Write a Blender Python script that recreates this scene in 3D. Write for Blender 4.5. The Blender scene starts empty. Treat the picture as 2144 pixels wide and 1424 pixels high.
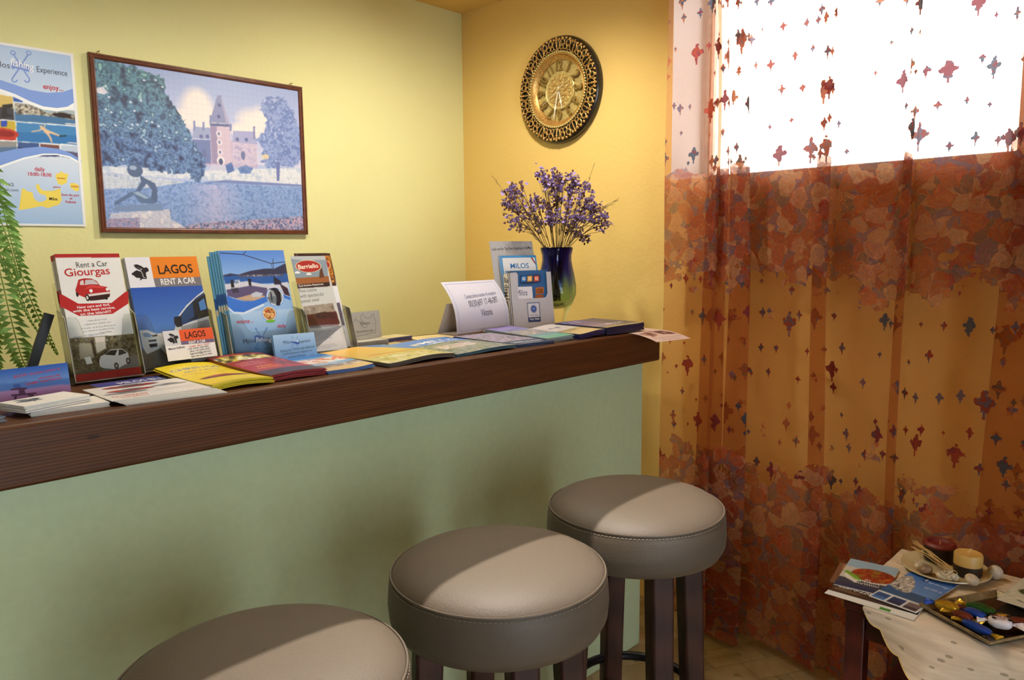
import bpy, bmesh, math, random
import numpy as np
from mathutils import Matrix, Vector
from mathutils.geometry import tessellate_polygon

SC = bpy.context.scene
COL = SC.collection
PI = math.pi
rnd = random.Random(7)
rng = np.random.default_rng(11)

# ---------------------------------------------------------------- camera
CAM_H = 1.30
yaw, pitch, roll = math.radians(44.0265), math.radians(6.8341), math.radians(0.5348)
fw = Vector((math.cos(pitch) * math.cos(yaw), math.cos(pitch) * math.sin(yaw), -math.sin(pitch)))
rt = fw.cross(Vector((0, 0, 1))).normalized()
dn = fw.cross(rt)
r2 = math.cos(roll) * rt + math.sin(roll) * dn
d2 = -math.sin(roll) * rt + math.cos(roll) * dn
cd = bpy.data.cameras.new('camera')
cd.sensor_width = 36.0
cd.lens = 1578.43 / 2144 * 36.0
cd.clip_start = 0.02
cam = bpy.data.objects.new('camera', cd)
COL.objects.link(cam)
cam.matrix_world = Matrix(((r2.x, -d2.x, -fw.x, 0), (r2.y, -d2.y, -fw.y, 0), (r2.z, -d2.z, -fw.z, CAM_H), (0, 0, 0, 1)))
SC.camera = cam

# ---------------------------------------------------------------- exposure, sky, sun, lamps
SC.view_settings.view_transform = 'Standard'
SC.view_settings.look = 'None'
SC.view_settings.gamma = 1.0
SC.view_settings.use_curve_mapping = False
SC.view_settings.exposure = 0.0
SC.cycles.transparent_max_bounces = 32
SC.cycles.max_bounces = 10
SC.cycles.diffuse_bounces = 5
SC.cycles.sample_clamp_indirect = 4.0
SC.cycles.caustics_reflective = False
SC.cycles.caustics_refractive = False

world = bpy.data.worlds.new('daylight')
SC.world = world
world.use_nodes = True
bg = world.node_tree.nodes['Background']
bg.inputs[0].default_value = (0.84, 0.92, 1.0, 1)
bg.inputs[1].default_value = 10.5


def lamp(name, kind, loc, energy, color, **kw):
    d = bpy.data.lights.new(name, kind)
    d.energy = energy
    d.color = color
    for k, v in kw.items():
        setattr(d, k, v)
    o = bpy.data.objects.new(name, d)
    o.location = loc
    COL.objects.link(o)
    return o


def aim(o, v):
    o.rotation_euler = Vector(v).to_track_quat('-Z', 'Y').to_euler()


WARM = (1.0, 0.92, 0.75)
for lx, ly, lw in ((0.72, 1.55, 30.0), (1.62, 1.62, 46.0)):
    s = lamp('ceiling_spot', 'SPOT', (lx, ly, 2.25), lw, WARM, spot_size=math.radians(140), spot_blend=0.8, shadow_soft_size=0.05)
    aim(s, (0.02, 0.22, -1))
    s.data.spot_size = math.radians(140 if lx < 1 else 162)
# one narrow spot on the ceiling above the three stools
s = lamp('stool_spot', 'SPOT', (0.86, 0.80, 2.245), 190.0, (1.0, 0.91, 0.82), spot_size=math.radians(53), spot_blend=0.2, shadow_soft_size=0.002)
aim(s, (0, 0.0, -1))


# ---------------------------------------------------------------- colour and node helpers
def lin(c):
    c = c / 255.0
    return c / 12.92 if c <= 0.04045 else ((c + 0.055) / 1.055) ** 2.4


def C(r, g, b, a=1.0):
    return (lin(r), lin(g), lin(b), a)


def C3(rgb):
    return np.array([lin(x) for x in rgb])


class NB:
    """node builder"""
    def __init__(s, name):
        s.m = bpy.data.materials.new(name)
        s.m.use_nodes = True
        s.nt = s.m.node_tree
        s.nt.nodes.clear()
        s.out = s.nt.nodes.new('ShaderNodeOutputMaterial')

    def n(s, typ, ins=None, **kw):
        nd = s.nt.nodes.new(typ)
        for k, v in kw.items():
            setattr(nd, k, v)
        for k, v in (ins or {}).items():
            s.put(nd.inputs[k], v)
        return nd

    def put(s, sock, v):
        if isinstance(v, bpy.types.NodeSocket):
            s.nt.links.new(v, sock)
        elif isinstance(v, bpy.types.Node):
            s.nt.links.new(v.outputs[0], sock)
        else:
            sock.default_value = v

    def mt(s, op, a, b=0.0, c=0.0, clamp=False):
        nd = s.n('ShaderNodeMath', {0: a, 1: b, 2: c}, operation=op)
        nd.use_clamp = clamp
        return nd.outputs[0]

    def mix(s, f, a, b, blend='MIX'):
        nd = s.n('ShaderNodeMix', data_type='RGBA', blend_type=blend)
        s.put(nd.inputs[0], f)
        s.put(nd.inputs[6], a)
        s.put(nd.inputs[7], b)
        return nd.outputs[2]

    def ramp(s, f, stops, interp='LINEAR'):
        nd = s.n('ShaderNodeValToRGB', {0: f})
        cr = nd.color_ramp
        cr.interpolation = interp
        while len(cr.elements) < len(stops):
            cr.elements.new(0.5)
        for e, (p, c) in zip(cr.elements, stops):
            e.position = p
            e.color = c
        return nd.outputs[0]

    def coord(s, which='Object', scale=(1, 1, 1), rot=(0, 0, 0)):
        t = s.n('ShaderNodeTexCoord')
        mp = s.n('ShaderNodeMapping', {0: t.outputs[which]})
        mp.inputs['Scale'].default_value = scale
        mp.inputs['Rotation'].default_value = rot
        return mp.outputs[0]

    def noise(s, vec, scale, detail=4.0, rough=0.5, dist=0.0):
        nd = s.n('ShaderNodeTexNoise', {'Vector': vec, 'Scale': scale, 'Detail': detail, 'Roughness': rough, 'Distortion': dist})
        return nd.outputs[0]

    def bump(s, h, strength, dist):
        nd = s.n('ShaderNodeBump', {'Height': h, 'Strength': strength, 'Distance': dist})
        return nd.outputs[0]

    def pbr(s, **kw):
        nd = s.n('ShaderNodeBsdfPrincipled')
        for k, v in kw.items():
            s.put(nd.inputs[k.replace('_', ' ')], v)
        return nd

    def done(s, sh):
        s.put(s.out.inputs[0], sh)
        return s.m


def plain(name, col, rough=0.5, metal=0.0, var=0.12, scale=40, bump=0.0, coat=0.0):
    b = NB(name)
    v = b.coord()
    f = b.noise(v, scale, 3)
    dark = (col[0] * (1 - var), col[1] * (1 - var), col[2] * (1 - var), 1)
    lite = (min(1, col[0] * (1 + var)), min(1, col[1] * (1 + var)), min(1, col[2] * (1 + var)), 1)
    p = b.pbr(Base_Color=b.ramp(f, [(0.3, dark), (0.7, lite)]), Roughness=rough, Metallic=metal)
    p.inputs['Coat Weight'].default_value = coat
    if bump:
        b.put(p.inputs['Normal'], b.bump(f, bump, 0.002))
    return b.done(p)


def plaster(name, col, stain):
    b = NB(name)
    v = b.coord()
    big = b.noise(v, 2.2, 3)
    fine = b.noise(v, 95, 5, 0.6)
    mid = b.noise(v, 22, 3, 0.5, 0.6)
    c = b.mix(b.mt('MULTIPLY', big, 0.5), col, stain)
    h = b.mt('ADD', b.mt('MULTIPLY', fine, 0.5), mid)
    p = b.pbr(Base_Color=c, Roughness=0.75, Normal=b.bump(h, 0.35, 0.004))
    return b.done(p)


M = {}
M['wall_green'] = plaster('pistachio_plaster', C(226, 223, 164), C(218, 215, 154))
M['wall_yellow'] = plaster('ochre_plaster', C(236, 202, 122), C(230, 194, 110))
M['ceiling'] = plaster('ceiling_plaster', C(226, 190, 112), C(220, 182, 104))
M['white_plaster'] = plaster('white_plaster', C(236, 234, 230), C(228, 226, 222))
M['room_wall'] = plaster('cream_plaster', C(150, 142, 128), C(142, 134, 120))
M['panel'] = plain('sage_painted_panel', C(182, 196, 156), 0.6, var=0.03, scale=60, bump=0.08)


def wood(name, dark, lite, axis_scale, rough=0.35, coat=0.25, grain=1.0, side_lines=False):
    b = NB(name)
    v = b.coord('Object', axis_scale)
    n1 = b.noise(v, 3.0, 5, 0.6, 0.4)
    w = b.n('ShaderNodeTexWave', {'Vector': v, 'Scale': 2.2, 'Distortion': 3.5, 'Detail': 3.0, 'Detail Scale': 1.2}, wave_type='BANDS', bands_direction='Z')
    f = b.mt('ADD', b.mt('MULTIPLY', n1, 0.68), b.mt('MULTIPLY', w.outputs['Fac'], 0.32 * grain))
    c = b.ramp(f, [(0.22, dark), (0.75, lite)])
    kn = b.n('ShaderNodeTexVoronoi', {'Vector': b.coord('Object', (3.2, 3.2, 9)), 'Scale': 1.6})
    k = b.mt('LESS_THAN', kn.outputs['Distance'], 0.055)
    c = b.mix(b.mt('MULTIPLY', k, 0.7), c, (dark[0] * 0.4, dark[1] * 0.4, dark[2] * 0.4, 1))
    p = b.pbr(Base_Color=c, Roughness=rough, Normal=b.bump(f, 0.15, 0.002))
    p.inputs['Coat Weight'].default_value = coat
    p.inputs['Specular IOR Level'].default_value = 0.28
    p.inputs['Coat Roughness'].default_value = 0.25
    return b.done(p)


M['beam'] = wood('stained_pine_beam', C(58, 31, 14), C(98, 57, 27), (1.1, 14, 26), 0.5, 0.05)
M['stool_wood'] = wood('dark_stained_beech', C(40, 21, 16), C(66, 37, 27), (16, 16, 1.4), 0.5, 0.0)
M['table_wood'] = wood('mahogany_table_wood', C(44, 16, 14), C(74, 30, 24), (14, 14, 1.6), 0.4, 0.2)
M['frame_wood'] = wood('brown_frame_wood', C(86, 46, 30), C(126, 72, 48), (10, 10, 10), 0.35, 0.3)
M['leather'] = plain('taupe_leatherette', C(82, 71, 59), 0.58, var=0.04, scale=420, bump=0.25)
M['thread'] = plain('pale_seam_thread', C(122, 110, 92), 0.6, scale=300)
M['black_metal'] = plain('black_painted_metal', C(22, 22, 26), 0.4, 0.6)
M['black_plastic'] = plain('black_plastic', C(20, 20, 22), 0.4)
M['clock_black'] = plain('black_clock_lacquer', C(26, 21, 20), 0.3, coat=0.4)
M['gold'] = plain('antique_gold', C(206, 162, 92), 0.36, 0.55, var=0.35, scale=160)
M['numeral_gold'] = plain('dull_numeral_gold', C(150, 122, 66), 0.4, 0.4, var=0.2, scale=120)
M['gold_pale'] = plain('pale_brass', C(206, 184, 118), 0.42, 0.35, var=0.2, scale=120)
M['hand_white'] = plain('ivory_hand_paint', C(232, 226, 204), 0.5)
M['brass_hook'] = plain('brass_hook', C(160, 130, 70), 0.35, 0.8)
M['steel'] = plain('steel_rod', C(150, 150, 150), 0.3, 0.9)
M['fern'] = plain('fern_leaf', C(136, 176, 84), 0.5, var=0.3, scale=30)
M['fern_stem'] = plain('fern_stem', C(128, 150, 62), 0.5)
M['terracotta'] = plain('terracotta_pot', C(164, 92, 60), 0.8, scale=60)
M['stem_brown'] = plain('dry_brown_stem', C(92, 66, 40), 0.8, var=0.3)
M['blossom'] = plain('lilac_dry_petal', C(150, 128, 190), 0.8, var=0.35, scale=300)
M['blossom_brown'] = plain('brown_dry_calyx', C(112, 74, 58), 0.8, var=0.3)
M['grass_dry'] = plain('dry_grass', C(164, 138, 84), 0.8, var=0.25)
M['white_frame'] = plain('white_window_paint', C(240, 240, 240), 0.4)
M['render_white'] = plain('exterior_white_render', C(240, 240, 238), 0.9)
M['candle_cream'] = plain('honey_wax', C(206, 166, 92), 0.45, var=0.08, scale=18)
M['candle_dark'] = plain('dark_wax', C(40, 26, 20), 0.45)
M['candle_red'] = plain('red_wax', C(116, 34, 27), 0.5)
M['wick'] = plain('wick', C(210, 180, 120), 0.8)
M['shell'] = plain('sea_shell', C(198, 184, 160), 0.5, var=0.25, scale=90, bump=0.4)
M['shell_brown'] = plain('brown_sea_shell', C(142, 116, 94), 0.45, var=0.35, scale=70, bump=0.3)
M['pebble'] = plain('pale_stone', C(196, 182, 164), 0.6, var=0.1)
M['plate'] = plain('cream_plate_glaze', C(206, 190, 148), 0.3, var=0.06, coat=0.3)
M['twig'] = plain('straw_twig', C(196, 160, 100), 0.7, var=0.2)
M['tray'] = plain('black_tray_lacquer', C(30, 26, 22), 0.25, coat=0.5)
M['tray_rim'] = plain('worn_gilt_rim', C(150, 132, 96), 0.4, 0.4, var=0.4, scale=70)
M['foil_gold'] = plain('gold_foil', C(206, 164, 44), 0.25, 0.6, var=0.25, scale=90, bump=0.6)
M['foil_green'] = plain('green_foil', C(40, 92, 44), 0.3, 0.4, var=0.3, scale=90, bump=0.6)
M['foil_blue'] = plain('blue_foil', C(28, 70, 170), 0.3, 0.3, var=0.25, scale=90, bump=0.6)
M['foil_white'] = plain('white_wrapper', C(226, 216, 220), 0.4, var=0.05, bump=0.5)
M['foil_brown'] = plain('brown_wrapper', C(110, 50, 36), 0.3, 0.2, var=0.3, scale=90, bump=0.6)

# printed paper: colour of the ink is stored per vertex
def paper_mat(name, rough, coat, spec=0.5):
    b = NB(name)
    a = b.n('ShaderNodeVertexColor', layer_name='ink')
    g = b.noise(b.coord(), 900, 2)
    c = b.mix(b.mt('MULTIPLY', g, 0.06), a.outputs[0], (0, 0, 0, 1))
    p = b.pbr(Base_Color=c, Roughness=rough)
    p.inputs['Coat Weight'].default_value = coat
    p.inputs['Coat Roughness'].default_value = 0.2
    p.inputs['Specular IOR Level'].default_value = spec
    return b.done(p)


M['gloss'] = paper_mat('gloss_printed_paper', 0.35, 0.15)
M['paper'] = paper_mat('matte_printed_paper', 0.6, 0.0, 0.3)


def puzzle_mat():
    b = NB('jigsaw_print')
    a = b.n('ShaderNodeVertexColor', layer_name='ink')
    uv = b.n('ShaderNodeUVMap', uv_map='UVMap')
    sp = b.n('ShaderNodeSeparateXYZ', {0: uv.outputs[0]})
    U = b.mt('MULTIPLY', sp.outputs[0], 38.0)
    V = b.mt('MULTIPLY', sp.outputs[1], 27.0)
    wob = lambda x, y: b.mt('ADD', x, b.mt('MULTIPLY', b.mt('SINE', b.mt('MULTIPLY', y, 4 * PI)), 0.12))
    def line(x):
        fr = b.mt('FRACT', x)
        return b.mt('GREATER_THAN', b.mt('ABSOLUTE', b.mt('SUBTRACT', fr, 0.5)), 0.47)
    ln = b.mt('MAXIMUM', line(wob(U, V)), line(wob(V, U)))
    nz = b.noise(uv.outputs[0], 300, 2)
    c = b.mix(b.mt('MULTIPLY', ln, 0.22), a.outputs[0], C(70, 80, 110))
    c = b.mix(b.mt('MULTIPLY', nz, 0.1), c, C(230, 225, 255))
    p = b.pbr(Base_Color=c, Roughness=0.4, Normal=b.bump(b.mt('SUBTRACT', 1.0, ln), 0.25, 0.001))
    return b.done(p)


M['puzzle'] = puzzle_mat()


def acrylic():
    b = NB('clear_acrylic')
    t = b.n('ShaderNodeBsdfTransparent', {0: (0.955, 0.965, 0.95, 1)})
    g = b.n('ShaderNodeBsdfGlossy', {0: (1, 1, 1, 1), 'Roughness': 0.06})
    fr = b.n('ShaderNodeFresnel', {'IOR': 1.45})
    nz = b.noise(b.coord(), 8, 2)
    f = b.mt('MULTIPLY', fr.outputs[0], b.mt('ADD', 0.75, b.mt('MULTIPLY', nz, 0.4)), clamp=True)
    mx = b.n('ShaderNodeMixShader', {0: f, 1: t.outputs[0], 2: g.outputs[0]})
    return b.done(mx)


def acrylic_edge():
    b = NB('acrylic_edge')
    nz = b.noise(b.coord(), 30, 2)
    p = b.pbr(Base_Color=b.ramp(nz, [(0.3, C(190, 184, 160)), (0.7, C(240, 238, 226))]), Roughness=0.12)
    t = b.n('ShaderNodeBsdfTransparent', {0: (0.95, 0.96, 0.93, 1)})
    mx = b.n('ShaderNodeMixShader', {0: 0.45, 1: t.outputs[0], 2: p.outputs[0]})
    return b.done(mx)


M['acrylic'] = acrylic()
M['acrylic_edge'] = acrylic_edge()


def vase_mat():
    b = NB('blue_green_art_glass')
    t = b.n('ShaderNodeTexCoord')
    sp = b.n('ShaderNodeSeparateXYZ', {0: t.outputs['Object']})
    ang = b.mt('ARCTAN2', sp.outputs[1], sp.outputs[0])
    streak = b.noise(b.n('ShaderNodeCombineXYZ', {0: b.mt('MULTIPLY', b.mt('SINE', ang), 3.0), 1: b.mt('MULTIPLY', b.mt('COSINE', ang), 3.0), 2: b.mt('MULTIPLY', sp.outputs[2], 6.0)}).outputs[0], 1.8, 3)
    h = b.mt('ADD', b.mt('DIVIDE', sp.outputs[2], 0.256), b.mt('MULTIPLY', b.mt('SUBTRACT', streak, 0.5), 0.55))
    c = b.ramp(h, [(0.0, C(250, 250, 248)), (0.2, C(246, 250, 244)), (0.30, C(190, 222, 196)), (0.42, C(206, 228, 212)), (0.58, C(140, 172, 240)), (0.72, C(96, 108, 228)), (1.0, C(76, 80, 200))])
    p = b.pbr(Base_Color=c, Roughness=0.02, IOR=1.42)
    p.inputs['Transmission Weight'].default_value = 1.0
    tr = b.n('ShaderNodeBsdfTransparent', {0: c})
    mx = b.n('ShaderNodeMixShader', {0: 0.78, 1: tr.outputs[0], 2: p.outputs[0]})
    return b.done(mx)


M['vase'] = vase_mat()


def glass_mat():
    b = NB('window_pane_glass')
    t = b.n('ShaderNodeBsdfTransparent', {0: (0.98, 0.99, 0.99, 1)})
    g = b.n('ShaderNodeBsdfGlossy', {'Roughness': 0.02})
    fr = b.n('ShaderNodeFresnel', {'IOR': 1.4})
    mx = b.n('ShaderNodeMixShader', {0: fr.outputs[0], 1: t.outputs[0], 2: g.outputs[0]})
    return b.done(mx)


M['pane'] = glass_mat()


def floor_mat():
    b = NB('beige_stone_floor')
    v = b.coord('Object', (1, 1, 1), (0, 0, 0.6))
    n1 = b.noise(v, 7, 5, 0.6, 0.5)
    n2 = b.noise(v, 26, 4, 0.6)
    c = b.ramp(n1, [(0.3, C(150, 126, 88)), (0.5, C(176, 152, 112)), (0.7, C(192, 172, 136))])
    c = b.mix(b.mt('MULTIPLY', b.mt('LESS_THAN', n2, 0.36), 0.5), c, C(96, 74, 50))
    br = b.n('ShaderNodeTexBrick', {'Vector': b.coord('Object', (1, 1, 1), (0, 0, 0.5)), 'Scale': 2.6, 'Mortar Size': 0.004, 'Color1': (1, 1, 1, 1), 'Color2': (0.78, 0.78, 0.78, 1), 'Mortar': (0.5, 0.48, 0.45, 1)})
    c = b.mix(0.8, c, br.outputs[0], 'MULTIPLY')
    p = b.pbr(Base_Color=c, Roughness=0.4)
    return b.done(p)


M['floor'] = floor_mat()


def cloth_mat():
    b = NB('embroidered_table_linen')
    v = b.coord('UV')
    n1 = b.noise(b.coord('UV', (5, 40, 1)), 1.6, 4)
    leaf = b.n('ShaderNodeTexVoronoi', {'Vector': b.coord('UV', (14, 40, 1), (0, 0, 0.7)), 'Scale': 1.6})
    k = b.mt('LESS_THAN', leaf.outputs['Distance'], 0.17)
    fl = b.n('ShaderNodeTexVoronoi', {'Vector': b.coord('UV', (12, 12, 1)), 'Scale': 0.5})
    k2 = b.mt('LESS_THAN', fl.outputs['Distance'], 0.1)
    c = b.ramp(n1, [(0.3, C(196, 178, 158)), (0.65, C(222, 206, 188))])
    c = b.mix(b.mt('MULTIPLY', k, 0.6), c, C(112, 96, 70))
    c = b.mix(b.mt('MULTIPLY', k2, 0.8), c, C(190, 96, 60))
    wv = b.noise(v, 420, 2)
    p = b.pbr(Base_Color=c, Roughness=0.85, Normal=b.bump(wv, 0.3, 0.001))
    return b.done(p)


M['linen'] = cloth_mat()
M['linen_hem'] = plain('gold_hem_thread', C(190, 158, 92), 0.7, scale=200)


def curtain_mat():
    b = NB('floral_sheer_fabric')
    uv = b.n('ShaderNodeUVMap', uv_map='UVMap')
    sp = b.n('ShaderNodeSeparateXYZ', {0: uv.outputs[0]})
    U, V = sp.outputs[0], sp.outputs[1]
    # flower heads in two sizes
    wob = b.n('ShaderNodeTexNoise', {'Vector': uv.outputs[0], 'Scale': 16.0, 'Detail': 5.0})
    dv = b.n('ShaderNodeVectorMath', {0: wob.outputs[1], 1: (0.5, 0.5, 0.5)}, operation='SUBTRACT')
    dv = b.n('ShaderNodeVectorMath', {0: dv.outputs[0], 'Scale': 0.07}, operation='SCALE')
    wv = b.n('ShaderNodeVectorMath', {0: uv.outputs[0], 1: dv.outputs[0]}, operation='ADD').outputs[0]
    v1 = b.n('ShaderNodeTexVoronoi', {'Vector': wv, 'Scale': 17.0, 'Smoothness': 0.22}, voronoi_dimensions='2D', feature='SMOOTH_F1')
    v2 = b.n('ShaderNodeTexVoronoi', {'Vector': wv, 'Scale': 42.0, 'Smoothness': 0.3}, voronoi_dimensions='2D', feature='SMOOTH_F1')
    r1 = b.n('ShaderNodeSeparateColor', {0: v1.outputs['Color']}).outputs[0]
    r2_ = b.n('ShaderNodeSeparateColor', {0: v2.outputs['Color']}).outputs[1]
    pal1 = b.ramp(r1, [(0.0, C(160, 50, 38)), (0.22, C(192, 88, 56)), (0.42, C(204, 140, 108)), (0.6, C(210, 160, 116)), (0.78, C(144, 62, 56)), (0.92, C(196, 102, 60))], 'CONSTANT')
    pal2 = b.ramp(r2_, [(0.0, C(98, 96, 120)), (0.3, C(168, 68, 46)), (0.5, C(206, 150, 108)), (0.68, C(90, 88, 84)), (0.86, C(152, 50, 40))], 'CONSTANT')
    petal = b.mt('SINE', b.mt('MULTIPLY', b.mt('ADD', v1.outputs['Distance'], b.mt('MULTIPLY', wob.outputs[0], 0.35)), 30.0))
    pal1 = b.mix(b.mt('MULTIPLY', b.mt('GREATER_THAN', petal, 0.35), 0.2), pal1, C(112, 40, 34))
    big = b.mt('LESS_THAN', v1.outputs['Distance'], 0.46)
    ink = b.mix(big, pal2, pal1)
    br1 = b.noise(wv, 26.0, 4, 0.55, 1.6)
    strokes = b.ramp(br1, [(0.30, C(130, 44, 36)), (0.40, C(180, 72, 48)), (0.47, C(206, 142, 106)), (0.52, C(104, 100, 112)), (0.58, C(190, 92, 58)), (0.66, C(212, 160, 118)), (0.74, C(146, 56, 48))])
    ink = b.mix(0.36, ink, strokes)
    # where the dense garlands run (height on the fabric)
    cl = b.noise(uv.outputs[0], 9.0, 4, 0.6)
    band = b.n('ShaderNodeValToRGB', {0: b.mt('DIVIDE', V, 2.3)})
    cr = band.color_ramp
    pts = [(0.0, 1), (0.20, 0.9), (0.25, 0.62), (0.31, 0.28), (0.46, 0.25), (0.52, 0.58), (0.58, 0.95), (0.655, 0.8), (0.685, 0.04), (0.98, 0.04), (1.0, 0.8)]
    while len(cr.elements) < len(pts):
        cr.elements.new(0.5)
    for e, (p, g) in zip(cr.elements, pts):
        e.position = p
        e.color = (g, g, g, 1)
    dens = b.mt('GREATER_THAN', b.mt('ADD', band.outputs[0], b.mt('MULTIPLY', b.mt('SUBTRACT', cl, 0.5), 1.5)), 0.56)
    rag = b.noise(uv.outputs[0], 75.0, 2, 0.5)
    # small single sprigs in staggered rows
    def sprig(su, sv, r, seed, keep):
        row = b.mt('FLOOR', b.mt('DIVIDE', V, sv))
        uu = b.mt('ADD', b.mt('DIVIDE', U, su), b.mt('MULTIPLY', b.mt('MODULO', row, 2.0), 0.5))
        col = b.mt('FLOOR', uu)
        wn = b.n('ShaderNodeTexWhiteNoise', {0: b.n('ShaderNodeCombineXYZ', {0: col, 1: row, 2: seed}).outputs[0]}, noise_dimensions='3D')
        wsep = b.n('ShaderNodeSeparateColor', {0: wn.outputs[1]})
        jy = b.mt('MULTIPLY', b.mt('SUBTRACT', wsep.outputs[2], 0.5), 0.3)
        rr = b.mt('MULTIPLY', r, b.mt('ADD', 0.42, b.mt('MULTIPLY', wn.outputs[0], 0.62)))
        jag = b.mt('MULTIPLY', b.mt('SUBTRACT', rag, 0.5), 0.7)
        a = b.mt('DIVIDE', b.mt('ABSOLUTE', b.mt('MULTIPLY', b.mt('SUBTRACT', b.mt('FRACT', uu), 0.5), su)), rr)
        c = b.mt('DIVIDE', b.mt('MULTIPLY', b.mt('SUBTRACT', b.mt('ADD', b.mt('FRACT', b.mt('DIVIDE', V, sv)), jy), 0.5), sv), rr)
        def lobe(ax, cy, rad, sx=1.0):
            dx = b.mt('MULTIPLY', b.mt('SUBTRACT', a, ax), sx)
            dy = b.mt('SUBTRACT', c, cy)
            return b.mt('SUBTRACT', b.mt('SQRT', b.mt('ADD', b.mt('MULTIPLY', dx, dx), b.mt('MULTIPLY', dy, dy))), rad)
        d = b.mt('MINIMUM', lobe(0.0, 0.1, 0.62, 1.5), lobe(0.44, 0.06, 0.27))
        d = b.mt('MINIMUM', d, lobe(0.0, 0.76, 0.2))
        d = b.mt('MINIMUM', d, lobe(0.0, -0.5, 0.26))
        stem = b.mt('MAXIMUM', b.mt('SUBTRACT', a, 0.09), b.mt('SUBTRACT', b.mt('ABSOLUTE', b.mt('ADD', c, 0.45)), 0.75))
        d = b.mt('MINIMUM', b.mt('ADD', d, jag), stem)
        on = b.mt('LESS_THAN', d, 0.0)
        ok = b.mt('GREATER_THAN', wsep.outputs[1], 1.0 - keep)
        return b.mt('MULTIPLY', on, ok), wsep.outputs[0]
    sp1, h1 = sprig(0.105, 0.165, 0.034, 1.0, 0.72)
    sp2, h2 = sprig(0.058, 0.094, 0.016, 5.0, 0.62)
    sprigs = b.mt('MAXIMUM', sp1, sp2)
    hue = b.mt('FRACT', b.mt('ADD', h1, b.mt('MULTIPLY', rag, 0.55)))
    spcol = b.ramp(hue, [(0.0, C(150, 66, 50)), (0.26, C(110, 92, 104)), (0.44, C(168, 98, 66)), (0.60, C(84, 84, 92)), (0.80, C(128, 58, 62))], 'CONSTANT')
    thread = b.noise(b.coord('UV', (500, 900, 1)), 1.0, 2)
    alpha = b.mt('MAXIMUM', b.mt('MULTIPLY', dens, b.mt('ADD', 0.36, b.mt('MULTIPLY', br1, 0.50))), b.mt('MULTIPLY', sprigs, 0.95))
    ink = b.mix(b.mt('MULTIPLY', sprigs, b.mt('SUBTRACT', 1.0, dens)), ink, spcol)
    alpha = b.mt('ADD', alpha, b.mt('MULTIPLY', thread, 0.06), clamp=True)
    # plain sheer ground and printed areas
    tr = b.n('ShaderNodeBsdfTransparent', {0: (0.90, 0.79, 0.70, 1)})
    gd = b.n('ShaderNodeBsdfDiffuse', {0: C(200, 118, 64)})
    gt = b.n('ShaderNodeBsdfTranslucent', {0: C(206, 150, 116)})
    g1 = b.n('ShaderNodeMixShader', {0: 0.5, 1: gd.outputs[0], 2: gt.outputs[0]})
    ground = b.n('ShaderNodeMixShader', {0: 0.24, 1: tr.outputs[0], 2: g1.outputs[0]})
    pd = b.n('ShaderNodeBsdfDiffuse', {0: ink})
    pt = b.n('ShaderNodeBsdfTranslucent', {0: ink})
    p1 = b.n('ShaderNodeMixShader', {0: 0.5, 1: pd.outputs[0], 2: pt.outputs[0]})
    sh = b.n('ShaderNodeMixShader', {0: alpha, 1: ground.outputs[0], 2: p1.outputs[0]})
    return b.done(sh)


M['curtain'] = curtain_mat()


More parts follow.
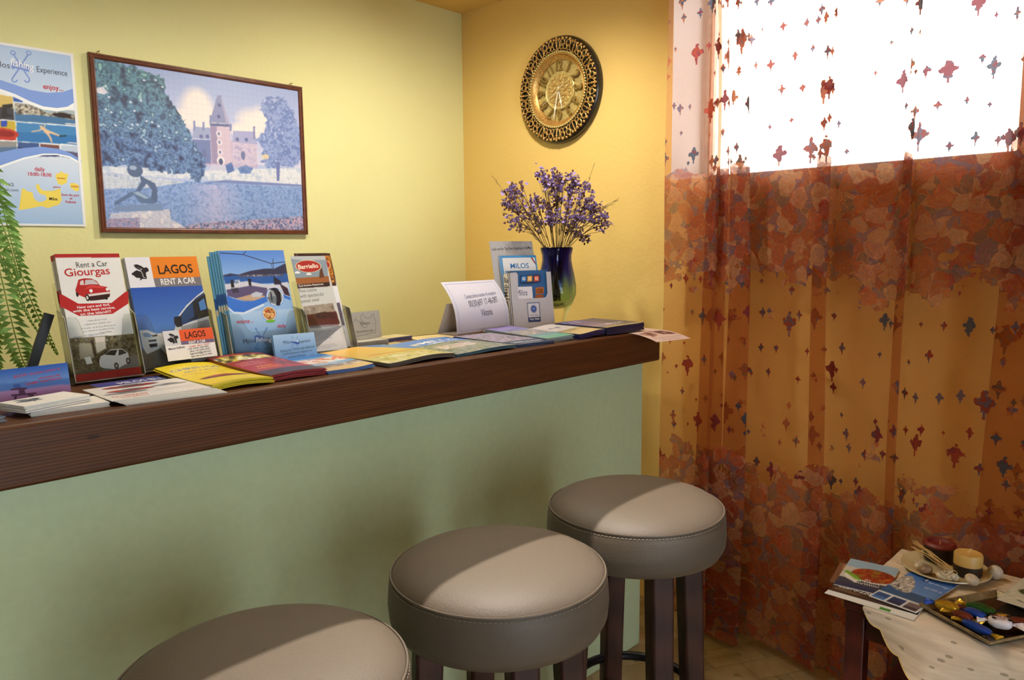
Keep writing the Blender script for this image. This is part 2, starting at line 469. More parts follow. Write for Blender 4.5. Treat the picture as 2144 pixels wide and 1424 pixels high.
# ---------------------------------------------------------------- mesh helpers
class MB:
    def __init__(s):
        s.v, s.f, s.mi = [], [], []
        s.uv = None
        s.m = 0

    def add(s, vs, fs):
        o = len(s.v)
        s.v += [tuple(x) for x in vs]
        for f in fs:
            s.f.append(tuple(i + o for i in f))
            s.mi.append(s.m)

    def box(s, lo, hi, mat=None):
        x0, y0, z0 = lo
        x1, y1, z1 = hi
        vs = [(x0, y0, z0), (x1, y0, z0), (x1, y1, z0), (x0, y1, z0), (x0, y0, z1), (x1, y0, z1), (x1, y1, z1), (x0, y1, z1)]
        if mat is not None:
            vs = [tuple(mat @ Vector(p)) for p in vs]
        s.add(vs, [(0, 3, 2, 1), (4, 5, 6, 7), (0, 1, 5, 4), (1, 2, 6, 5), (2, 3, 7, 6), (3, 0, 4, 7)])

    def lathe(s, prof, seg=48, c=(0, 0, 0), wob=None, axis=None):
        vs, fs = [], []
        n = len(prof)
        for j in range(seg):
            a = 2 * PI * j / seg
            for (r, z) in prof:
                k = wob(a, z) if wob else 1.0
                p = Vector((r * k * math.cos(a), r * k * math.sin(a), z))
                if axis is not None:
                    p = axis @ p
                vs.append((p.x + c[0], p.y + c[1], p.z + c[2]))
        for j in range(seg):
            for i in range(n - 1):
                a, b_ = j * n + i, ((j + 1) % seg) * n + i
                fs.append((a, b_, b_ + 1, a + 1))
        s.add(vs, fs)

    def tube(s, pts, rad, seg=8, closed=False, cap=True):
        pts = [Vector(p) for p in pts]
        n = len(pts)
        if not hasattr(rad, '__len__'):
            rad = [rad] * n
        vs, fs = [], []
        up = Vector((0.13, 0.21, 0.97))
        for i, p in enumerate(pts):
            if closed:
                t = pts[(i + 1) % n] - pts[i - 1]
            else:
                t = pts[min(i + 1, n - 1)] - pts[max(i - 1, 0)]
            t.normalize()
            if abs(t.dot(up)) > 0.95:
                up = Vector((1, 0.1, 0))
            a = t.cross(up).normalized()
            b_ = t.cross(a)
            for k in range(seg):
                q = 2 * PI * k / seg
                vs.append(p + rad[i] * (math.cos(q) * a + math.sin(q) * b_))
        m = n if closed else n - 1
        for i in range(m):
            for k in range(seg):
                a, b_ = i * seg, ((i + 1) % n) * seg
                fs.append((a + k, a + (k + 1) % seg, b_ + (k + 1) % seg, b_ + k))
        if cap and not closed:
            fs.append(tuple(range(seg))[::-1])
            fs.append(tuple((n - 1) * seg + k for k in range(seg)))
        s.add(vs, fs)

    def ball(s, c, r, seg=10, rings=6):
        if not hasattr(r, '__len__'):
            r = (r, r, r)
        vs, fs = [(c[0], c[1], c[2] + r[2])], []
        for i in range(1, rings):
            t = PI * i / rings
            for k in range(seg):
                q = 2 * PI * k / seg
                vs.append((c[0] + r[0] * math.sin(t) * math.cos(q), c[1] + r[1] * math.sin(t) * math.sin(q), c[2] + r[2] * math.cos(t)))
        vs.append((c[0], c[1], c[2] - r[2]))
        for k in range(seg):
            fs.append((0, 1 + k, 1 + (k + 1) % seg))
            fs.append((len(vs) - 1, 1 + (rings - 2) * seg + (k + 1) % seg, 1 + (rings - 2) * seg + k))
        for i in range(rings - 2):
            for k in range(seg):
                a, b_ = 1 + i * seg, 1 + (i + 1) * seg
                fs.append((a + k, b_ + k, b_ + (k + 1) % seg, a + (k + 1) % seg))
        s.add(vs, fs)

    def prism(s, poly, h0, h1, axis='z'):
        n = len(poly)
        mk = {'z': lambda p, h: (p[0], p[1], h), 'y': lambda p, h: (p[0], h, p[1]), 'x': lambda p, h: (h, p[0], p[1])}[axis]
        vs = [mk(p, h0) for p in poly] + [mk(p, h1) for p in poly]
        fs = [(i, (i + 1) % n, n + (i + 1) % n, n + i) for i in range(n)]
        tris = tessellate_polygon([[Vector((p[0], p[1], 0)) for p in poly]])
        fs += [tuple(t)[::-1] for t in tris] + [tuple(i + n for i in t) for t in tris]
        s.add(vs, fs)

    def build(s, name, mats, parent=None, matrix=None, smooth=35, bevel=0.0):
        me = bpy.data.meshes.new(name)
        me.from_pydata(s.v, [], s.f)
        if not isinstance(mats, (list, tuple)):
            mats = [mats]
        for m in mats:
            me.materials.append(m)
        me.polygons.foreach_set('material_index', s.mi)
        me.update()
        bm = bmesh.new()
        bm.from_mesh(me)
        bmesh.ops.recalc_face_normals(bm, faces=bm.faces)
        bm.to_mesh(me)
        bm.free()
        if smooth:
            me.polygons.foreach_set('use_smooth', [True] * len(me.polygons))
            me.set_sharp_from_angle(angle=math.radians(smooth))
        o = bpy.data.objects.new(name, me)
        COL.objects.link(o)
        if parent is not None:
            o.parent = parent
        if matrix is not None:
            o.matrix_local = matrix
        if bevel:
            md = o.modifiers.new('edge', 'BEVEL')
            md.width = bevel
            md.segments = 2
            md.limit_method = 'ANGLE'
        return o


def tag(o, label, cat=None, group=None, kind=None):
    if label:
        o['label'] = label
    if cat:
        o['category'] = cat
    if group:
        o['group'] = group
    if kind:
        o['kind'] = kind
    return o


def thing(name, label, cat, matrix=None, group=None):
    o = bpy.data.objects.new(name, None)
    o.empty_display_size = 0.02
    COL.objects.link(o)
    if matrix is not None:
        o.matrix_world = matrix
    return tag(o, label, cat, group)


def dup(o, matrix=None, label=None):
    c = o.copy()
    COL.objects.link(c)
    if matrix is not None:
        c.matrix_world = matrix
    if label:
        c['label'] = label
    for ch in o.children:
        k = ch.copy()
        COL.objects.link(k)
        k.parent = c
        for g in ch.children:
            q = g.copy()
            COL.objects.link(q)
            q.parent = k
    return c


def struct(name, mb, m, **kw):
    return tag(mb.build(name, m, **kw), None, kind='structure')


def frame_mat(o, ex, ey):
    ex, ey = Vector(ex).normalized(), Vector(ey).normalized()
    ez = ex.cross(ey)
    return Matrix(((ex.x, ey.x, ez.x, o[0]), (ex.y, ey.y, ez.y, o[1]), (ex.z, ey.z, ez.z, o[2]), (0, 0, 0, 1)))


def flat_at(x, y, z, deg):
    a = math.radians(deg)
    return frame_mat((x, y, z), (math.cos(a), math.sin(a), 0), (-math.sin(a), math.cos(a), 0))


def stand_at(x, y, z, deg, tilt):
    a, t = math.radians(deg), math.radians(tilt)
    return frame_mat((x, y, z), (math.cos(a), math.sin(a), 0), (-math.sin(a) * math.sin(t), math.cos(a) * math.sin(t), math.cos(t)))


# ---------------------------------------------------------------- printed matter
def homog(q):
    """q: TL,TR,BR,BL of a print as measured -> function giving (u,v) on the sheet"""
    src = [(0, 1), (1, 1), (1, 0), (0, 0)]
    A, bb = [], []
    for (x, y), (u, v) in zip(q, src):
        A.append([x, y, 1, 0, 0, 0, -u * x, -u * y]); bb.append(u)
        A.append([0, 0, 0, x, y, 1, -v * x, -v * y]); bb.append(v)
    h = np.linalg.solve(np.array(A, float), np.array(bb, float))
    def f(x, y):
        w = h[6] * x + h[7] * y + 1
        return ((h[0] * x + h[1] * y + h[2]) / w, (h[3] * x + h[4] * y + h[5]) / w)
    return f


def inside(U, V, pts):
    r = np.zeros(U.shape, bool)
    n = len(pts)
    for i in range(n):
        x0, y0 = pts[i]
        x1, y1 = pts[(i + 1) % n]
        if y0 == y1:
            continue
        cond = ((V >= min(y0, y1)) & (V < max(y0, y1)))
        xs = x0 + (V - y0) * (x1 - x0) / (y1 - y0)
        r ^= cond & (U < xs)
    return r


class Art:
    """small ink raster over the sheet"""
    def __init__(s, nx, ny, base, ks=1.0):
        s.ks = ks
        nx, ny = int(nx * ks), int(ny * ks)
        s.nx, s.ny = nx, ny
        s.U, s.V = np.meshgrid(np.linspace(0, 1, nx + 1), np.linspace(0, 1, ny + 1))
        s.c = np.tile(np.array(base, float), (ny + 1, nx + 1, 1))
        s.f = None

    def _p(s, pts):
        return [s.f(*p) for p in pts] if s.f else pts

    def put(s, m, col):
        m = m.astype(float)[..., None]
        s.c = s.c * (1 - m) + np.array(col, float) * m
        return s

    def poly(s, pts, col, a=1.0):
        return s.put(inside(s.U, s.V, s._p(pts)) * a, col)

    def rect(s, u0, v0, u1, v1, col, a=1.0):
        return s.put(((s.U >= u0) & (s.U <= u1) & (s.V >= v0) & (s.V <= v1)) * a, col)

    def ell(s, u, v, ru, rv, col, a=1.0):
        return s.put((((s.U - u) / ru) ** 2 + ((s.V - v) / rv) ** 2 < 1) * a, col)

    def grad(s, v0, v1, c0, c1, mask=None):
        t = np.clip((s.V - v0) / (v1 - v0), 0, 1)[..., None]
        col = np.array(c0, float) * (1 - t) + np.array(c1, float) * t
        m = (s.V >= v0) & (s.V <= v1) if mask is None else mask
        s.c = np.where(m[..., None], col, s.c)
        return s

    def blur_noise(s, k, seed=0):
        g = np.random.default_rng(seed)
        k = k * s.ks
        a = g.random((max(2, int(s.ny / k)) + 2, max(2, int(s.nx / k)) + 2))
        yi = s.V * (a.shape[0] - 2)
        xi = s.U * (a.shape[1] - 2)
        y0, x0 = yi.astype(int), xi.astype(int)
        fy, fx = yi - y0, xi - x0
        return (a[y0, x0] * (1 - fy) * (1 - fx) + a[y0, x0 + 1] * (1 - fy) * fx + a[y0 + 1, x0] * fy * (1 - fx) + a[y0 + 1, x0 + 1] * fy * fx)

    def speck(s, mask, cols, k=3, seed=0):
        n = s.blur_noise(k, seed) * 0.6 + s.blur_noise(max(1.2, k / 2.5), seed + 1) * 0.4
        t = np.clip((n - 0.2) / 0.6, 0, 0.999) * (len(cols) - 1)
        cc = np.array(cols, float)
        i = t.astype(int)
        f = np.clip((t - i - 0.25) * 2, 0, 1)[..., None]
        pick = cc[i] * (1 - f) + cc[np.minimum(i + 1, len(cols) - 1)] * f
        pick = pick * (0.88 + 0.24 * np.random.default_rng(seed + 77).random(mask.shape))[..., None]
        s.c = np.where(mask[..., None], pick, s.c)
        return s


_tc = {}


def text_tris(txt, bold=0.0, shear=0.0):
    bold = min(bold, 0.016)
    key = (txt, bold, shear)
    if key in _tc:
        return _tc[key]
    cu = bpy.data.curves.new('text', 'FONT')
    cu.body = txt
    cu.resolution_u = 3
    cu.offset = bold
    cu.shear = shear
    o = bpy.data.objects.new('text', cu)
    COL.objects.link(o)
    bpy.context.view_layer.update()
    me = bpy.data.meshes.new_from_object(o.evaluated_get(bpy.context.evaluated_depsgraph_get()))
    me.calc_loop_triangles()
    vs = [(v.co.x, v.co.y) for v in me.vertices]
    ts = [tuple(t.vertices) for t in me.loop_triangles]
    bpy.data.objects.remove(o)
    bpy.data.curves.remove(cu)
    bpy.data.meshes.remove(me)
    xs = [v[0] for v in vs] or [0, 1]
    _tc[key] = (vs, ts, min(xs), max(xs))
    return _tc[key]


def T(txt, u, v, size, col, al='c', bold=0.0, shear=0.0, width=None, rot=0.0):
    """text; u,v baseline anchor, size in sheet heights, width = wanted width in sheet widths"""
    return ('t', txt, u, v, size, col, al, bold, shear, width, rot)


def G(pts, col):
    return ('p', pts, col)


def E_(u, v, ru, rv, col, n=28, a0=0, a1=360):
    return ('p', [(u + ru * math.cos(math.radians(a0 + (a1 - a0) * i / n)), v + rv * math.sin(math.radians(a0 + (a1 - a0) * i / n))) for i in range(n + (a1 - a0 < 360))], col)


def S(pts, wd, col, asp=1.0):
    """stroke along pts, width wd in sheet widths; asp = w/h"""
    out = []
    for (x0, y0), (x1, y1) in zip(pts, pts[1:]):
        dx, dy = x1 - x0, (y1 - y0) / asp
        L = math.hypot(dx, dy) or 1e-9
        nx, ny = -dy / L * wd / 2, dx / L * wd / 2 * asp
        out.append(('p', [(x0 + nx, y0 + ny), (x1 + nx, y1 + ny), (x1 - nx, y1 - ny), (x0 - nx, y0 - ny)], col))
    return out


def sheet(name, w, h, t=0.0006, base=(245, 245, 245), art=None, ov=(), mat='gloss', matrix=None, parent=None, bend=None, edge=(236, 234, 228), nxy=(2, 2), z0=0.0):
    """a printed sheet (x across, y up, z out of the printed face), one mesh"""
    if art is None:
        if bend:
            nxy = (14, 14)
        art = Art(nxy[0], nxy[1], base)
    nx, ny = art.nx, art.ny
    B = bend or (lambda x, y: 0.0)
    X, Y = art.U * w, art.V * h
    Z = np.vectorize(lambda x, y: B(x, y))(X, Y) if bend else np.zeros_like(X)
    top = np.stack([X, Y, Z + z0 + t], -1).reshape(-1, 3)
    lut = np.array([lin(i) for i in range(256)])
    if nx > 8:
        q = np.pad(art.c, ((1, 1), (1, 1), (0, 0)), mode='edge')
        q = (q[:-2] + 2 * q[1:-1] + q[2:]) / 4
        art.c = (q[:, :-2] + 2 * q[:, 1:-1] + q[:, 2:]) / 4
    cols = [lut[np.clip(art.c, 0, 255).astype(int)].reshape(-1, 3)]
    idx = np.arange((nx + 1) * (ny + 1)).reshape(ny + 1, nx + 1)
    q = np.stack([idx[:-1, :-1], idx[:-1, 1:], idx[1:, 1:], idx[1:, :-1]], -1).reshape(-1, 4)
    V = [top]
    F = [tuple(int(i) for i in r) for r in q]
    off = len(top)
    # rim
    ring = list(idx[0, :]) + list(idx[1:, -1]) + list(idx[-1, ::-1][1:]) + list(idx[1:-1, 0][::-1])
    n = len(ring)
    up = top[ring]
    lo = up - np.array([0, 0, t])
    V += [up, lo]
    ec = C3(edge)
    cols.append(np.tile(ec, (2 * n, 1)))
    for i in range(n):
        j = (i + 1) % n
        F.append((off + i, off + n + i, off + n + j, off + j))
    off += 2 * n
    # back: coarse grid
    bx = by = 10 if bend else 1
    gx, gy = np.meshgrid(np.linspace(0, w, bx + 1), np.linspace(0, h, by + 1))
    gz = np.vectorize(lambda x, y: B(x, y))(gx, gy) if bend else np.zeros_like(gx)
    V.append(np.stack([gx, gy, gz + z0], -1).reshape(-1, 3))
    cols.append(np.tile(ec, ((bx + 1) * (by + 1), 1)))
    k = off + np.arange((bx + 1) * (by + 1)).reshape(by + 1, bx + 1)
    for i in range(by):
        for j in range(bx):
            F.append((int(k[i, j]), int(k[i + 1, j]), int(k[i + 1, j + 1]), int(k[i, j + 1])))
    off += (bx + 1) * (by + 1)
    lift = t + z0
    flat_ov = []
    for k_, e in enumerate(ov):
        flat_ov += [(k_, q_) for q_ in e] if isinstance(e, list) else [(k_, e)]
    for k_, e in flat_ov:
        lift = t + z0 + 0.000012 * (k_ + 1)
        if e[0] == 'p':
            pts = [(u * w, v * h) for u, v in e[1]]
            tris = [tuple(x) for x in tessellate_polygon([[Vector((p[0], p[1], 0)) for p in pts]])]
            col = e[2]
        else:
            _, txt, u, v, size, col, al, bold, shear, width, rot = e
            vs, tris, xa, xb = text_tris(txt, bold, shear)
            sy = size * h * 1.35
            sx = sy if width is None else width * w / max(1e-6, xb - xa)
            ox = {'l': xa, 'c': (xa + xb) / 2, 'r': xb}[al]
            ca, sa = math.cos(rot), math.sin(rot)
            pts = []
            for (px, py) in vs:
                lx, ly = (px - ox) * sx, py * sy
                pts.append((u * w + lx * ca - ly * sa, v * h + lx * sa + ly * ca))
        if not pts:
            continue
        V.append(np.array([(p[0], p[1], B(p[0], p[1]) + lift) for p in pts]))
        cols.append(np.tile(C3(col), (len(pts), 1)))
        for tr in tris:
            a, b_, c_ = (pts[i] for i in tr)
            ar = (b_[0] - a[0]) * (c_[1] - a[1]) - (c_[0] - a[0]) * (b_[1] - a[1])
            tr = tr if ar > 0 else tr[::-1]
            F.append(tuple(off + i for i in tr))
        off += len(pts)
    me = bpy.data.meshes.new(name)
    VV = np.concatenate(V)
    me.from_pydata(VV.tolist(), [], F)
    me.materials.append(M[mat])
    at = me.color_attributes.new('ink', 'FLOAT_COLOR', 'POINT')
    cc = np.concatenate(cols)
    at.data.foreach_set('color', np.concatenate([cc, np.ones((len(cc), 1))], 1).astype(np.float32).ravel())
    if mat == 'puzzle':
        ul = me.uv_layers.new(name='UVMap')
        li = np.zeros(len(me.loops), int)
        me.loops.foreach_get('vertex_index', li)
        uvs = VV[li][:, :2] / np.array([w, h])
        ul.data.foreach_set('uv', uvs.astype(np.float32).ravel())
    me.update()
    if bend:
        me.polygons.foreach_set('use_smooth', [True] * len(me.polygons))
        me.set_sharp_from_angle(angle=math.radians(40))
    o = bpy.data.objects.new(name, me)
    COL.objects.link(o)
    if parent is not None:
        o.parent = parent
        if matrix is not None:
            o.matrix_local = matrix
    elif matrix is not None:
        o.matrix_world = matrix
    return o



# ================================================================ the room
WX, WY = 2.28, 2.487          # clock wall plane, picture wall plane
RX, RY, RZ = -1.8, -2.2, 2.303
JY0, JY1, SZ, LZ, WT = -0.45, 1.436, 1.532, 2.255, 0.265   # window opening
DX0, DX1, DZ = -0.75, 0.75, 2.12      # glazed entrance door in the right wall

m = MB(); m.box((RX - 0.1, RY - 0.2, -0.1), (WX + WT, WY + 0.1, 0.0)); struct('floor', m, M['floor'])
m = MB(); m.box((RX - 0.1, RY - 0.2, RZ), (WX + WT, WY + 0.1, RZ + 0.1)); struct('ceiling', m, M['ceiling'])
m = MB(); m.box((RX - 0.1, WY, 0), (WX, WY + 0.1, RZ)); struct('wall_left', m, M['wall_green'])
m = MB()
for lo, hi in (((RX - 0.1, RY - 0.2, 0), (DX0, RY, RZ)), ((DX1, RY - 0.2, 0), (WX + WT, RY, RZ)), ((DX0, RY - 0.2, DZ), (DX1, RY, RZ))):
    m.box(lo, hi)
struct('wall_right', m, M['room_wall'])
m = MB(); m.box((RX - 0.1, RY, 0), (RX, WY, RZ)); struct('wall_front', m, M['room_wall'])
# clock wall with the window opening; the reveal is painted white
m = MB()
for lo, hi in (((WX, JY1, 0), (WX + WT, WY + 0.1, RZ)), ((WX, RY, 0), (WX + WT, JY0, RZ)), ((WX, JY0, 0), (WX + WT, JY1, SZ)), ((WX, JY0, LZ), (WX + WT, JY1, RZ))):
    m.box(lo, hi)
wall = struct('wall_back', m, [M['wall_yellow'], M['white_plaster']], smooth=0)
for p in wall.data.polygons:
    c, n = p.center, p.normal
    if abs(n.y) > 0.9 and (abs(c.y - JY1) < 0.001 or abs(c.y - JY0) < 0.001):
        p.material_index = 1
    if c.x > WX + 0.01 and JY0 - 0.01 < c.y < JY1 + 0.01 and SZ - 0.01 < c.z < LZ + 0.01:
        p.material_index = 1
# window: white frame set in the outer part of the reveal
win = tag(bpy.data.objects.new('window_1', None), None, kind='structure')
COL.objects.link(win)
win.location = (WX + WT, 0, SZ)
gx = WX + WT - 0.05
def wpart(name, lo, hi, mat='white_frame', bev=0.004):
    q = MB(); q.box(lo, hi)
    o = q.build(name, M[mat], win, Matrix.Translation((-(WX + WT), 0, -SZ)), bevel=bev)
    return o
wpart('window_sill', (WX + 0.0, JY0, SZ - 0.002), (WX + WT + 0.04, JY1, SZ + 0.004))
q = MB()
q.box((gx, JY0, SZ), (gx + 0.045, JY0 + 0.04, LZ)); q.box((gx, JY1 - 0.022, SZ), (gx + 0.045, JY1, LZ))
q.box((gx, JY0, LZ - 0.04), (gx + 0.045, JY1, LZ)); q.box((gx, JY0, SZ), (gx + 0.045, JY1, SZ + 0.022))
q.build('window_frame', M['white_frame'], win, Matrix.Translation((-(WX + WT), 0, -SZ)), bevel=0.003)
wpart('mullion', (gx, 0.455, SZ), (gx + 0.045, 0.472, LZ))
wpart('glazing_bar', (gx, JY0, 1.70), (gx + 0.03, 0.46, 1.712))
wpart('glazing_bar', (gx, JY0, 1.93), (gx + 0.03, 0.46, 1.942))
wpart('window_pane', (gx + 0.018, 0.47, SZ), (gx + 0.022, JY1, LZ), 'pane', 0)
wpart('window_pane', (gx + 0.018, JY0, SZ), (gx + 0.022, 0.46, LZ), 'pane', 0)
# glazed double entrance door in the right wall, behind the photographer
dr = tag(bpy.data.objects.new('door_1', None), None, kind='structure')
COL.objects.link(dr)
dr.location = (DX0, RY, 0)
dl = Matrix.Translation((-DX0, -RY, 0))
gy = RY - 0.10
xm = (DX0 + DX1) / 2
for xa, xb in ((DX0, xm), (xm, DX1)):
    q = MB()
    q.box((xa, gy, 0), (xa + 0.07, gy + 0.045, DZ)); q.box((xb - 0.07, gy, 0), (xb, gy + 0.045, DZ))
    q.box((xa + 0.07, gy, DZ - 0.09), (xb - 0.07, gy + 0.045, DZ)); q.box((xa + 0.07, gy, 0), (xb - 0.07, gy + 0.045, 0.14))
    q.build('door_frame', M['white_frame'], dr, dl, bevel=0.003)
    q = MB(); q.box((xa + 0.07, gy + 0.018, 0.14), (xb - 0.07, gy + 0.024, DZ - 0.09)); q.build('door_glass', M['pane'], dr, dl)
q = MB(); q.tube([(xm - 0.035, gy + 0.09, 0.95), (xm - 0.035, gy + 0.09, 1.10)], 0.009, 10); q.box((xm - 0.043, gy + 0.045, 0.96), (xm - 0.027, gy + 0.09, 0.975)); q.box((xm - 0.043, gy + 0.045, 1.075), (xm - 0.027, gy + 0.09, 1.09)); q.build('door_handle', M['steel'], dr, dl)
# unseen board, added between stool spot and counter to cut a straight shadow edge
m = MB(); m.box((0.15, 0.806, 1.85), (1.45, 0.826, RZ)); tag(m.build('light_blocker', M['ceiling'], bevel=0.002), None, kind='structure')

# ================================================================ reception counter
CZ, CF, CBK, CEX = 1.05, 1.286, 1.75, 1.995
ctr = thing('reception_counter', 'long reception counter with stained pine top and sage green painted front', 'counter', Matrix.Translation((0.2, 1.5, 0)))
inv = Matrix.Translation((-0.2, -1.5, 0))
m = MB(); m.box((-1.75, CF, CZ - 0.097), (CEX, CBK, CZ)); m.build('countertop', M['beam'], ctr, inv, bevel=0.006)
m = MB(); m.box((-1.75, CF + 0.059, 0.0), (CEX - 0.008, CF + 0.16, CZ - 0.097)); m.build('front_panel', M['panel'], ctr, inv, bevel=0.003)


# ================================================================ bar stools
def make_stool():
    t = thing('bar_stool', '', 'stool')
    R_, zs = 0.174, 0.785
    m = MB()
    pr = [(0.001, zs + 0.030), (0.05, zs + 0.0295), (0.10, zs + 0.0265), (0.135, zs + 0.021), (0.158, zs + 0.012), (0.170, zs + 0.003), (0.1745, zs - 0.003), (0.1765, zs - 0.008),
          (0.1785, zs - 0.02), (0.180, zs - 0.045), (0.178, zs - 0.068), (0.170, zs - 0.083), (0.150, zs - 0.088), (0.001, zs - 0.088)]
    m.lathe(pr, 72)
    seat = m.build('seat', M['leather'], t, smooth=50)
    m = MB()
    m.tube([(0.1742 * math.cos(a), 0.1742 * math.sin(a), zs - 0.0005) for a in np.linspace(0, 2 * PI, 73)[:-1]], 0.0022, 6, closed=True)
    m.build('piping', M['leather'], seat, smooth=60)
    m = MB()
    for i in range(150):
        a = 2 * PI * i / 150
        d = 2 * PI / 150 * 0.62
        z = zs - 0.0055
        m.tube([(0.1762 * math.cos(a), 0.1762 * math.sin(a), z), (0.1762 * math.cos(a + d), 0.1762 * math.sin(a + d), z)], 0.0007, 4)
    m.build('stitching', M['thread'], seat, smooth=0)
    for k in range(4):
        a = math.radians(57 + 90 * k)
        m = MB()
        rot = Matrix.Rotation(a + 0.0, 4, 'Z')
        vs = []
        for (r, z, hw) in ((0.118, zs - 0.085, 0.023), (0.150, 0.0, 0.019)):
            for (sx, sy) in ((-1, -1), (1, -1), (1, 1), (-1, 1)):
                vs.append(tuple(rot @ Vector((r + sx * hw, sy * hw, z))))
        m.add(vs, [(3, 2, 1, 0), (4, 5, 6, 7), (0, 1, 5, 4), (1, 2, 6, 5), (2, 3, 7, 6), (3, 0, 4, 7)])
        m.build('leg', M['stool_wood'], t, bevel=0.006)
    m = MB()
    m.tube([(0.131 * math.cos(a), 0.131 * math.sin(a), 0.385) for a in np.linspace(0, 2 * PI, 49)[:-1]], 0.010, 8, closed=True)
    m.build('footrest_ring', M['black_metal'], t, smooth=60)
    for k in range(2):
        a = math.radians(57 + 90 * k)
        m = MB()
        c = Vector((math.cos(a), math.sin(a), 0)) * 0.120
        m.tube([-c + Vector((0, 0, 0.26 + 0.03 * k)), c + Vector((0, 0, 0.26 + 0.03 * k))], 0.012, 10)
        m.build('stretcher', M['stool_wood'], t)
    return t


stool = make_stool()
GS = 'stools along the counter'
stool.matrix_world = Matrix.Translation((1.235, 0.85, 0))
tag(stool, 'round taupe bar stool nearest the curtain, farthest of the three', None, GS)
dup(stool, Matrix.Translation((0.83, 0.838, 0)) @ Matrix.Rotation(0.08, 4, 'Z'), 'round taupe bar stool in the middle of the three')
dup(stool, Matrix.Translation((0.415, 0.83, 0)) @ Matrix.Rotation(-0.05, 4, 'Z'), 'round taupe bar stool cut by the lower edge, leftmost of the three')

# ================================================================ curtain
def curtain():
    pleat = [(1.215, 0.014), (1.13, 0.042), (0.872, 0.030), (0.655, 0.016), (0.385, 0.055), (0.10, 0.025), (-0.2, 0.025)]
    zs = np.linspace(0.02, 2.24, 48)
    ys0, ye = 1.412, -0.50
    def path(z):
        sc = 0.75 + 0.45 * (1 - z / 2.24)
        key = [(ys0 - 0.012 * (z / 2.2), 2.195)]
        for i, (y, p) in enumerate(pleat):
            p = p * sc
            w = 0.010 * math.sin(3 * z + 1.7 * i)
            y = y + w * 0.6
            key += [(y + p * 3.2, 2.200 + 0.008 * math.sin(i * 2.1)), (y + p * 0.4, 2.176), (y - p, 2.168), (y - p * 0.6, 2.190), (y + p * 0.8, 2.200), (y + p * 0.9, 2.216), (y - p * 0.5, 2.226), (y - p * 2.0, 2.214)]
        key += [(ye, 2.20)]
        return key
    nk = None
    rows = []
    for z in zs:
        k = path(z)
        n = len(k)
        t = np.linspace(0, n - 1, (n - 1) * 5 + 1)
        pts = []
        for a in t:
            i = min(int(a), n - 2)
            f = a - i
            p0, p1, p2, p3 = (np.array(k[max(0, min(n - 1, j))]) for j in (i - 1, i, i + 1, i + 2))
            pt = 0.5 * ((2 * p1) + (-p0 + p2) * f + (2 * p0 - 5 * p1 + 4 * p2 - p3) * f * f + (-p0 + 3 * p1 - 3 * p2 + p3) * f ** 3)
            pts.append(pt)
        rows.append(pts)
    m = MB()
    nc = len(rows[0])
    vs, uvs = [], []
    mid = rows[len(rows) // 2]
    s = [0.0]
    for a, b in zip(mid, mid[1:]):
        s.append(s[-1] + float(np.linalg.norm(b - a)))
    for r, z in zip(rows, zs):
        for j, p in enumerate(r):
            ph = 23 * s[j] + 1.3 * z
            dx = 0.006 * math.sin(ph) + 0.004 * math.sin(7 * z + 9 * s[j])
            hem = 0.012 * math.sin(9 * s[j]) if z < 0.03 else 0
            vs.append((p[1] - 0.008 + dx - 0.02 * max(0, 0.5 - z), p[0], z + hem + 0.012))
            uvs.append((s[j], z))
    fs = [(i * nc + j, i * nc + j + 1, (i + 1) * nc + j + 1, (i + 1) * nc + j) for i in range(len(zs) - 1) for j in range(nc - 1)]
    m.add(vs, fs)
    me = bpy.data.meshes.new('curtain')
    me.from_pydata(m.v, [], m.f)
    ul = me.uv_layers.new(name='UVMap')
    li = np.zeros(len(me.loops), int)
    me.loops.foreach_get('vertex_index', li)
    ul.data.foreach_set('uv', np.array(uvs)[li].astype(np.float32).ravel())
    me.materials.append(M['curtain'])
    me.polygons.foreach_set('use_smooth', [True] * len(me.polygons))
    o = bpy.data.objects.new('fabric', me)
    COL.objects.link(o)
    t = thing('curtain', 'floor length sheer curtain printed with red and orange flowers over the window', 'curtain', Matrix.Translation((2.2, 0.5, 0)))
    o.parent = t
    o.matrix_local = Matrix.Translation((-2.2, -0.5, 0))
    m = MB(); m.tube([(2.2, 1.47, 2.262), (2.2, -0.6, 2.262)], 0.011, 12)
    m.build('curtain_rod', M['steel'], t, Matrix.Translation((-2.2, -0.5, 0)))
    for y in (1.46, 0.45, -0.55):
        m = MB(); m.box((2.19, y - 0.01, 2.25), (2.279, y + 0.01, 2.274))
        m.build('rod_bracket', M['steel'], t, Matrix.Translation((-2.2, -0.5, 0)), bevel=0.002)
curtain()

# ================================================================ poster on the picture wall
BLUE_D = (96, 140, 214)
def fish_hooks(fx, wd, col, asp, P0, sc=1.0):
    """crossed hooks under a ribbon, in print pixels around P0"""
    X = lambda x, y: fx(P0[0] + x * sc, P0[1] + y * sc)
    out = []
    for sgn in (1, -1):
        pts = [(-46 * sgn, -78), (-10 * sgn, -18), (20 * sgn, 30), (48 * sgn, 72), (54 * sgn, 84), (52 * sgn, 96), (42 * sgn, 103), (30 * sgn, 100), (22 * sgn, 88)]
        out += S([X(*p) for p in pts], wd, col, asp)
        u, v = X(-48 * sgn, -84)
        out += S([(u + 1.6 * wd * math.cos(a), v + 1.6 * wd * asp * math.sin(a)) for a in np.linspace(0, 2 * PI, 9)], wd * 0.7, col, asp)
    out.append(G([X(*p) for p in ((-64, -16), (-40, -28), (0, -16), (44, 2), (72, -2), (66, 38), (40, 34), (0, 22), (-36, 14), (-52, 22))], col))
    return out


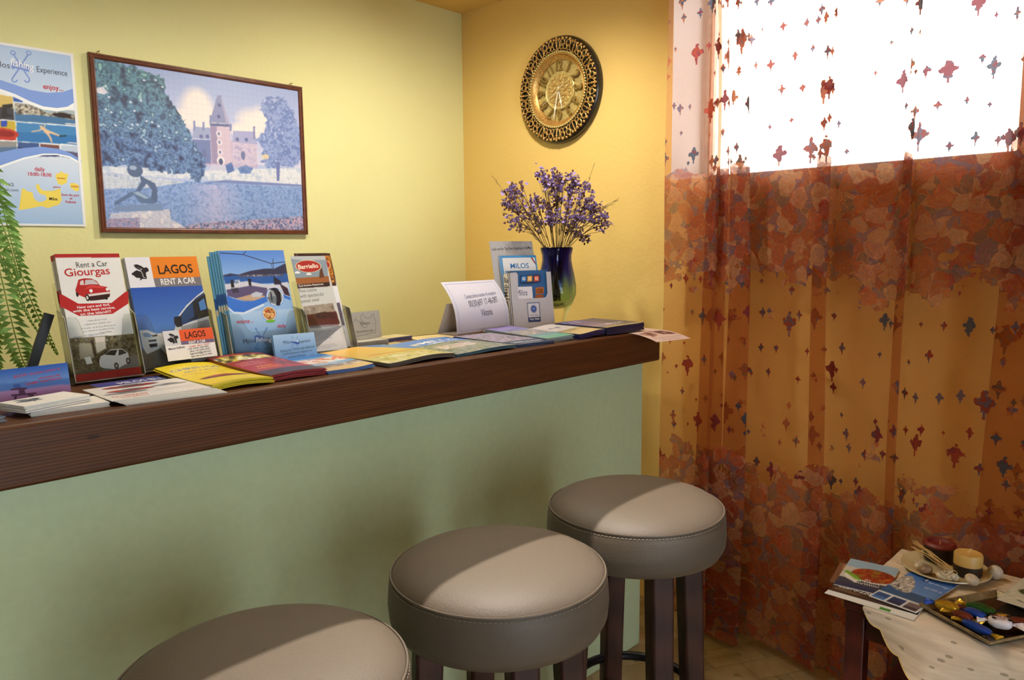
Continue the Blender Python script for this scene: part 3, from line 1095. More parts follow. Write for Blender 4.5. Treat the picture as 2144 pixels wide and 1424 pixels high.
def poster():
    w, h = 0.352, 0.495
    def fx(x, y):
        xr = 520 + 0.087 * (y - 110)
        top = 40 + 80 * x / 520.0
        bot = 1397 + 5 * x / 620.0
        u0 = 0.497 - 0.107 * (y - 40) / 1357.0
        return (u0 + (1 - u0) * x / xr, (bot - y) / (bot - top))
    A = Art(150, 210, (204, 218, 242), 1.7)
    A.grad(0.55, 1.0, (220, 230, 248), (172, 202, 242))
    A.grad(0.0, 0.45, (160, 194, 238), (222, 230, 246))
    A.f = None
    # photo strip
    def R(pts, col, a=1.0):
        A.poly([fx(*p) for p in pts], col, a)
    strip = [(-400, 300), (0, 380), (120, 450), (240, 500), (420, 540), (620, 470), (640, 940), (560, 880), (420, 830), (300, 815), (130, 830), (0, 850), (-400, 1000)]
    R(strip, (240, 244, 250))
    for q, sky, sea in (([(90, 480), (575, 545), (575, 650), (98, 618)], (168, 186, 196), (70, 120, 170)), ([(106, 626), (575, 660), (580, 792), (113, 768)], (70, 138, 200), (52, 122, 190)), ([(-120, 405), (80, 440), (92, 612), (-110, 600)], (216, 190, 110), (60, 60, 70)), ([(-110, 606), (98, 622), (106, 762), (-100, 755)], (206, 180, 60), (196, 50, 40)), ([(116, 772), (270, 782), (275, 880), (116, 850)], (60, 90, 150), (40, 50, 90)), ([(278, 784), (420, 795), (425, 880), (280, 880)], (120, 80, 80), (50, 60, 110)), ([(430, 796), (580, 800), (590, 900), (440, 880)], (190, 206, 230), (90, 90, 130)), ([(-100, 765), (110, 770), (110, 850), (-100, 870)], (150, 150, 150), (90, 120, 160)), ([(84, 440), (150, 470), (150, 480), (88, 474)], (40, 90, 180), (40, 90, 180))):
        R(q, sky)
        mid = [((q[0][0] + q[3][0]) / 2, (q[0][1] + q[3][1]) / 2), ((q[1][0] + q[2][0]) / 2, (q[1][1] + q[2][1]) / 2), q[2], q[3]]
        R(mid, sea)
    mk = lambda pts: inside(A.U, A.V, [fx(*p) for p in pts])
    A.speck(mk([(92, 484), (220, 500), (330, 560), (440, 548), (560, 580), (572, 615), (430, 592), (300, 575), (200, 570), (110, 570)]), [(70, 66, 62), (140, 130, 116), (214, 208, 196), (110, 104, 98), (230, 226, 220)], 5, 3)
    R([(355, 568), (420, 552), (500, 565), (520, 600), (420, 590)], (40, 36, 40))
    R([(10, 500), (80, 490), (84, 520), (40, 525), (40, 560), (90, 580), (0, 600)], (40, 36, 34))
    R([(0, 618), (44, 615), (40, 660), (0, 662)], (50, 80, 190))
    A.ell(fx(20, 710)[0], fx(20, 710)[1], 0.10, 0.028, (200, 60, 40))
    A.ell(fx(20, 712)[0], fx(20, 712)[1], 0.075, 0.018, (150, 30, 24))
    # floating swimmer
    sk = (232, 196, 160)
    for p in ([(272, 650), (292, 648), (300, 668), (284, 674)], [(212, 692), (216, 699), (276, 690), (296, 676), (288, 668), (268, 682)], [(300, 668), (310, 640), (318, 638), (312, 668)], [(284, 672), (304, 664), (350, 690), (346, 716), (326, 716)], [(344, 692), (352, 690), (420, 716), (432, 726), (424, 730), (346, 706)], [(326, 712), (344, 712), (360, 740), (370, 774), (360, 776), (346, 742)]):
        R(p, sk)
    R([(420, 722), (478, 720), (480, 728), (424, 734)], (30, 60, 60))
    # waves
    ov = []
    ov.append(G([fx(*p) for p in ((-370, 250), (0, 318), (100, 352), (200, 386), (330, 408), (440, 402), (538, 372), (548, 470), (480, 510), (400, 520), (300, 508), (200, 470), (100, 420), (0, 384), (-380, 300))], (126, 160, 232)))
    ov.append(G([fx(*p) for p in ((-380, 300), (0, 384), (100, 420), (200, 470), (300, 508), (400, 520), (480, 510), (548, 470), (550, 492), (480, 534), (400, 544), (300, 532), (200, 494), (100, 440), (0, 400), (-380, 312))], (246, 250, 255)))
    ov.append(G([fx(*p) for p in ((-400, 1000), (0, 850), (120, 822), (280, 806), (420, 822), (510, 856), (592, 905), (594, 925), (500, 876), (400, 858), (300, 858), (160, 888), (0, 948), (-400, 1120))], (126, 160, 232)))
    ov.append(G([fx(*p) for p in ((-400, 1120), (0, 948), (160, 888), (300, 858), (400, 858), (500, 876), (594, 925), (594, 940), (500, 888), (400, 868), (300, 870), (160, 902), (0, 966), (-400, 1140))], (246, 250, 255)))
    # map
    Y_ = (238, 216, 96)
    for pts in ([(125, 1280), (134, 1220), (146, 1125), (160, 1117), (186, 1140), (224, 1148), (232, 1190), (262, 1218), (298, 1218), (330, 1198), (316, 1166), (288, 1165), (262, 1140), (246, 1098), (262, 1084), (274, 1092), (276, 1112), (300, 1134), (372, 1136), (430, 1116), (434, 1160), (442, 1204), (420, 1240), (380, 1250), (340, 1266), (290, 1250), (200, 1270), (136, 1280)],
                [(390, 1024), (402, 1006), (428, 1000), (436, 986), (456, 1004), (492, 1008), (484, 1040), (478, 1076), (440, 1092), (412, 1082), (402, 1050)], [(502, 1078), (540, 1076), (574, 1092), (576, 1130), (552, 1140), (512, 1116)]):
        ov.append(G([fx(*p) for p in pts], Y_))
    u, v = fx(138, 205)
    ov += fish_hooks(fx, 0.010, (120, 150, 226), w / h, (138, 214), 1.15)
    red, ink = (196, 36, 44), (60, 62, 84)
    ov.append(T('fishing', *fx(146, 226), 0.042, (244, 248, 255), bold=0.012, width=0.158, rot=-0.12))
    ov.append(T('Milos', *fx(62, 232), 0.034, ink, 'r', width=0.125, rot=-0.02))
    ov.append(T('Experience', *fx(366, 270), 0.034, ink, width=0.218))
    ov.append(T('enjoy...', *fx(374, 386), 0.030, red, bold=0.03, width=0.145))
    ov.append(T('daily', *fx(276, 988), 0.024, red, bold=0.03, width=0.073))
    ov.append(T('10:00-18:00', *fx(278, 1026), 0.021, red, bold=0.03, width=0.165))
    ov.append(T('6987462', *fx(90, 1104), 0.020, ink, 'r', width=0.145))
    ov.append(T('experience@gmail.com', *fx(122, 1142), 0.016, ink, 'r', width=0.317))
    ov.append(T('Milos fishing experience', *fx(108, 1264), 0.016, ink, 'r', width=0.310))
    ov.append(T('Milos', *fx(378, 1206), 0.018, (50, 50, 30), bold=0.03, width=0.059))
    ov.append(T('kimolos', *fx(438, 1046), 0.010, (200, 90, 30), bold=0.02, width=0.056))
    ov.append(T('polyegos', *fx(544, 1106), 0.010, (200, 90, 30), bold=0.02, width=0.056))
    ov.append(T('pollonia', *fx(404, 1112), 0.010, red, bold=0.02, width=0.053))
    ov.append(T('from the port', *fx(508, 1174), 0.014, red, bold=0.03, width=0.132))
    ov.append(T('of', *fx(512, 1200), 0.014, red, bold=0.03))
    ov.append(T('Pollonia', *fx(512, 1226), 0.014, red, bold=0.03, width=0.079))
    ov.append(T('...exploration', *fx(560, 646), 0.010, (255, 255, 255), 'r', bold=0.02))
    ov.append(T('...swimming', *fx(566, 786), 0.010, (255, 255, 255), 'r', bold=0.02))
    # white margins
    for pts in ([(0, 0), (1, 0), (1, 0.012), (0, 0.012)], [(0, 0.985), (1, 0.985), (1, 1), (0, 1)], [(0.978, 0), (1, 0), (1, 1), (0.978, 1)], [(0, 0), (0.022, 0), (0.022, 1), (0, 1)]):
        ov.append(G(pts, (236, 238, 246)))
    o = sheet('poster', w, h, 0.0008, art=A, ov=ov, mat='gloss', matrix=frame_mat((0.752 - w, WY - 0.003, 1.380), (1, 0, 0), (0, 0, 1)))
    tag(o, 'pale blue boat trip poster taped to the wall left of the framed puzzle', 'poster')
poster()


# ================================================================ framed jigsaw puzzle
def framed_puzzle():
    rough = lambda pts, n=6, amp=12: [(p[0] + (q[0] - p[0]) * i / n + rnd.uniform(-amp, amp), p[1] + (q[1] - p[1]) * i / n + rnd.uniform(-amp, amp)) for p, q in zip(pts, pts[1:] + pts[:1]) for i in range(n)]
    W_, H_, d = 0.699, 0.523, 0.018
    x0, z0 = 0.789, 1.362
    t = thing('framed_picture', 'blue tinted castle and lake jigsaw in a thin brown frame', 'picture', frame_mat((x0, WY - d - 0.002, z0), (1, 0, 0), (0, 0, 1)))
    # frame: moulded profile swept round
    prof = [(0.0, -d), (0.0, -0.004), (0.003, 0.0), (0.006, 0.0), (0.007, -0.002), (0.010, -0.002), (0.011, -0.0005), (0.014, -0.0015), (0.0165, -0.006), (0.0165, -d)]
    m = MB()
    vs = []
    for (o, z) in prof:
        vs += [(o, o, z), (W_ - o, o, z), (W_ - o, H_ - o, z), (o, H_ - o, z)]
    fs = [(i * 4 + k, i * 4 + (k + 1) % 4, (i + 1) * 4 + (k + 1) % 4, (i + 1) * 4 + k) for i in range(len(prof) - 1) for k in range(4)]
    m.add(vs, fs)
    m.build('frame', M['frame_wood'], t, smooth=20)
    o = 0.015
    w, h = W_ - 2 * o, H_ - 2 * o
    fx = homog([(108, 128), (1548, 360), (1585, 1335), (192, 1322)])
    A = Art(340, 250, (170, 186, 226), 1.5)
    P = lambda pts: inside(A.U, A.V, [fx(*p) for p in pts])
    # sky and cloud
    n = A.blur_noise(30, 5)
    A.grad(0.45, 1.0, (206, 206, 232), (150, 170, 220))
    for (x, y, rx, ry) in ((840, 480, 0.10, 0.13), (1260, 570, 0.10, 0.11), (760, 560, 0.07, 0.08), (900, 560, 0.09, 0.08), (1180, 640, 0.09, 0.05)):
        u, v = fx(x, y)
        k = np.clip(1.3 - (((A.U - u) / rx) ** 2 + ((A.V - v) / ry) ** 2) + (n - 0.5), 0, 1)[..., None]
        A.c = A.c * (1 - k) + np.array((236, 226, 224)) * k
    # castle
    A.poly([fx(*p) for p in ((800, 690), (822, 610), (930, 620), (930, 700))], (150, 160, 200))
    A.poly([fx(*p) for p in ((800, 700), (1260, 720), (1260, 900), (800, 880))], (186, 170, 204))
    A.poly([fx(*p) for p in ((1085, 715), (1092, 640), (1240, 645), (1262, 735))], (160, 164, 210))
    A.poly([fx(*p) for p in ((800, 700), (930, 705), (935, 870), (800, 870))], (104, 122, 176))
    A.speck(P([(1085, 720), (1260, 735), (1262, 890), (1088, 880)]), [(172, 164, 206), (200, 188, 214), (184, 176, 210)], 9, 8)
    A.poly([fx(*p) for p in ((928, 590), (1066, 600), (1088, 880), (942, 870))], (204, 186, 208))
    A.poly([fx(*p) for p in ((928, 590), (975, 590), (984, 870), (942, 868))], (150, 138, 176))
    A.poly([fx(*p) for p in ((926, 580), (972, 420), (982, 392), (1008, 392), (1014, 424), (1064, 590))], (130, 138, 184))
    A.poly([fx(*p) for p in ((1002, 400), (1014, 424), (1064, 590), (1040, 588))], (166, 160, 196))
    A.poly([fx(*p) for p in ((930, 585), (1064, 595), (1066, 612), (930, 604))], (84, 96, 146))
    for x, y in ((994, 460), (990, 540)):
        A.ell(*fx(x, y), 0.008, 0.012, (70, 84, 140))
    for x, y in ((990, 660), (994, 720), (998, 790)):
        A.ell(*fx(x, y), 0.013, 0.02, (236, 226, 232))
        A.ell(*fx(x, y), 0.007, 0.012, (120, 130, 176))
    A.ell(*fx(1004, 850), 0.02, 0.03, (236, 226, 232)); A.ell(*fx(1004, 856), 0.011, 0.022, (70, 80, 130))
    for x, y in ((1120, 700), (1184, 702), (866, 680), (910, 680)):
        A.ell(*fx(x, y), 0.009, 0.013, (90, 104, 160))
    for x, y in ((1160, 812), (888, 800)):
        A.ell(*fx(x, y), 0.011, 0.03, (96, 110, 160))
    for x, y0_, y1_ in ((818, 570, 640), (882, 578, 640), (1238, 608, 700), (932, 530, 600), (1074, 590, 640)):
        A.poly([fx(x - 7, y0_), fx(x + 7, y0_), fx(x + 7, y1_), fx(x - 7, y1_)], (124, 134, 184))
    # steps, bushes, lawn
    A.poly([fx(*p) for p in ((940, 876), (1036, 884), (1042, 934), (912, 926))], (196, 196, 224))
    A.speck(P([(150, 890), (470, 900), (900, 920), (1300, 905), (1575, 900), (1580, 1030), (1300, 1010), (880, 985), (500, 960), (160, 935)]), [(196, 206, 226), (216, 220, 232), (186, 200, 224)], 9, 10)
    A.speck(P([(1036, 880), (1080, 860), (1100, 920), (1050, 940)]), [(70, 104, 170), (96, 128, 190)], 4, 12)
    A.speck(P([(1120, 900), (1180, 880), (1230, 900), (1210, 940), (1140, 940)]), [(84, 116, 180), (110, 142, 200)], 4, 13)
    A.poly([fx(*p) for p in ((1030, 985), (1300, 1000), (1580, 1016), (1580, 1030), (1300, 1020), (880, 1000))], (110, 130, 190))
    # water
    A.speck(P([(165, 1000), (500, 985), (880, 1000), (1300, 1024), (1580, 1034), (1600, 1345), (180, 1345)]), [(86, 124, 184), (112, 146, 204), (140, 168, 220), (104, 138, 196)], 3, 20)
    k = np.clip(1 - np.abs(A.U - fx(960, 1150)[0]) / 0.16, 0, 1) * P([(700, 1010), (1580, 1030), (1590, 1330), (700, 1330)]) * (0.3 + 0.5 * A.blur_noise(2.5, 22))
    A.c = A.c * (1 - k[..., None]) + np.array((202, 190, 226)) * k[..., None]
    A.speck(P([(160, 940), (500, 965), (760, 1000), (500, 1040), (165, 1050)]), [(176, 190, 214), (200, 208, 224), (150, 170, 206)], 5, 24)
    A.speck(P([(820, 1290), (1100, 1270), (1400, 1250), (1590, 1235), (1600, 1345), (640, 1345)]), [(96, 118, 176), (60, 84, 130), (206, 160, 190), (150, 170, 200), (70, 90, 140)], 3, 26)
    # big tree at the left, pale tree at the right
    tree = [(100, 110), (300, 165), (420, 200), (470, 225), (560, 250), (600, 270), (620, 380), (690, 470), (740, 560), (770, 620), (800, 700), (850, 760), (900, 860), (890, 930), (860, 1000), (790, 985), (770, 930), (700, 940), (600, 930), (540, 915), (420, 900), (330, 890), (160, 885)]
    jit = rough(tree, 6, 13)
    mt_ = P(jit)
    A.speck(mt_, [(28, 44, 84), (44, 72, 116), (70, 104, 156), (104, 140, 190), (52, 84, 128), (150, 180, 214)], 8, 30)
    gtop = mt_ & (A.V > 0.55)
    k = (gtop * np.clip((A.V - 0.5) / 0.4, 0, 1) * 0.5)[..., None]
    A.c = A.c * (1 - k) + A.c * np.array((0.75, 1.06, 0.72)) * k
    A.speck(P([(120, 340), (170, 330), (210, 370), (180, 385), (130, 372)]), [(226, 222, 232), (196, 202, 224)], 3, 31)
    for _ in range(16):
        x, y = rnd.uniform(160, 620), rnd.uniform(230, 620)
        A.ell(*fx(x, y), 0.006, 0.006, (206, 214, 232))
    rt_ = [(1290, 440), (1330, 410), (1390, 392), (1440, 405), (1480, 450), (1520, 500), (1530, 560), (1555, 620), (1560, 740), (1565, 870), (1500, 900), (1440, 880), (1400, 910), (1330, 900), (1290, 850), (1300, 760), (1250, 700), (1310, 640), (1330, 560), (1280, 500)]
    A.speck(P(rough(rt_, 5, 13)), [(110, 136, 196), (140, 160, 212), (96, 122, 186), (164, 178, 222)], 7, 33)
    A.poly([fx(*p) for p in ((1392, 860), (1420, 860), (1414, 990), (1396, 990))], (96, 112, 176))
    A.poly([fx(*p) for p in ((1290, 812), (1318, 800), (1344, 815), (1336, 836), (1300, 838))], (214, 200, 170))
    # statue on its plinth
    A.speck(P([(222, 1220), (640, 1190), (650, 1260), (760, 1320), (220, 1330)]), [(206, 206, 222), (186, 190, 214), (222, 218, 226)], 6, 40)
    A.poly([fx(*p) for p in ((236, 1200), (270, 1170), (590, 1150), (596, 1200), (300, 1206))], (112, 140, 184))
    st = (66, 92, 132)
    A.ell(*fx(398, 918), 0.034, 0.042, st)
    A.poly([fx(*p) for p in ((430, 950), (470, 975), (540, 1010), (556, 1060), (556, 1140), (500, 1148), (520, 1060), (480, 1010), (430, 1070), (405, 1060), (440, 1000))], st)
    A.poly([fx(*p) for p in ((250, 1140), (370, 1070), (420, 1060), (540, 1130), (540, 1150), (440, 1150), (390, 1090), (260, 1165))], (78, 106, 148))
    A.ell(*fx(384, 900), 0.016, 0.014, (150, 172, 206))
    A.poly([fx(*p) for p in ((380, 1075), (420, 1066), (500, 1112), (470, 1118))], (150, 174, 206))
    A.speck(P([(200, 1260), (430, 1250), (430, 1345), (190, 1340)]), [(120, 144, 196), (170, 150, 180), (90, 116, 170)], 3, 42)
    sheet('puzzle_print', w, h, 0.002, art=A, mat='puzzle', parent=t, matrix=Matrix.Translation((o, o, -0.009)))
    m = MB(); m.box((0.004, 0.004, -d + 0.001), (W_ - 0.004, H_ - 0.004, -0.0095)); m.build('backing_board', M['frame_wood'], t)
    for hx in (0.03, W_ - 0.04):
        m = MB()
        m.tube([(hx - 0.008, H_ - 0.002, -d + 0.003), (hx, H_ + 0.010, -d + 0.003), (hx + 0.008, H_ - 0.002, -d + 0.003)], 0.001, 6)
        m.tube([(hx, H_ + 0.007, -d + 0.002), (hx, H_ + 0.007, 0.002)], 0.001, 6)
        m.build('hanging_hook', M['brass_hook'], t)
framed_puzzle()


# ================================================================ wall clock
def clock():
    R_ = 0.199
    t = thing('wall_clock', 'round black and antique gold filigree clock on the ochre wall', 'clock', frame_mat((WX - 0.002, 1.927, 1.902), (0, -1, 0), (0, 0, 1)))
    m = MB()
    m.lathe([(0.132, 0.002), (0.199, 0.002), (0.199, 0.012), (0.196, 0.022), (0.190, 0.026), (0.184, 0.0235), (0.180, 0.020), (0.142, 0.018), (0.136, 0.020), (0.132, 0.018), (0.132, 0.002)], 96)
    m.build('outer_rim', M['clock_black'], t, smooth=40)
    # filigree: rows of open loops with crowns between
    fil = MB()
    def ring(r, a, rad, wire, z=0.026, sq=1.0, n=12):
        c = Vector((r * math.sin(a), r * math.cos(a), z))
        er = Vector((math.sin(a), math.cos(a), 0)); et = Vector((math.cos(a), -math.sin(a), 0))
        fil.tube([c + rad * sq * math.cos(q) * er + rad * math.sin(q) * et for q in np.linspace(0, 2 * PI, n + 1)[:-1]], wire, 5, closed=True)
    def pol(pts, wire):
        fil.tube([(r * math.sin(a), r * math.cos(a), z) for r, a, z in pts], wire, 6)
    for k in range(12):
        a0 = 2 * PI * k / 12
        big = k % 3 == 0
        pol([(0.140, a0, 0.022), (0.158, a0, 0.028), (0.187, a0, 0.028)], 0.0026 if big else 0.0019)
        for q in (0.171, 0.180, 0.188):
            fil.ball((q * math.sin(a0), q * math.cos(a0), 0.029), 0.0046 if big else 0.0034)
        for sg in (1, -1):
            pol([(0.144, a0 + sg * 0.02, 0.025), (0.150, a0 + sg * 0.085, 0.028), (0.164, a0 + sg * 0.11, 0.029), (0.177, a0 + sg * 0.075, 0.029), (0.184, a0 + sg * 0.02, 0.028)], 0.0022)
            fil.ball((0.183 * math.sin(a0 + sg * 0.075), 0.183 * math.cos(a0 + sg * 0.075), 0.027), 0.0052)
            ring(0.173, a0 + sg * 0.175, 0.0098, 0.0021, 0.028)
            ring(0.154, a0 + sg * 0.150, 0.0075, 0.0019, 0.026)
            fil.ball((0.186 * math.sin(a0 + sg * 0.16), 0.186 * math.cos(a0 + sg * 0.16), 0.027), (0.0062, 0.0062, 0.0045))
        am = a0 + PI / 12
        ring(0.157, am, 0.0095, 0.0019, 0.027)
        fil.ball((0.187 * math.sin(am), 0.187 * math.cos(am), 0.027), 0.0052)
    fil.build('filigree', M['gold'], t, smooth=60)
    m = MB()
    for k in range(84):
        a = 2 * PI * k / 84
        m.ball((0.1385 * math.sin(a), 0.1385 * math.cos(a), 0.027), 0.0048, 8, 5)
    m.build('bead_ring', M['gold_pale'], t, smooth=60)
    m = MB()
    m.lathe([(0.136, 0.026), (0.131, 0.026), (0.128, 0.018), (0.116, 0.008), (0.113, 0.009), (0.113, 0.004), (0.134, 0.004)], 96)
    m.build('bezel', M['gold'], t, smooth=40)
    m = MB()
    m.lathe([(0.001, 0.0015), (0.134, 0.0015), (0.134, 0.003), (0.001, 0.003)], 64)
    m.build('back_plate', M['gold_pale'], t, smooth=30)
    # numerals
    for k in range(1, 13):
        vs, tr, xa, xb = text_tris(str(k), 0.035)
        a = 2 * PI * k / 12
        sc = 0.060
        sx = sc * (0.62 if k > 9 else 0.85)
        er = Vector((math.sin(a), math.cos(a), 0)); et = Vector((math.cos(a), -math.sin(a), 0))
        m = MB()
        pts = []
        for z in (0.010, 0.015):
            for (x, y) in vs:
                p = er * (0.0725 + y * sc * 0.95) + et * (x - (xa + xb) / 2) * sx
                pts.append((p.x, p.y, z))
        n = len(vs)
        fs = [tuple(i + n for i in q) for q in tr] + [tuple(q[::-1]) for q in tr]
        ed = {}
        for q in tr:
            for i in range(3):
                e = (q[i], q[(i + 1) % 3])
                if (e[1], e[0]) in ed:
                    del ed[(e[1], e[0])]
                else:
                    ed[e] = 1
        fs += [(a_, b_, b_ + n, a_ + n) for a_, b_ in ed]
        m.add(pts, fs)
        m.build('numeral', M['numeral_gold'], t, smooth=0)
    # centre medallion with scroll relief
    m = MB()
    m.lathe([(0.001, 0.003), (0.072, 0.003), (0.072, 0.010), (0.069, 0.012), (0.066, 0.010), (0.062, 0.009), (0.001, 0.009)], 72)
    med = m.build('medallion', M['gold_pale'], t, smooth=40)
    fil = MB()
    for k in range(8):
        a0 = 2 * PI * k / 8
        ring(0.046, a0, 0.011, 0.0014, 0.010)
        ring(0.030, a0 + 0.39, 0.008, 0.0013, 0.010)
        ring(0.054, a0 + 0.39, 0.006, 0.0013, 0.010)
        pol([(0.012, a0, 0.010), (0.024, a0 + 0.15, 0.0105), (0.036, a0 - 0.1, 0.0105), (0.058, a0, 0.010)], 0.0014)
    ring(0.0, 0, 0.014, 0.0014, 0.010)
    fil.build('scroll_relief', M['gold'], med, smooth=60)
    def hand(name, ang, pts, z):
        a = math.radians(ang)
        m = MB()
        rot = lambda x, y: (y * math.sin(a) + x * math.cos(a), y * math.cos(a) - x * math.sin(a))
        m.prism([rot(x, y) for x, y in pts], z, z + 0.0012)
        m.build(name, M['hand_white'], t, smooth=0)
    hand('hour_hand', 166, [(-0.002, -0.012), (0.002, -0.012), (0.0022, 0.036), (0.006, 0.044), (0.002, 0.052), (0.0012, 0.066), (0, 0.072), (-0.0012, 0.066), (-0.002, 0.052), (-0.006, 0.044), (-0.0022, 0.036)], 0.016)
    hand('minute_hand', 192, [(-0.0022, -0.014), (0.0022, -0.014), (0.0026, 0.055), (0.0065, 0.066), (0.0024, 0.076), (0.0014, 0.098), (0, 0.106), (-0.0014, 0.098), (-0.0024, 0.076), (-0.0065, 0.066), (-0.0026, 0.055)], 0.019)
    hand('second_hand', 238, [(-0.0006, -0.042), (0.0006, -0.042), (0.0005, 0.092), (-0.0005, 0.092)], 0.022)
    m = MB(); m.lathe([(0.001, 0.009), (0.005, 0.009), (0.005, 0.025), (0.001, 0.026)], 16); m.build('hand_pivot', M['gold_pale'], t)
clock()

# ================================================================ things on the counter
def acrylic_panel(name, poly, t0, t1, parent, matrix=None, axis='z'):
    m = MB()
    m.prism(poly, t0, t1, axis)
    o = m.build(name, [M['acrylic'], M['acrylic_edge']], parent, matrix, smooth=0)
    n = {'z': Vector((0, 0, 1)), 'x': Vector((1, 0, 0)), 'y': Vector((0, 1, 0))}[axis]
    for p in o.data.polygons:
        p.material_index = 0 if abs(p.normal.dot(n)) > 0.7 else 1
    return o


def holder(name, label, x, y, deg, tilt, w, d, hb, hf, cut=True):
    """clear brochure holder; local x across, y up the tilted back, z to the front"""
    t = thing(name, label, 'brochure holder', stand_at(x, y, CZ + 0.006, deg, tilt), None)
    e = 0.002
    acrylic_panel('back_panel', [(0, 0), (w, 0), (w, hb), (0, hb)], -d - e, -d, t)
    if cut:
        f = [(0, 0), (w, 0), (w, hf), (w * 0.86, hf), (w * 0.82, hf * 0.93), (w * 0.77, hf * 0.66), (w * 0.72, hf * 0.58), (w * 0.28, hf * 0.58), (w * 0.23, hf * 0.66), (w * 0.18, hf * 0.93), (w * 0.14, hf), (0, hf)]
    else:
        f = [(0, 0), (w, 0), (w, hf), (0, hf)]
    acrylic_panel('front_lip', f, 0.004, 0.004 + e, t)
    for xx in (-e, w):
        acrylic_panel('side_panel', [(0, -d), (0, 0.006), (hf, 0.006), (hf * 1.12, -d * 0.5), (hf * 1.18, -d)], xx, xx + e, t, Matrix(((1, 0, 0, 0), (0, 1, 0, 0), (0, 0, 1, 0), (0, 0, 0, 1))), 'x')
    acrylic_panel('floor_panel', [(0, -d), (w, -d), (w, 0.004), (0, 0.004)], -e, 0, t, None, 'y')
    return t


def backs(src, n, step, label, group, jit=0.001, first=1):
    """more copies filed behind a leaflet"""
    o = None
    for i in range(n):
        if o is None:
            o = src
        c = dup(o)
        c.matrix_world = src.matrix_world @ Matrix.Translation((rnd.uniform(-jit, jit) - 0.0002 * i, rnd.uniform(-jit, jit), -step * (i + first)))
        c['label'] = label
        c['group'] = group


# ---- rabbit mark shared by the hire-car leaflet, its card and the card stack
def rabbit(fx, col, acc, asp, sc=0.01):
    B = lambda pts: G([fx(*p) for p in pts], col)
    out = [B([(905, 290), (920, 275), (932, 286), (930, 300), (914, 304)]),
           B([(925, 272), (955, 255), (1000, 262), (1030, 290), (1044, 310), (1036, 326), (1000, 332), (952, 328), (926, 306)]),
           B([(990, 262), (1020, 236), (1046, 226), (1066, 238), (1074, 262), (1060, 270), (1044, 278), (1048, 305), (1056, 330), (1046, 342), (1036, 326), (1010, 292)]),
           B([(924, 204), (960, 200), (1000, 216), (1030, 236), (1020, 248), (980, 236), (940, 222)]),
           B([(960, 244), (920, 216), (950, 226), (1000, 248), (990, 256)]),
           B([(960, 322), (1030, 320), (1052, 340), (1010, 338), (996, 352), (984, 350), (994, 334)])]
    out += S([fx(*p) for p in ((962, 256), (1000, 268), (1014, 296), (1020, 322), (1040, 330))], sc, acc, asp)
    return out


W_ = (240, 240, 240)
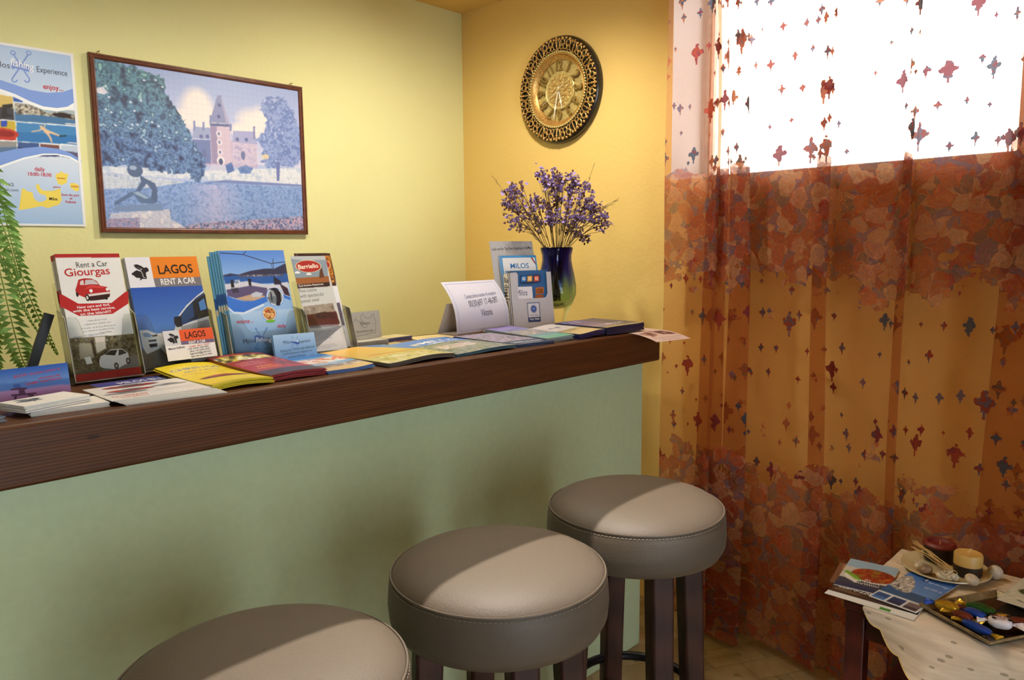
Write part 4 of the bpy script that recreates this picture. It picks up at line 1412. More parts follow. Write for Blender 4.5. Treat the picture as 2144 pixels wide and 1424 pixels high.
# ---- red and white car-hire leaflet
def red_leaflet():
    w, h = 0.119, 0.248
    fx = homog([(160, 108), (770, 95), (985, 1240), (375, 1320)])
    A = Art(80, 160, (226, 226, 224), 1.6)
    A.f = fx
    A.poly([(150, 60), (800, 60), (800, 130), (150, 145)], (170, 36, 40))
    A.poly([(300, 915), (960, 865), (1000, 1260), (370, 1340)], (96, 88, 70))
    mk = inside(A.U, A.V, [fx(*p) for p in ((300, 920), (955, 868), (975, 1130), (340, 1250))])
    A.speck(mk, [(52, 46, 38), (92, 84, 62), (130, 122, 92), (70, 66, 50), (160, 156, 140)], 5, 50)
    A.poly([(390, 960), (520, 960), (540, 1100), (400, 1120)], (176, 168, 150))
    A.poly([(540, 900), (640, 890), (650, 1010), (560, 1060)], (206, 200, 188))
    A.poly([(880, 1080), (990, 1060), (990, 1200), (700, 1220), (600, 1230)], (120, 118, 116))
    A.poly([(500, 930), (530, 930), (560, 1080), (535, 1080)], (60, 50, 40))
    P = lambda pts, c: G([fx(*p) for p in pts], c)
    red, dr = (178, 34, 38), (120, 22, 26)
    ov = [P([(200, 495), (235, 495), (385, 580), (700, 570), (835, 460), (862, 460), (862, 575), (712, 675), (395, 700), (240, 620), (215, 620)], red)]
    ov.append(P([(376, 590), (702, 572), (716, 674), (398, 698)], (190, 40, 44)))
    # round red car
    ov.append(P([(356, 450), (372, 400), (385, 350), (440, 336), (510, 338), (560, 362), (590, 404), (660, 418), (686, 456), (686, 500), (640, 535), (560, 545), (500, 550), (470, 530), (400, 500), (370, 500)], red))
    ov.append(P([(400, 400), (402, 366), (432, 352), (440, 400)], (214, 206, 204)))
    ov.append(P([(446, 402), (450, 352), (520, 348), (560, 372), (576, 394), (500, 392)], (196, 190, 194)))
    ov.append(P([(450, 500), (470, 490), (686, 462), (686, 480), (480, 510)], (220, 216, 214)))
    ov.append(P([(480, 512), (684, 482), (684, 510), (640, 536), (560, 546), (496, 552)], (52, 24, 26)))
    ov.append(P([(442, 440), (500, 400), (640, 412), (620, 430), (520, 425)], (206, 66, 66)))
    for x, y, r in ((505, 456, 0.026), (660, 440, 0.024)):
        ov.append(E_(*fx(x, y), r, r * 0.55, (236, 232, 230)))
    for x, y, rx, ry in ((472, 522, 0.032, 0.028), (650, 520, 0.026, 0.018), (374, 492, 0.018, 0.02)):
        ov.append(E_(*fx(x, y), rx, ry, (24, 20, 22)))
    ov.append(E_(*fx(470, 522), 0.016, 0.015, (206, 206, 206)))
    # white jeep in the photo strip
    ov.append(P([(585, 1130), (600, 1085), (650, 1062), (690, 1022), (800, 1012), (860, 1050), (876, 1120), (860, 1150), (770, 1200), (720, 1210), (620, 1200), (590, 1180)], (226, 226, 226)))
    ov.append(P([(640, 1072), (690, 1028), (760, 1022), (735, 1078)], (40, 44, 52)))
    ov.append(P([(770, 1022), (800, 1018), (850, 1052), (770, 1080)], (50, 52, 58)))
    for x, y in ((750, 1178), (862, 1128)):
        ov.append(E_(*fx(x, y), 0.036, 0.026, (30, 30, 32)))
        ov.append(E_(*fx(x, y), 0.018, 0.014, (170, 170, 172)))
    ov.append(P([(442, 1100), (500, 1090), (522, 1155), (465, 1165)], (236, 236, 236)))
    ov.append(P([(345, 1270), (978, 1185), (1000, 1262), (360, 1340)], red))
    ov += [T('Rent a Car', *fx(518, 226), 0.048, (52, 50, 52), width=0.49, rot=0.04), T('Giourgas', *fx(478, 306), 0.066, (188, 34, 38), bold=0.01, width=0.70, rot=0.03)]
    for s_, x, y in (('New cars and 4x4,', 534, 612), ('with the best service,', 540, 644), ('on the island!!!', 552, 678)):
        ov.append(T(s_, *fx(x, y), 0.021, W_, bold=0.02, width=0.03 * len(s_), rot=0.04))
    for s_, x, y in (('\u2022 Open all year round', 562, 742), ('\u2022 Safety first, reliable cars', 568, 774), ('\u2022 Free pick - up & drop off service to', 574, 808), ('port, airport or any place of stay', 580, 836), ('\u2022 Free mileage', 640, 858)):
        ov.append(T(s_, *fx(x, y), 0.012, (96, 96, 100), width=0.0145 * len(s_), rot=0.04))
    ov.append(T('grrentacar@gmail.com', *fx(490, 890), 0.015, (110, 116, 150), shear=0.3, width=0.5, rot=0.04))
    o = sheet('leaflet', w, h, 0.0008, art=A, ov=ov, matrix=stand_at(0.444, 1.585, CZ + 0.010, 3.5, 15))
    tag(o, 'white leaflet with a round red car, foremost in its clear holder', 'leaflet', 'red and white leaflets in the clear holder')
    p = sheet('leaflet', w, h, 0.0012, base=(200, 190, 160), ov=[G([(0, 0.955), (1, 0.955), (1, 1), (0, 1)], (170, 36, 40)), G([(0, 0.62), (1, 0.62), (1, 0.72), (0, 0.72)], (160, 34, 38))], matrix=o.matrix_world @ Matrix.Translation((-0.0006, 0, -0.0024)), edge=(206, 196, 170))
    lb = 'white leaflet with red top band filed behind the round red car leaflet'
    tag(p, lb, 'leaflet', 'red and white leaflets in the clear holder')
    backs(p, 7, 0.0022, lb, 'red and white leaflets in the clear holder', 0.0012)
red_leaflet()
holder('brochure_holder', 'narrow clear holder filled with red and white car leaflets', 0.440, 1.582, 3.5, 15, 0.128, 0.026, 0.20, 0.125)


# ---- blue and orange car-hire leaflet with the rabbit
def rabbit_leaflet():
    w, h = 0.156, 0.241
    fx = homog([(835, 135), (1535, 122), (1748, 1120), (1050, 1205)])
    A = Art(100, 150, (40, 84, 170))
    A.f = fx
    A.grad(0.2, 0.75, (96, 140, 200), (30, 78, 170))
    A.poly([(1000, 1020), (1600, 920), (1780, 1130), (1040, 1230)], (96, 92, 84))
    P = lambda pts, c: G([fx(*p) for p in pts], c)
    ov = [P([(835, 135), (1080, 130), (1140, 415), (895, 425)], (220, 220, 228)),
          P([(1078, 130), (1535, 121), (1575, 316), (1118, 332)], (222, 126, 36)),
          P([(1118, 332), (1575, 316), (1592, 398), (1140, 415)], (116, 112, 118))]
    # silver car seen from its front corner
    sil, dk = (206, 208, 212), (30, 34, 40)
    ov += [P([(985, 830), (1060, 826), (1150, 860), (1320, 840), (1340, 780), (1370, 680), (1440, 590), (1540, 500), (1608, 446), (1740, 1090), (1500, 1130), (1330, 1140), (1190, 1000), (1170, 1010), (1060, 1060), (1020, 1000)], sil),
           P([(1350, 800), (1372, 700), (1440, 612), (1530, 520), (1612, 462), (1660, 690), (1500, 740)], (34, 66, 110)),
           P([(1500, 560), (1622, 476), (1664, 690), (1440, 742), (1520, 700)], dk),
           P([(1560, 560), (1612, 520), (1640, 620), (1580, 640)], (70, 120, 180)),
           P([(1320, 700), (1390, 690), (1404, 790), (1350, 800), (1322, 760)], dk),
           P([(1390, 790), (1660, 720), (1740, 1080), (1560, 1120), (1410, 1130)], (150, 156, 164)),
           P([(1012, 860), (1060, 850), (1110, 880), (1080, 896), (1030, 892)], (120, 150, 190)),
           P([(1100, 880), (1160, 866), (1156, 886), (1110, 890)], dk), P([(1070, 925), (1150, 915), (1150, 935), (1076, 940)], dk),
           P([(1078, 964), (1158, 950), (1160, 985), (1090, 996)], dk),
           P([(1280, 1130), (1330, 1060), (1440, 1050), (1500, 1130), (1400, 1160)], dk)]
    ov += rabbit(fx, (30, 28, 36), (200, 200, 210), w / h, 0.008)
    ov += [T('LAGOS', *fx(1342, 282), 0.085, (34, 28, 26), bold=0.018, width=0.49, rot=0.02), T('RENT A CAR', *fx(1366, 384), 0.058, (240, 240, 240), bold=0.02, width=0.49, rot=0.02)]
    for s_, x, y, c in (('RENT A CAR', 1665, 872, (240, 180, 120)), ('HIRE', 1690, 910, (240, 240, 240))):
        ov.append(T(s_, *fx(x, y), 0.02, c, width=0.09))
    o = sheet('leaflet', w, h, 0.001, art=A, ov=ov, matrix=stand_at(0.584, 1.622, CZ + 0.010, 3.2, 16.5))
    g = 'orange and blue leaflets in the clear holder'
    tag(o, 'blue leaflet with orange heading and leaping rabbit, foremost in its holder', 'leaflet', g)
    p = sheet('leaflet', w, h, 0.0012, base=(40, 70, 130), ov=[G([(0, 0.72), (1, 0.72), (1, 1), (0, 1)], (206, 200, 186))], matrix=o.matrix_world @ Matrix.Translation((-0.0006, 0, -0.0024)), edge=(176, 166, 140))
    lb = 'leaflet edge filed behind the orange and blue rabbit leaflet'
    tag(p, lb, 'leaflet', g)
    backs(p, 6, 0.0022, lb, g, 0.0012)
rabbit_leaflet()
holder('brochure_holder', 'wide clear holder filled with orange and blue rabbit leaflets', 0.577, 1.618, 3.2, 16.5, 0.168, 0.026, 0.20, 0.118)


def rabbit_card():
    fx = homog([(1162, 870), (1615, 825), (1668, 1072), (1208, 1132)])
    w, h = 0.108, 0.064
    P = lambda pts, c: G([fx(*p) for p in pts], c)
    ov = [P([(1310, 855), (1615, 825), (1634, 922), (1328, 952)], (220, 88, 44)), P([(1328, 952), (1634, 922), (1640, 952), (1334, 984)], (112, 96, 130)),
          P([(1162, 870), (1310, 855), (1334, 984), (1186, 1000)], (206, 206, 214))]
    rx = lambda x, y: fx(1254 + (x - 985) * 0.62, 932 + (y - 276) * 0.60)
    ov += rabbit(rx, (26, 24, 30), (190, 190, 200), w / h, 0.006)
    ov += [T('LAGOS', *fx(1468, 914), 0.22, (40, 22, 20), bold=0.02, width=0.42, rot=0.03), T('RENT A CAR', *fx(1482, 964), 0.10, (240, 240, 240), bold=0.02, width=0.34, rot=0.03),
           T('Manos Sofikitis', *fx(1292, 1020), 0.075, (40, 40, 46), bold=0.02, width=0.32, rot=0.05)]
    for s_, x, y, c in (('ADAMAS - MILOS - GREECE', 1502, 990, (210, 90, 50)), ('+30 6936 764 963', 1490, 1012, (50, 50, 56)), ('office: +30 22870 23357', 1506, 1032, (50, 50, 56)), ('lagosrent@gmail.com', 1512, 1052, (50, 50, 56)), ('lagos_rent_a_car_in_milos', 1520, 1074, (50, 50, 56))):
        ov.append(T(s_, *fx(x, y), 0.062, c, bold=0.01, width=0.43, rot=0.05))
    o = sheet('business_card', w, h, 0.0008, base=(232, 230, 236), ov=ov, mat='paper', matrix=stand_at(0.611, 1.588, CZ + 0.026, 3.2, 16.5) @ Matrix.Translation((0.005, 0, 0.002)))
    tag(o, 'white business card with orange band and rabbit propped on the blue leaflet holder', 'card')
rabbit_card()


# ---- boat trip leaflets
def boat_leaflet():
    w, h = 0.160, 0.252
    fx = homog([(300, 100), (918, 125), (1100, 1128), (430, 1182)])
    A = Art(110, 170, (150, 190, 236), 1.6)
    A.f = fx
    A.grad(0.0, 0.42, (110, 156, 214), (176, 208, 240))
    A.grad(0.62, 1.0, (170, 206, 240), (86, 136, 220))
    P = lambda pts, c, a=1.0: A.poly(pts, c, a)
    P([(325, 330), (400, 315), (480, 330), (600, 300), (740, 285), (830, 290), (940, 245), (960, 350), (930, 365), (600, 365), (340, 352)], (54, 56, 84))
    P([(330, 340), (960, 340), (980, 430), (345, 420)], (44, 94, 168))
    A.speck(inside(A.U, A.V, [fx(*p) for p in ((480, 335), (740, 340), (920, 345), (920, 362), (480, 352))]), [(150, 140, 150), (80, 80, 100), (190, 184, 188)], 4, 61)
    P([(345, 415), (560, 395), (760, 440), (960, 420), (985, 560), (600, 590), (360, 520)], (206, 208, 222))
    P([(355, 470), (600, 440), (760, 470), (760, 600), (520, 585), (365, 530)], (92, 84, 122))
    P([(440, 560), (600, 525), (740, 545), (720, 600), (520, 580)], (196, 166, 140))
    P([(600, 520), (650, 500), (720, 520), (690, 555), (610, 552)], (190, 200, 214))
    P([(880, 430), (960, 480), (985, 560), (930, 540)], (60, 40, 60))
    P([(570, 375), (600, 375), (606, 440), (580, 440)], (40, 36, 44)); P([(400, 380), (425, 376), (436, 450), (405, 450)], (30, 30, 36))
    A.speck(inside(A.U, A.V, [fx(*p) for p in ((440, 380), (490, 375), (495, 430), (450, 425))]), [(230, 234, 240), (120, 140, 180)], 3, 66)
    P([(400, 460), (470, 455), (480, 500), (420, 505)], (60, 60, 80))
    P([(820, 360), (850, 380), (895, 410), (900, 440), (830, 440)], (40, 40, 60))
    asp = w / h
    ov = []
    wave = [(355, 525), (420, 560), (520, 590), (620, 590), (720, 560), (800, 540), (900, 530), (985, 570)]
    low = [(995, 600), (900, 565), (800, 580), (720, 620), (620, 660), (520, 700), (420, 690), (362, 636)]
    ov.append(G([fx(*p) for p in wave + low], (58, 118, 214)))
    lo2 = [(362, 636), (420, 690), (520, 700), (620, 660), (720, 620), (730, 640), (620, 686), (520, 722), (420, 710), (365, 660)]
    ov.append(G([fx(*p) for p in lo2], (214, 230, 248)))
    dk = (50, 50, 70)
    ov += S([fx(*p) for p in ((310, 120), (530, 145), (800, 240), (935, 232))], 0.012, dk, asp)
    ov += S([fx(*p) for p in ((530, 145), (562, 120))], 0.010, dk, asp) + S([fx(*p) for p in ((818, 195), (822, 290))], 0.010, dk, asp) + S([fx(*p) for p in ((800, 240), (812, 285))], 0.008, dk, asp)
    for x, y, r, c1 in ((838, 560, 0.142, (150, 160, 170)), (778, 722, 0.118, (200, 150, 90))):
        u, v = fx(x, y)
        ov += [E_(u, v, r, r * asp, (90, 150, 226)), E_(u, v, r * 0.92, r * asp * 0.92, (236, 242, 250)), E_(u, v, r * 0.84, r * asp * 0.84, c1)]
    ov += [G([fx(*p) for p in ((770, 480), (830, 470), (860, 480), (890, 520), (898, 600), (880, 650), (845, 640), (850, 560), (820, 500))], (30, 30, 44)), G([fx(*p) for p in ((752, 560), (850, 550), (850, 620), (790, 620))], (110, 120, 130)), E_(*fx(800, 556), 0.014, 0.05, (50, 54, 60))]
    for i in range(26):
        a, q = rnd.uniform(0, 2 * PI), math.sqrt(rnd.random()) * 0.085
        u, v = fx(778, 715)
        ov.append(E_(u + q * math.cos(a), v + q * asp * math.sin(a), 0.018, 0.010, rnd.choice([(214, 120, 60), (230, 180, 110), (160, 90, 50), (196, 70, 50), (236, 210, 160)]), 8))
    ov.append(E_(*fx(790, 800), 0.075, 0.014, (120, 190, 60)))
    ov += fish_hooks(fx, 0.008, (64, 110, 190), asp, (694, 972), 1.18)
    red = (206, 44, 50)
    ov += [T('enjoy...', *fx(532, 806), 0.032, red, bold=0.02, width=0.25), T('daily', *fx(902, 868), 0.032, red, bold=0.02, width=0.14),
           T('Milos', *fx(572, 1022), 0.044, (50, 60, 90), width=0.19, rot=0.02), T('fishing', *fx(715, 1010), 0.042, (232, 242, 255), bold=0.01, width=0.23, rot=-0.1), T('Experience', *fx(860, 1000), 0.04, (50, 60, 90), 'l', width=0.3)]
    o = sheet('leaflet', w, h, 0.0012, art=A, ov=ov, matrix=stand_at(0.786, 1.632, CZ + 0.010, -1.8, 15))
    g = 'boat trip leaflets in the clear holder'
    tag(o, 'pale blue boat trip leaflet, foremost in its clear holder', 'leaflet', g)
    p = sheet('leaflet', w, h, 0.003, base=(96, 156, 190), ov=[G([(0, 0.5), (1, 0.5), (1, 0.6), (0, 0.6)], (40, 76, 140)), G([(0, 0.44), (1, 0.44), (1, 0.49), (0, 0.49)], (190, 180, 150))], matrix=o.matrix_world @ Matrix.Translation((-0.003, 0.001, -0.0050)), edge=(104, 160, 186))
    lb = 'teal edged boat trip leaflet filed behind the foremost one'
    tag(p, lb, 'leaflet', g)
    for i in range(3):
        c = dup(p, p.matrix_world @ Matrix.Translation((-0.004 * (i + 1), rnd.uniform(-0.001, 0.001), -0.0048 * (i + 1))))
    c = dup(p, p.matrix_world @ Matrix.Translation((-0.017, -0.008, -0.020)), 'teal boat trip leaflet rearmost in the holder, standing lower')
boat_leaflet()
holder('brochure_holder', 'wide clear holder filled with blue boat trip leaflets', 0.775, 1.625, -1.8, 15, 0.182, 0.032, 0.19, 0.105)


# ---- restaurant leaflets
def restaurant_leaflets():
    w, h = 0.093, 0.250
    asp = w / h
    g = 'restaurant leaflets in the clear holder'
    def oval(fx, x, y, ru, rv):
        u, v = fx(x, y)
        return [E_(u, v, ru * 1.06, rv * 1.08, (214, 190, 150)), E_(u, v, ru, rv, (164, 34, 34))]
    # rear, dark food photo
    fx = homog([(1060, 150), (1390, 160), (1592, 1060), (1250, 1095)])
    A = Art(60, 150, (226, 226, 232), 1.6)
    A.f = fx
    A.poly([(1050, 120), (1400, 120), (1450, 465), (1120, 470)], (50, 24, 18))
    A.speck(inside(A.U, A.V, [fx(*p) for p in ((1290, 180), (1390, 180), (1440, 440), (1330, 440))]), [(50, 22, 14), (150, 84, 26), (206, 140, 40), (90, 40, 20), (226, 176, 80)], 4, 70)
    A.poly([(1400, 640), (1480, 625), (1530, 850), (1420, 850)], (90, 80, 100))
    ov = oval(fx, 1270, 262, 0.36, 0.062)
    ov += [T('Barriello', *fx(1272, 282), 0.044, (244, 232, 214), bold=0.02, width=0.56, rot=0.03), T('Soul Kitchen Restaurant', *fx(1290, 454), 0.020, (236, 230, 226), bold=0.01, width=0.72),
           T('Taverna Trivasalos', *fx(1290, 520), 0.026, (90, 90, 100), width=0.7), T('since 1990', *fx(1480, 905), 0.016, (90, 90, 130), width=0.22), T('a taste of Milos', *fx(1490, 930), 0.016, (90, 90, 130), width=0.26)]
    o = sheet('leaflet', w, h, 0.001, art=A, ov=ov, matrix=stand_at(0.989, 1.618, CZ + 0.010, -1.7, 20))
    tag(o, 'dark headed restaurant leaflet standing behind the grey headed one', 'leaflet', g)
    p = sheet('leaflet', w, h, 0.001, base=(70, 34, 28), matrix=o.matrix_world @ Matrix.Translation((-0.006, 0.002, -0.004)), edge=(120, 96, 80))
    tag(p, 'dark brown leaflet rearmost in the restaurant leaflet holder', 'leaflet', g)
    # front, grey
    fx = homog([(948, 205), (1290, 182), (1540, 1082), (1205, 1112)])
    A = Art(60, 150, (198, 200, 200), 1.6)
    A.f = fx
    A.poly([(940, 180), (1300, 170), (1345, 470), (1020, 520)], (176, 180, 184))
    A.poly([(955, 230), (1100, 240), (1310, 220), (1330, 390), (990, 430)], (130, 146, 160))
    A.poly([(990, 420), (1335, 385), (1345, 450), (1010, 480)], (150, 90, 50))
    A.poly([(1245, 330), (1262, 300), (1290, 400), (1240, 410)], (90, 50, 36))
    A.poly([(1010, 484), (1345, 444), (1352, 486), (1020, 520)], (44, 24, 24))
    A.speck(inside(A.U, A.V, [fx(*p) for p in ((1095, 690), (1385, 650), (1450, 850), (1150, 880))]), [(120, 106, 96), (150, 138, 126), (170, 160, 150)], 9, 71)
    A.poly([(1110, 770), (1420, 730), (1460, 850), (1150, 880)], (84, 36, 34))
    A.speck(inside(A.U, A.V, [fx(*p) for p in ((1200, 760), (1300, 735), (1400, 750), (1420, 800), (1220, 800))]), [(30, 20, 22), (70, 36, 34), (50, 24, 24)], 3, 72)
    A.poly([(1160, 880), (1440, 860), (1545, 1100), (1200, 1130)], (206, 208, 216))
    A.poly([(1160, 872), (1445, 852), (1450, 872), (1170, 895)], (130, 126, 140))
    ov = oval(fx, 1130, 296, 0.35, 0.062)
    ov += [T('Barriello', *fx(1134, 316), 0.048, (244, 232, 214), bold=0.025, width=0.58, rot=0.05), T('Soul Kitchen Restaurant', *fx(1166, 488), 0.020, (240, 234, 230), bold=0.01, width=0.72, rot=0.05)]
    for x, y in ((1028, 372), (1140, 382)):
        ov.append(E_(*fx(x, y), 0.075, 0.024, (226, 228, 230), 14, 0, 180))
    for s_, x, y, ww in (('Fine cuisine', 1056, 560, 0.50), ('with spectacular', 1066, 610, 0.70), ('sunset view!', 1076, 658, 0.53)):
        ov.append(T(s_, *fx(x, y), 0.040, (84, 88, 90), 'l', width=ww, rot=0.06))
    for i in range(12):
        y = 925 + i * 13 + (22 if i > 7 else 0)
        ww = (0.20, 0.62, 0.70, 0.55, 0.66, 0.5, 0.6, 0.4, 0.22, 0.66, 0.7, 0.5)[i]
        ov.append(T(('Tables', 'set under the tamarisk trees by', 'the shore, fresh fish every day and', 'local wine from the island', 'with homemade bread and our', 'own garden vegetables', 'served until late at night', 'all summer long', 'Open daily', 'for lunch and dinner, ask us for', 'a table near the water and enjoy', 'the sunset')[i], *fx(1185 + i * 4, y), 0.010, (120, 124, 140), 'l', width=ww * 0.9, rot=0.04))
    o = sheet('leaflet', w, h, 0.001, art=A, ov=ov, matrix=stand_at(0.958, 1.592, CZ + 0.010, -5.0, 24))
    tag(o, 'grey headed restaurant leaflet with red oval sign, foremost in its holder', 'leaflet', g)
restaurant_leaflets()
holder('brochure_holder', 'narrow clear holder with grey and dark restaurant leaflets', 0.962, 1.596, -1.8, 19, 0.122, 0.030, 0.19, 0.105)


# ---- pale blue boat trip business cards
def boat_cards():
    w, h = 0.0985, 0.063
    fx = homog([(785, 912), (1200, 870), (1242, 1130), (822, 1168)])
    A = Art(30, 20, (150, 190, 230)); A.grad(0, 1, (120, 166, 216), (170, 204, 238))
    ov = fish_hooks(fx, 0.006, (54, 96, 176), w / h, (1002, 972), 0.62)
    ov += [T('Milos', *fx(926, 990), 0.13, (40, 50, 90), width=0.17, rot=0.06), T('fishing', *fx(1002, 970), 0.10, (220, 236, 252), width=0.15), T('Experience', *fx(1104, 974), 0.12, (40, 50, 90), width=0.27, rot=0.06),
           T('Fishing trip | \u0391\u03bb\u03b9\u03b5\u03c5\u03c4\u03b9\u03ba\u03ae \u03b5\u03ba\u03b4\u03c1\u03bf\u03bc\u03ae', *fx(1034, 1048), 0.10, (40, 50, 80), width=0.84, rot=0.07),
           T('milos.fishingexperience@gmail.com', *fx(1030, 1078), 0.072, (40, 50, 80), width=0.72, rot=0.05), T('Lizardos Nikolaos', *fx(1026, 1116), 0.075, (40, 50, 80), width=0.42, rot=0.05),
           T('6937541369  6944987462', *fx(1024, 1146), 0.07, (40, 50, 80), width=0.58, rot=0.05), G([fx(*p) for p in ((1164, 1094), (1190, 1091), (1194, 1120), (1168, 1124))], (40, 70, 150)), T('f', *fx(1180, 1118), 0.10, (240, 244, 255), bold=0.03)]
    mm = stand_at(0.845, 1.560, CZ + 0.001, -9, 17)
    g = 'pale blue cards leaning on the restaurant holder'
    o = sheet('business_card', w, h, 0.0010, art=A, ov=ov, mat='paper', matrix=mm, edge=(120, 156, 196))
    tag(o, 'pale blue fishing trip card, foremost of its upright pack', 'card', g)
    p = sheet('business_card', w, h, 0.0010, base=(130, 172, 214), mat='paper', matrix=mm @ Matrix.Translation((-0.0005, 0, -0.0011)), edge=(90, 130, 176))
    lb = 'pale blue card packed behind the foremost fishing trip card'
    tag(p, lb, 'card', g)
    backs(p, 6, 0.0011, lb, g, 0.0006)
boat_cards()


# ---- beach bar card in front at the left
def beach_card():
    w, h = 0.112, 0.058
    fx = homog([(0, 1045), (440, 997), (475, 1190), (15, 1270)])
    A = Art(70, 40, (90, 130, 200)); A.f = fx
    A.grad(0.45, 1.0, (130, 170, 226), (40, 90, 180))
    A.grad(0.0, 0.38, (150, 100, 150), (176, 140, 196))
    A.poly([(0, 1130), (465, 1085), (470, 1120), (10, 1180)], (74, 120, 196))
    A.poly([(300, 1215), (476, 1185), (476, 1200), (280, 1232)], (206, 140, 80))
    ov = []
    dk = (84, 44, 84)
    for pts in ([(95, 1160), (150, 1148), (205, 1150), (200, 1160), (100, 1168)], [(150, 1160), (185, 1155), (195, 1195), (150, 1200)], [(100, 1195), (260, 1178), (262, 1188), (105, 1208)], [(120, 1205), (140, 1202), (130, 1236), (116, 1236)], [(195, 1190), (240, 1184), (250, 1218), (236, 1218)]):
        ov.append(G([fx(*p) for p in pts], dk))
    ov.append(G([fx(*p) for p in ((116, 1130), (160, 1124), (162, 1148), (118, 1152))], (50, 90, 170)))
    for s_, x, y in (('BOOK: christos rooms at', 270, 1062), ('christos.eu', 340, 1086), ('NAME: reservations', 310, 1112)):
        ov.append(T(s_, *fx(x, y), 0.085, (190, 60, 84), bold=0.03, width=0.028 * len(s_), rot=0.08))
    o = sheet('postcard', w, h, 0.0015, art=A, ov=ov, matrix=stand_at(0.292, 1.470, CZ + 0.001, 5.0, 8))
    tag(o, 'blue and violet beach picture card standing upright at the counter left', 'card')
    # small easel foot behind it
    t = thing('card_stand', 'black card stand foot behind the beach card', 'card stand', flat_at(0.30, 1.48, CZ, 5))
    m = MB(); m.box((0.0, 0.004, 0), (0.10, 0.03, 0.003)); m.build('foot', M['black_plastic'], t, bevel=0.001)
    m = MB(); m.box((0.03, 0.006, 0.003), (0.07, 0.012, 0.045)); m.build('prop', M['black_plastic'], t, bevel=0.001)
beach_card()


# ---- flat stacks ----------------------------------------------------------------
def pile(name, x, y, z, deg, w, h, n, th, top_label, rest_label, cat, group, art=None, ov=(), base=(230, 230, 230), under=(226, 224, 220), edge=(224, 222, 216), mat='gloss', jit=(0.002, 1.0), bend=None, fan=(0, 0, 0)):
    """n sheets lying on each other, the topmost one printed"""
    zz = z
    proto = None
    for i in range(n - 1):
        k = n - 1 - i
        mm = flat_at(x + rnd.uniform(-jit[0], jit[0]) + fan[0] * k, y + rnd.uniform(-jit[0], jit[0]) + fan[1] * k, zz, deg + rnd.uniform(-jit[1], jit[1]) + fan[2] * k)
        if proto is None:
            proto = sheet(name, w, h, th, base=under, mat=mat, matrix=mm, edge=edge, bend=bend)
            tag(proto, rest_label, cat, group)
        else:
            dup(proto, mm)
        zz += th + 0.0002
    o = sheet(name, w, h, th, art=art, base=base, ov=ov, mat=mat, matrix=flat_at(x, y, zz, deg), edge=edge, bend=bend)
    tag(o, top_label, cat, group)
    return o, zz + th


def cards_left():
    w, h = 0.112, 0.076
    pile('business_card', 0.304, 1.332, CZ, -3, w, h, 6, 0.0011, 'lowest pack of white cards topmost sheet, under the shifted pack', 'white card in the lower pack at the counter left', 'card', 'white cards in the lower pack', base=(222, 220, 218), mat='paper')
    u = lambda x, y: (0.30 + (x - 985) / 420.0, 0.66 - (y - 276) / 330.0)
    pile('business_card', 0.296, 1.322, CZ + 0.0080, 17, 0.105, 0.070, 8, 0.0012, 'white card with small rabbit, top of the shifted card pack', 'white card in the shifted pack under the rabbit card', 'card', 'white cards in the shifted pack', ov=rabbit(u, (60, 70, 90), (220, 220, 226), w / h, 0.01), base=(226, 226, 228), mat='paper')
    pile('leaflet', 0.166, 1.300, CZ, 10, 0.105, 0.075, 5, 0.0016, 'dark photo leaflet topmost at the far left counter edge', 'leaflet under the dark photo leaflet at the far left', 'leaflet', 'dark leaflets at the far left', base=(60, 66, 84), under=(70, 76, 92), edge=(130, 134, 146), ov=[G([(0.2, 0.2), (0.8, 0.3), (0.7, 0.6), (0.3, 0.5)], (150, 150, 160)), G([(0, 0.75), (1, 0.75), (1, 0.9), (0, 0.9)], (170, 100, 70))])
cards_left()


def car_flyers():
    w, h = 0.166, 0.150
    A = Art(80, 70, (226, 224, 226))
    def car(u, v, s, c):
        A.ell(u, v, 0.24 * s, 0.075 * s, (70, 66, 74)); A.ell(u, v + 0.02 * s, 0.23 * s, 0.06 * s, c); A.ell(u + 0.02, v + 0.055 * s, 0.13 * s, 0.05 * s, (150, 150, 160)); A.ell(u + 0.02, v + 0.05 * s, 0.11 * s, 0.03 * s, (60, 60, 72))
    car(0.44, 0.84, 1.2, (150, 30, 40)); car(0.36, 0.56, 1.0, (180, 36, 44)); car(0.78, 0.62, 0.8, (160, 162, 170))
    car(0.26, 0.42, 0.9, (150, 152, 160))
    ov = [T('FULL INSURANCE', 0.24, 0.18, 0.09, (196, 40, 44), bold=0.03, width=0.34), T('free delivery', 0.26, 0.08, 0.07, (196, 40, 44), bold=0.02, width=0.26)]
    ov += [T('small cars, jeeps and scooters for the island', 0.68, 0.34, 0.045, (140, 140, 150), width=0.5), T('all insurance included in the price', 0.72, 0.26, 0.045, (140, 140, 150), width=0.44)]
    pile('flyer', 0.418, 1.318, CZ, 0, w, h, 7, 0.0012, 'white flyer with red and silver cars, top of its fanned stack', 'white flyer in the fanned stack under the car flyer', 'flyer', 'white car flyers', art=A, ov=ov, fan=(0.003, -0.0015, -0.9), jit=(0.002, 0.8), edge=(206, 202, 196))
    pile('flyer', 0.462, 1.476, CZ, 3, 0.20, 0.085, 2, 0.0012, 'blue headed flyer lying under the clear holder fronts', 'flyer under the blue headed flyer', 'flyer', 'blue headed flyers', base=(214, 214, 226), ov=[G([(0, 0.35), (1, 0.35), (1, 1), (0, 1)], (58, 70, 150)), T('MILOS BLUE', 0.45, 0.5, 0.3, (230, 230, 240), bold=0.03, width=0.5)])
car_flyers()


